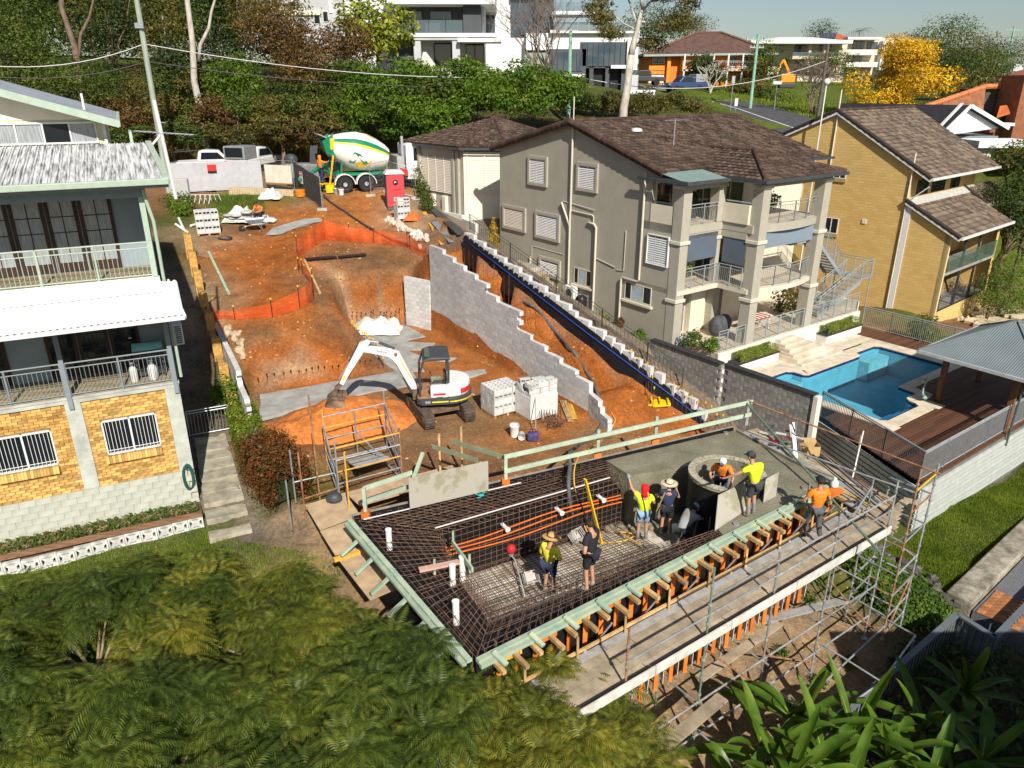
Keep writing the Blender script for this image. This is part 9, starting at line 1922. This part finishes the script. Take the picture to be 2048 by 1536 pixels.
# bank: big trees at the left
for i,(px,py,Y,rx,rz_,lm,n,lab) in enumerate(((40,110,62,4.2,4.5,Lg,7000,'dense green tree at the far left edge above the zinc roof'),(25,20,70,5,4,Lg,6000,'tall green tree filling the top left corner'),(140,170,58,3.6,2.6,Lg,5500,'spreading light green tree just above the zinc roof'),(215,60,68,4.5,5,Ldk,6500,'dark shady tree left of the power pole'),(330,60,68,3.6,4.5,Lo,5000,'olive gum tree right of the power pole top'),(360,150,64,3.2,3.5,Ldk,5500,'dark green tree behind the power pole'),(440,70,70,3.8,4.8,Ldk,5500,'dark tree below the left hill house'),(490,30,72,3.5,3.2,Lo,4500,'thin olive tree in front of the hill house windows'),(470,175,62,2.8,2.6,Lb,4500,'bright green bush at the middle of the bank'),(570,70,68,3.8,3.4,Lbr,6500,'reddish brown bushy tree under the cream band of the hill house'),(620,150,65,3.6,3.2,Lbr,6500,'large russet shrub tree at the middle of the bank'),(690,100,68,3.2,3,Lbr,5000,'russet tree left of the lime green tree'),(560,255,58,2.2,1.5,Lo,4000,'olive brown shrub behind the fence'),(670,225,60,2.5,2.2,Lg,4500,'green shrub left of the mixer hopper'))):
    ptree(lab,px,py,Y,rx,rz_,lm,n,leaf=.24 if Y>60 else .2,tm=bark if i not in(4,7) else palebark,tr=.22)
ptree('lime green tree with big pale leaves in front of the dark balcony',752,62,72,3.6,3.2,Llime,3200,leaf=.42,lobes=8,aspect=.55,shell=.75)
for k,px in enumerate(range(-20,620,80)): ptree('tall dense background tree on the hill crest at top left',px,15+25*(k%2),84,5.5,5.5,(Ldk,Lg,Ldk,Lo)[k%4],7000,leaf=.42,group='crest trees at top left',tr=.25)
for px,py0,py1,Y,lab in((130,10,130,60,'slim brown tree trunk at left'),(385,0,170,61,'pale tree trunk leaning on the bank')):
    a,b_=atY(px+12,py1,Y),atY(px-8,py0-80,Y);t=thing('dead_tree','bare '+lab,'tree',a);mb=MB();a.z=gz(a.x,a.y);limb(mb,a,b_,.32,.16);limb(mb,a.lerp(b_,.5),b_+V((2.2,0,-1)),.15,.06);mb.B('trunk',bark if px<200 else palebark,t,smooth=True)
# bank: hedge of creepers and bushes
spots=[]
for px in range(20,700,52): spots.append((px+ru(-12,12),ru(205,240),57.5+ru(0,2.5),rc((Lo,Lg,Lg,Lbr)),1.9,1.3))
for px in range(30,680,60): spots.append((px+ru(-12,12),ru(160,195),62+ru(0,2),rc((Ldk,Lg,Lg,Lo)),2.2,1.6))
for px in range(230,720,40): spots.append((px+ru(-12,12),ru(255,280),56.8+ru(0,1),rc((Lo,Lo,Lbr,Lg)),1.3,.8))
for i,(px,py,Y,lm,rx,rz_) in enumerate(spots): ptree('leafy bush in the dense scrub on the bank behind the street',px,py,Y,rx,rz_,lm,1700,leaf=.22,lobes=4,group='scrub bushes on the bank',name='bush',cat='bush',tm=False)
for i,(px,py) in enumerate([(700+k*38,150+(k%3)*14) for k in range(12)]+[(720+k*40,188+(k%2)*12) for k in range(11)]+[(690+k*36,228+(k%2)*14) for k in range(7)]): ptree('bright green creeper mound on the bank below the white house',px,py,66-py*.03+ru(-1,1),2.3,1.5,Lb if (i%5) else Lg,1900,leaf=.26,lobes=4,group='creeper mounds on the bank',name='bush',cat='bush',tm=False)
for i,px in enumerate(range(1150,1420,34)): ptree('green hedge bush along the street behind the brown roof',px,203+(i%2)*6+max(0,(px-1350)*.1),66,1.7,1.0,rc((Lg,Lo,Lb)),1200,leaf=.2,lobes=3,group='hedge bushes behind the brown roof',name='bush',cat='bush',tm=False)
# dry grass and weeds at the foot of the bank
def grass(label,polyfun,n,h,m,name='grass',lean=.35,w_=.012,cat='grass'):
    t=thing(name,label,cat,(0,0,0));t['kind']='stuff';P=np.array([polyfun() for _ in range(n)]);k=len(P);d=rng.normal(size=(k,2));d/=np.linalg.norm(d,axis=1,keepdims=True);hh=h*rng.uniform(.5,1.25,k);wv=np.stack([-d[:,1],d[:,0],np.zeros(k)],1)*w_;tip=P+np.stack([d[:,0]*hh*lean*rng.random(k),d[:,1]*hh*lean*rng.random(k),hh],1);mid=(P+tip)/2+wv*.2;Q=np.stack([P-wv,P+wv,mid*.3+tip*.7+wv*.6,tip],1);quads_obj('blades',Q,m,t,'stuff');return t
gdry=leafmat('dry_grass',(.12,.10,.03),(.22,.17,.05),(.32,.24,.08),scale=1);ggr=leafmat('lawn_grass',(.07,.11,.012),(.15,.21,.02),(.24,.28,.04),scale=.8);gweed=leafmat('weed_green',(.03,.06,.01),(.075,.14,.02),(.14,.22,.03),scale=1)
def pix(x0,x1,y0,y1):
    def f(): p=on(ru(x0,x1),ru(y0,y1));return (p.x,p.y,p.z)
    return f
grass('dry yellow weeds at the foot of the bank',pix(340,700,268,325),5000,.9,gdry,w_=.03);grass('rough grass tufts at the back of the yard',pix(425,530,392,425),1500,.2,gweed,w_=.02)
def tri_poly(poly):
    xs=[p[0] for p in poly];ys=[p[1] for p in poly]
    def f():
        while True:
            x,y=ru(min(xs),max(xs)),ru(min(ys),max(ys))
            if inpoly(x,y,poly): return (x,y,gz(x,y)-.01)
    return f
LW=[GH.w(-4.9,-11.35),GH.w(8,-11.4),k0+(k1-k0)*.9,k0,on(1830,1150),on(1760,1105),on(1712,1085),on(1690,1120)]
grass('bright green mown lawn below the white board wall',tri_poly([(p.x,p.y) for p in LW]),52000,.075,ggr,w_=.012)
LW2=[LH.w(0.1,-1.0),LH.w(-7,-1.0),LH.w(-7,-4.5),LH.w(3.5,-5)];grass('green lawn strip below the screen block wall',tri_poly([(p.x,p.y) for p in LW2]),26000,.1,ggr,w_=.012)
vg=[atY(1430,205,92),atY(1480,180,104),atY(1560,182,100),atY(1700,210,84),atY(1690,250,72),atY(1590,235,78)];grass('green grass verge above the upper street',tri_poly([(p.x,p.y) for p in vg]),9000,.3,ggr,w_=.06)
# planted slope right of the scaffold
def cover(label,poly,n,leaf,lm,h,name='ground_cover'):
    t=thing(name,label,'ground cover',(0,0,0));t['kind']='stuff';f=tri_poly(poly);P=np.array([f() for _ in range(n)]);P[:,2]+=rng.random(n)*h;quads_obj('leaves',leaf_quads(P,nrm(np.array([0,-.2,1])+rng.normal(size=(n,3))*.5),leaf,.5),lm,t,'stuff')
SP=[on(1690,1100),on(1760,1120),on(1840,1165),on(1905,1230),on(1880,1262),on(1790,1255),on(1720,1190),on(1680,1130)];cover('leafy green ground cover on the slope under the scaffold tower',[(p.x,p.y) for p in SP],7000,.13,gweed,.3)
cover('dark ivy under the banana plants',[(7,8),(16,10),(14,17),(11,17),(8,13.2),(5,11)],6000,.2,Ldk,.5)
cover('low undergrowth below the feathery trees',[(-16,9),(-9,17),(-4,15),(0,11),(3,9),(2,6),(-14,6)],9000,.2,Ldk,.7)
for px,py in((1560,1310),(1640,1370),(1545,1250),(1700,1330),(1590,1420),(1620,1200)): 
    p=on(px,py);tree('small weed growing in the bare slope under the scaffold',p,[((p.x,p.y,p.z+.12),(.25,.25,.16))],gweed,.1,160,tm=False,group='weeds on the bare slope',name='weed',cat='weed')
# hedges
def hedge(label,a,b_,w_,h,lm,n,leaf,name='hedge',rough=.12,z0=None):
    a,b_=V(a),V(b_);t=thing(name,label,'hedge',a.lerp(b_,.5));d=(b_-a);L=d.length;u=d.normalized();s=V((-u.y,u.x,0)).normalized();k=n;tt=rng.random(k);side=rng.integers(0,3,k);vv=rng.random(k)
    off=np.where(side==0,-w_/2,np.where(side==1,w_/2,(vv-.5)*w_));z=np.where(side==2,h,vv*h);j=rng.normal(size=(k,3))*rough*.5
    P=np.array(a)+tt[:,None]*np.array(d)+off[:,None]*np.array(s)+j;P[:,2]+=z;lump=np.sin(tt*L*4.1)*np.cos(off*6+z*5);P[:,2]+=lump*rough*.6*(side==2);N0=np.where((side==2)[:,None],np.array([[0,0,1.]]),np.array(s)[None]*np.sign(off)[:,None]);quads_obj('leaves',leaf_quads(P,nrm(N0+rng.normal(size=(k,3))*.5),leaf,.5),lm,t)
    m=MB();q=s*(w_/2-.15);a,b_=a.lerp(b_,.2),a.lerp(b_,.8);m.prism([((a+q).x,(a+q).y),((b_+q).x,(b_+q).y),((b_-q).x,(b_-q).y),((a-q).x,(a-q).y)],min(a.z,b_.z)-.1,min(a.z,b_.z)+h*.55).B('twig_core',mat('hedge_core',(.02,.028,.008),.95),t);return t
Lhd=leafmat('hedge_green',(.06,.10,.008),(.16,.22,.02),(.27,.30,.04),scale=3);Lbox=leafmat('box_hedge',(.10,.14,.015),(.20,.26,.03),(.30,.33,.05),scale=2)
ha,hbp=g3(LH.w(1.95,4.6)),g3(LH.w(1.9,1.0));hedge('bright green clipped hedge between the path and the block wall',ha,hbp,.85,1.0,Lhd,9000,.09);hedge('russet red photinia hedge at the front end of the green hedge',g3(LH.w(2.1,.9)),g3(LH.w(2.5,-1.6)),1.15,1.25,Lhr,12000,.1,rough=.3)
p=g3(LH.w(1.6,5.2));tree('leafy green shrub at the side gate',p,[((p.x,p.y,p.z+1.2),(.6,.6,.7))],Lb,.13,900,tr=.05,name='shrub',cat='shrub')
for xa,xb,lab in((-1.4,1.45,'clipped box hedge in the white planter near the blockwork wall'),(5.75,8.8,'clipped box hedge in the white planter beyond the steps')): hedge(lab,gw(xa,-.67,-.5),gw(xb,-.67,-.5),.5,.38,Lbox,5500,.055,rough=.05)
bd=thing('border_plants','low leafy plants with pink tips in the bed along the house base','plants',LH.w(-3,-.4,zt));bd['kind']='stuff';P=np.array([tuple(LH.w(ru(-6.5,-.1),ru(-.75,-.1),0)) for _ in range(3200)]);P[:,2]=LH.o.z+glz(-.2,-.9)+.3+rng.random(3200)*.22;quads_obj('leaves',leaf_quads(P,nrm(np.array([0,-.3,1])+rng.normal(size=(3200,3))*.6),.13,.4),leafmat('border_leaf',(.03,.055,.01),(.09,.14,.02),(.32,.20,.12),scale=4),bd,'stuff')
# plants around the rendered house
def spiky(label,p,n,L,lm,name='spiky_plant',w_=.03):
    t=thing(name,label,'plant',p);Q=[]
    for k in range(n):
        a=random.random()*6.28;e=ru(.4,1.3);d=V((mC(a)*mC(e),mS(a)*mC(e),mS(e)));s=V((-mS(a),mC(a),0))*w_;m=V(p)+d*L*.55;tp=V(p)+d*L+V((0,0,-L*.25*mC(e)));Q.append([tuple(V(p)-s*.6),tuple(V(p)+s*.6),tuple(m+s),tuple(m-s)]);Q.append([tuple(m-s),tuple(m+s),tuple(tp+s*.15),tuple(tp-s*.15)])
    quads_obj('leaves',np.array(Q),lm,t);MB().cyl(p[0],p[1],p[2]-.1,p[2]+.08,.06,.04,8).B('stem',bark,t)
for y,z,lab in((10.3,1.35,'upper yellow spiky plant on the side steps wall'),(9.0,1.0,'lower yellow spiky plant on the side steps wall')): spiky(lab,GH.w(-4.3,y,z),70,.75,Lgold)
for y,lab in((6.2,'pot-grown green spiky plant below the corner window, left'),(5.6,'pot-grown green spiky plant below the corner window, right')):
    p=GH.w(-3.85,y,.25);spiky(lab,p,60,.6,Llime,'potted_plant');
    po=thing('plant_pot','terracotta pot under the '+lab.split('green ')[1],'pot',p-U(.35));MB().lathe([(p.z-.4,.12),(p.z-.05,.19),(p.z,.2),(p.z-.02,.16),(p.z-.06,.01)],14,'z',(p.x,p.y,0)).B('pot',tm,po,auto=50);MB().lathe([(p.z-.03,.205),(p.z+.01,.21)],14,'z',(p.x,p.y,0)).B('rim',tm,po)
p=GH.w(-4.0,15.2,2.1);tree('narrow golden conifer at the gable corner',p,[((p.x,p.y,p.z+.5),(.4,.4,.5)),((p.x,p.y,p.z+1.1),(.34,.34,.5)),((p.x,p.y,p.z+1.6),(.24,.24,.45)),((p.x,p.y,p.z+2.0),(.12,.12,.3))],Lgold,.12,1500,tr=.05,name='conifer')
for x,y,z,r,lm,lab in((-2.75,.9,.2,.55,Lg,'dark green shrub at the patio corner behind the black coping'),(-2.5,.0,.1,.4,Lb,'leafy shrub beside the patio railing'),(-3.9,3.3,-.1,.4,Lb,'low green bush along the side fence'),(-4.0,4.6,.2,.3,Lhr,'red-flowering pot plant by the water tank')): p=GH.w(x,y,z);tree(lab,p,[((p.x,p.y,p.z+.25),(r,r,r*.7)),((p.x+.2,p.y+.2,p.z+.4),(r*.6,r*.6,r*.6))],lm,.13,700,tr=.03,name='shrub',cat='shrub')
p=gw(-2.1,2.4,2.66);tree('leafy pot plant behind the middle balcony rail',p,[((p.x,p.y,p.z+.8),(.5,.35,.5))],Llime,.25,130,tr=.03,name='potted_plant',cat='plant');p=gw(2.9,1.6,5.6);tree('round pot plant on the top right balcony',p,[((p.x,p.y,p.z+.7),(.5,.5,.4))],Lg,.18,400,tr=.04,name='potted_plant',cat='plant')
p=gw(6.3,2.0,-.9);tree('bushy plants growing under the steel stairs',p,[((p.x,p.y,p.z+1.3),(.8,.6,1.1)),((p.x+.7,p.y+.4,p.z+.7),(.6,.6,.7))],Lo,.22,1300,tr=.06,name='shrub',cat='shrub');p=gw(11,-3.2,-1.5);tree('clipped green shrub behind the pool fence',p,[((p.x,p.y,p.z+.9),(.7,.7,.9))],Lg,.13,1700,tr=.05,name='shrub',cat='shrub');p=gw(11.2,-4.8,-1.5);tree('lime green low shrubs behind the pool fence',p,[((p.x,p.y,p.z+.4),(.9,.9,.5)),((p.x+1,p.y-.8,p.z+.35),(.8,.8,.45))],Lbox,.14,1500,tr=.04,name='shrub',cat='shrub')
p=g3(atY(925,330,47));
for k,(px,py) in enumerate(((832,375),(838,395),(845,415))): q=on(px,py+8);tree('climbing green bush on the pale wall beside the toilet',q,[((q.x+.3,q.y+.2,q.z+1.0-.25*k),(.55,.5,1.0-.2*k))],Lg,.15,700,tm=False,name='shrub',cat='shrub',group='climbers on the pale side wall')
q=on(360,420);tree('scrappy green weeds at the foot of the power pole',q,[((q.x,q.y,q.z+.5),(1.0,.7,.6)),((q.x+.6,q.y-1.2,q.z+.3),(.7,.6,.5))],Lb,.16,1200,tm=False,name='shrub',cat='shrub')
# right-hand background
wt=atY(1785,165,74);cl=[]
for k in range(30):
    a=random.random()*6.28;q=random.random()**.5;zz_=ru(-1,1);rr=math.sqrt(max(.05,1-zz_*zz_*.8))*q;cl.append(((wt.x+mC(a)*4.6*rr,wt.y+mS(a)*4*rr,wt.z-.6+zz_*3.4),(ru(1.2,2.0),ru(1.2,2.0),ru(.9,1.5))))
tree('big round wattle tree in full yellow flower',g3(wt),cl,Ly,.22,36000,tr=.15,shell=.6)
for px,py,Y,rx,rz_,lm,n,lab in((1870,90,110,6,4,Lg,5000,'green tree behind the yellow wattle'),(1925,105,120,7,4.5,Lo,5500,'olive yellow tree behind the far transformer pole'),(1990,110,150,9,4,Ldk,5000,'dark far trees at the right skyline'),(1900,150,95,5,3.5,Ldk,4500,'dark green tree right of the wattle'),(1960,150,105,6,3.2,Lg,4500,'green tree below the far poles'),(1940,185,85,4.5,2.8,Lo,4000,'olive bush above the brown brick gable'),(1410,150,101,3.3,2.8,Ldk,4500,'round dark green bush in front of the orange house'),(1530,135,104,2.8,3.4,Lg,3000,'pale green tree at the orange house corner'),(1660,130,120,5,2.4,Lg,4000,'green bushes below the cream house'),(1540,200,92,2.5,1.6,Lg,2200,'green verge bush behind the street sign'),(1490,180,98,3,1.5,Lo,2200,'garden bushes below the orange house verandah'),(1300,60,112,5.5,4,Lg,4500,'green trees behind the gum tree'),(1380,60,140,6,3.2,Lo,3500,'olive trees on the skyline left of the orange roof'),(1460,105,150,5,3,Ldk,2500,'dark trees between the skyline houses'),(2030,430,50,2.6,3.2,Ldk,6000,'dark leafy tree right of the yellow brick house'),(2045,330,52,2.4,2,Lg,3500,'green tree under the palm at the right edge'),(1640,72,175,5,4,Ldk,1800,'small dark tree on the skyline behind the cream roof')):
    ptree(lab,px,py,Y,rx,rz_,lm,n,leaf=.3 if Y>80 else .2,tr=.2)
cb_=g3(yw(10.5,-1.5,0));c_=atY(2012,560,45);tree('rounded bright green conifer beside the yellow brick house',(c_.x,c_.y,gz(c_.x,c_.y)),[((c_.x,c_.y,c_.z-.6),(1.7,1.6,1.3)),((c_.x,c_.y,c_.z+.7),(1.2,1.2,1.1)),((c_.x+.3,c_.y,c_.z-1.2),(1.8,1.7,.9))],leafmat('conifer_green',(.05,.09,.01),(.12,.19,.02),(.2,.26,.04),scale=1.5),.12,9000,tr=.12,name='conifer')
rocks('rock_border','pale rock border below the yellow brick house',[g3(atY(1925,645,44)),g3(atY(1990,615,46)),g3(atY(2048,600,47))],.6,.35,mat('pale_rock',(.48,.40,.28),.95,.2,3,obj=.15),16,'rocks')
sn=thing('sandstone_path','pale sandstone crazy paving below the conifer','paving',g3(atY(2010,640,43)));pvp=mat('sandstone',(.55,.44,.28),.9,.2,2,obj=.15)
for k in range(26):
    px,py=ru(1945,2060),ru(618,650);c=on(px,py);P=[(c.x+mC(a)*ru(.5,.8),c.y+mS(a)*ru(.5,.8)) for a in [i*1.05 for i in range(6)]];MB().prism(P,c.z-.2,c.z+.05).B('flagstone',pvp,sn)
# gum tree with pale trunk, bare trees
gt_=atY(1243,222,61);gt_=g3(gt_);top=atY(1285,20,61);t=thing('gum_tree','tall gum tree with smooth pale trunk behind the rendered house','tree',gt_);mb=MB();j1=atY(1262,110,61);limb(mb,gt_-U(.3),j1,.36,.27,.02);limb(mb,j1,top,.26,.14,.03)
br=[]
for px,py,b0,r in((1330,-20,top,.12),(1275,-80,top,.13),(1240,-60,j1.lerp(top,.6),.1),(1350,50,j1.lerp(top,.75),.09),(1310,75,j1.lerp(top,.4),.08),(1215,20,j1.lerp(top,.5),.08)): q=atY(px,py,61+ru(-2,2));limb(mb,b0,q,r,r*.35);br.append(q)
mb.B('trunk',palebark,t,smooth=True);Q=[]
for q in br+[atY(1360,20,62),atY(1380,-30,62),atY(1225,50,60),atY(1250,-20,63),atY(1300,-40,60),atY(1205,35,62)]:
    for k in range(3): P,D=clump_points((q.x+ru(-1,1),q.y+ru(-1,1),q.z+ru(-.6,.6)),(1.0,1.0,.6),260,.3);Q.append(leaf_quads(P,nrm(D+rng.normal(size=D.shape)*.8),.28,.3))
quads_obj('crown',np.concatenate(Q),Lo,t)
def bare(label,base,h,spread,n,m,r0,levels=4,leafs=None):
    t=thing('bare_tree',label,'tree',base);mb=MB();tips=[]
    def grow(p,d,L,r,l):
        q=p+d*L;mb.tube([p,p.lerp(q,.5)+V((ru(-.08,.08)*L,ru(-.08,.08)*L,0)),q],[r,r*.8,r*.6],5,caps=False);tips.append(q)
        if l>0:
            for k in range(rc((2,3,3))): nd=(d+V((ru(-1,1)*spread,ru(-1,1)*spread,ru(-.2,.5)*spread))).normalized();grow(q,nd,L*ru(.6,.85),r*.6,l-1)
    for k in range(n): a=2*PI*k/n;grow(V(base),V((mC(a)*.35*spread,mS(a)*.35*spread,1)).normalized(),h*ru(.25,.34),r0,levels)
    mb.B('branches',m,t,smooth=True)
    if leafs: P=np.array([tuple(q) for q in tips]);P=np.repeat(P,leafs[1],0)+rng.normal(size=(len(P)*leafs[1],3))*.25;quads_obj('leaves',leaf_quads(P,nrm(rng.normal(size=P.shape)),leafs[2],.5),leafs[0],t)
grt=mat('grey_twig',(.20,.155,.13),.9,.25,3);bare('leafless grey-brown tree in front of the white angular house',g3(atY(1085,205,70)),9.5,.75,5,grt,.13,5);bare('bare spreading bush beside the dark street pole',g3(atY(1625,225,78)),6.0,1.0,5,grt,.1,4,(leafmat('dead_leaf',(.10,.07,.05),(.2,.14,.1)),2,.14));bare('twisted bare frangipani on the verge',g3(atY(1420,185,90)),4.5,1.3,3,palebark,.12,3)
def palm(label,p,h,m,L=1.6,n=14,name='palm'):
    t=thing(name,label,'palm',p);tube_([p,p+U(h)],[.12,.09],8).B('trunk',bark,t);Q=[]
    for k in range(n):
        a=2*PI*k/n+ru(-.2,.2);e0=ru(.1,.9);pr=[]
        for j in range(9): u=j/8;pr.append(p+V((mC(a)*L*u*mC(e0*(1-u)),mS(a)*L*u*mC(e0*(1-u)),h+L*(mS(e0)*u-.75*u*u))))
        s=V((-mS(a),mC(a),0))
        for j in range(1,9):
            for sg in(-1,1):
                b0=pr[j-1].lerp(pr[j],.5);d=(pr[j]-pr[j-1]).normalized()*.1;tip=b0+s*sg*L*.22*(1-(j/9)**2)+d*2-U(.1*L*.5);Q.append([tuple(b0-d*.4),tuple(b0+d*.4),tuple(tip),tuple(tip-d*.15)])
    quads_obj('fronds',np.array(Q),m,t)
palm('small palm leaning over the awning at the right edge',g3(atY(2060,420,50)),atY(2050,290,50).z-gz(*atY(2060,420,50)[:2]),Llime,2.2);palm('palm silhouette on the skyline right of the orange roof',g3(atY(1712,110,165)),atY(1712,62,165).z-gz(*atY(1712,110,165)[:2]),Ldk,3.5)
# far wooded hills behind everything
fw=thing('far_trees','far wooded hill line on the horizon','woodland',(0,0,0));fw['kind']='stuff';P=[]
for k in range(9000): x=ru(-260,330);y=ru(230,300);P.append((x,y,gz(x,y)+ru(0,1)**2*(5+4*noise.noise(V((x*.02,y*.02,0))))))
P=np.array(P);quads_obj('leaves',leaf_quads(P,nrm(np.array([0,-.6,.7])+rng.normal(size=P.shape)*.4),2.4,.8),leafmat('far_leaf',(.03,.045,.02),(.06,.08,.04),(.09,.11,.06),scale=.03),fw,'stuff')
# ---------------------------------------------------------------- feathery trees in the foreground
def bound(px):     # upper edge of the canopy mass along the picture
    B=((-400,1100),(0,1135),(180,1110),(380,1075),(470,1050),(560,1070),(640,1120),(690,1190),(760,1215),(850,1265),(930,1290),(1010,1270),(1050,1235),(1100,1245),(1150,1270),(1200,1310),(1260,1370),(1300,1440),(1340,1520),(1400,1640),(3000,1640))
    for (a,b_),(c,d) in zip(B,B[1:]):
        if a<=px<=c: return b_+(d-b_)*(px-a)/(c-a)
    return 3000
def toPix(p):
    v=V(p)-CAM;dd=v.y*mC(PITCH)-v.z*mS(PITCH);return 1024+FPX*v.x/dd,768-FPX*(v.y*mS(PITCH)+v.z*mC(PITCH))/dd
Lf=leafmat('feather_green',(.03,.055,.012),(.085,.125,.018),(.22,.23,.03),tr=.35,scale=.45);Lf2=leafmat('feather_yellow',(.05,.07,.012),(.15,.17,.02),(.34,.29,.04),tr=.35,scale=.5)
def frond(Q,o,d,up,L,n=17):
    d=d.normalized();s=d.cross(up).normalized();up=s.cross(d);dr=ru(.25,.6);pr=[]
    for j in range(n+1): u=j/n;pr.append(o+d*L*u-U(1)*L*dr*u*u+up*L*.12*mS(u*PI))
    for j in range(1,n+1):
        a,b_=pr[j-1],pr[j];m=a.lerp(b_,.5);t_=(b_-a).normalized();u=j/n;w_=L*.27*mS(PI*(.14+.8*u))**.8
        sw=.35+.5*u
        for sg in(-1,1):
            e=(s*sg+t_*sw).normalized();tip=m+e*w_-U(w_*.22);k=t_*L*.023;mid=m+e*w_*.55+up*w_*.05
            Q.append((m-k*.6,mid-k,tip,mid+k))
    Q.append((o-s*.006,pr[n//2]-s*.004,pr[-1],pr[n//2]+s*.004))
fts=[((-9.4,13.2,-3.2),(-9.6,13.4,-1.7),(4.2,3.6,1.5),150,0),((-5.2,13.0,-3.3),(-5.3,13.6,-1.35),(3.2,3.4,1.5),130,1),((-2.2,10.6,-3.8),(-2.3,10.7,-1.2),(3.0,2.6,1.5),125,0),((.4,9.8,-4.3),(.7,10.6,-1.5),(2.9,2.2,1.5),140,1),((-6.5,9.6,-4.0),(-6.5,9.8,-1.0),(3.6,2.4,1.5),125,0),((-13,10.5,-3.8),(-13,11,-1.5),(4,3.4,1.6),110,1),((2.4,10.6,-4.3),(2.5,10.9,-1.7),(1.6,1.3,1.3),70,1),((-10,8.3,-4),(-10,8.2,-.8),(3,2.0,1.4),70,0)]
flabs=('left','behind the left corner of the mesh','centre bottom','right of centre at the pool corner','lower left','far left edge','small one below the walkway end','bottom left corner')
for i,(b0,c,r,nr,kind) in enumerate(fts):
    t=thing('feathery_tree','dark green feathery-leaved tree in the foreground, '+flabs[i],'tree',b0,0,'feathery foreground trees');Q=[];mb=MB();limb(mb,V(b0)-U(.5),V(b0).lerp(V(c),.75),.13,.08);tips=[]
    for k in range(nr//5):
        a=random.random()*6.28;q=math.sqrt(random.random());z=math.sqrt(max(0,1-q*q))*ru(.25,1.0);bc=V((c[0]+r[0]*q*mC(a),c[1]+r[1]*q*mS(a),c[2]+r[2]*z*.9-.3));rb=ru(.5,.95)
        for j in range(random.randint(6,10)):
            a=random.random()*6.28;e=ru(-.1,1.5);o=V((mC(a)*mC(e),mS(a)*mC(e),mS(e)));p=bc+V((o.x*rb,o.y*rb,o.z*rb*.75));px,py=toPix(p)
            if py<bound(px)+26: continue
            tips.append((p,bc));nf=random.randint(6,9);a0=random.random()*6.28
            for f in range(nf): a=a0+6.28*f/nf+ru(-.3,.3);e=ru(-.15,.5);frond(Q,p,(V((mC(a)*mC(e),mS(a)*mC(e),mS(e)))+o*.35),U(1),ru(.5,.85))
    for k in range(0,len(tips),9):
        m=V(b0).lerp(V(c),.75);p,bc=tips[k];mb.tube([m,m.lerp(bc,.6)+U(-.2),bc-U(.2),p],[.04,.03,.02,.01],6)
    mb.B('trunk',mat('branch_pale',(.26,.19,.12),.9,.25,4),t,smooth=True)
    quads_obj('crown',np.array([[tuple(v) for v in q] for q in Q]),Lf2 if kind else Lf,t)
# ---------------------------------------------------------------- banana-like plants lower right
Lban=leafmat('banana_leaf',(.03,.065,.008),(.075,.145,.014),(.15,.23,.03),tr=.35,scale=1.5,rough=.35)
def banana_leaf(o,d,L,W_,parent,droop):
    d=d.normalized();s=d.cross(U(1)).normalized();up=s.cross(d);mb=MB();n=12;rows=[]
    for j in range(n+1):
        u=j/n;c=o+d*L*u-U(1)*L*droop*u*u*u;w_=W_*mS(PI*min(1,.08+.9*u))**.7*(1 if u<.98 else .1);fold=.35
        rip=1+ru(-.12,.06)
        rows.append([c-s*w_*rip+up*w_*fold,c-s*w_*.5+up*w_*fold*.45,c,c+s*w_*.5+up*w_*fold*.45,c+s*w_*rip+up*w_*fold])
    vs=[p for r_ in rows for p in r_];mb.add(vs,[(j*5+k,j*5+k+1,j*5+k+6,j*5+k+5) for j in range(n) for k in range(4)]);o_=mb.B('leaf',Lban,parent,smooth=True)
    tube_([rows[j][2]-up*.01 for j in range(0,n+1,3)],[.022,.018,.012,.008,.004],5).B('midrib',mat('midrib',(.28,.30,.06),.5),o_)
bn=[(1540,1490,-4.7,2.7,'nearest the scaffold'),(1600,1430,-4.7,2.9,'tall one left of the sheet fence end'),(1660,1500,-4.8,2.6,'in the middle of the clump'),(1580,1536,-4.6,2.8,'at the bottom edge'),(1720,1440,-4.8,2.6,'below the sheet fence'),(1790,1480,-4.8,2.5,'half in shade'),(1860,1420,-4.8,2.4,'in front of the sheet fence corner'),(1700,1560,-4.7,2.7,'bottom middle in half shade'),(1880,1520,-4.8,2.5,'in deep shade at lower right'),(1980,1480,-4.8,2.6,'in deep shade at the right edge'),(1480,1560,-4.7,2.4,'at the bottom beside the feathery tree'),(1950,1330,-4.7,2.0,'small one at the fence corner')]
for px,py,z,h,lab in bn:
    c=at(px,py,z+1.7);b0=V((c.x,c.y,gz(c.x,c.y)));t=thing('banana_plant','broad-leaved banana-like plant, '+lab,'plant',b0,0,'banana-like plants in the lower corner');ht=h*.42
    tube_([b0-U(.1),b0+V((.05,.05,ht*.6)),b0+V((0,.05,ht))],[.09,.075,.05],8).B('stem',mat('banana_stem',(.16,.17,.05),.7,.25,5),t,smooth=True)
    for k in range(10):
        a=2.4*k+ru(-.4,.4);e=ru(.55,1.35) if k<5 else ru(.15,.6);d=V((mC(a)*mC(e),mS(a)*mC(e),mS(e)));banana_leaf(b0+V((0,.05,ht*ru(.8,1))),d,h*ru(.55,.85),ru(.11,.16),t,ru(.1,.45) if e<1 else .08)
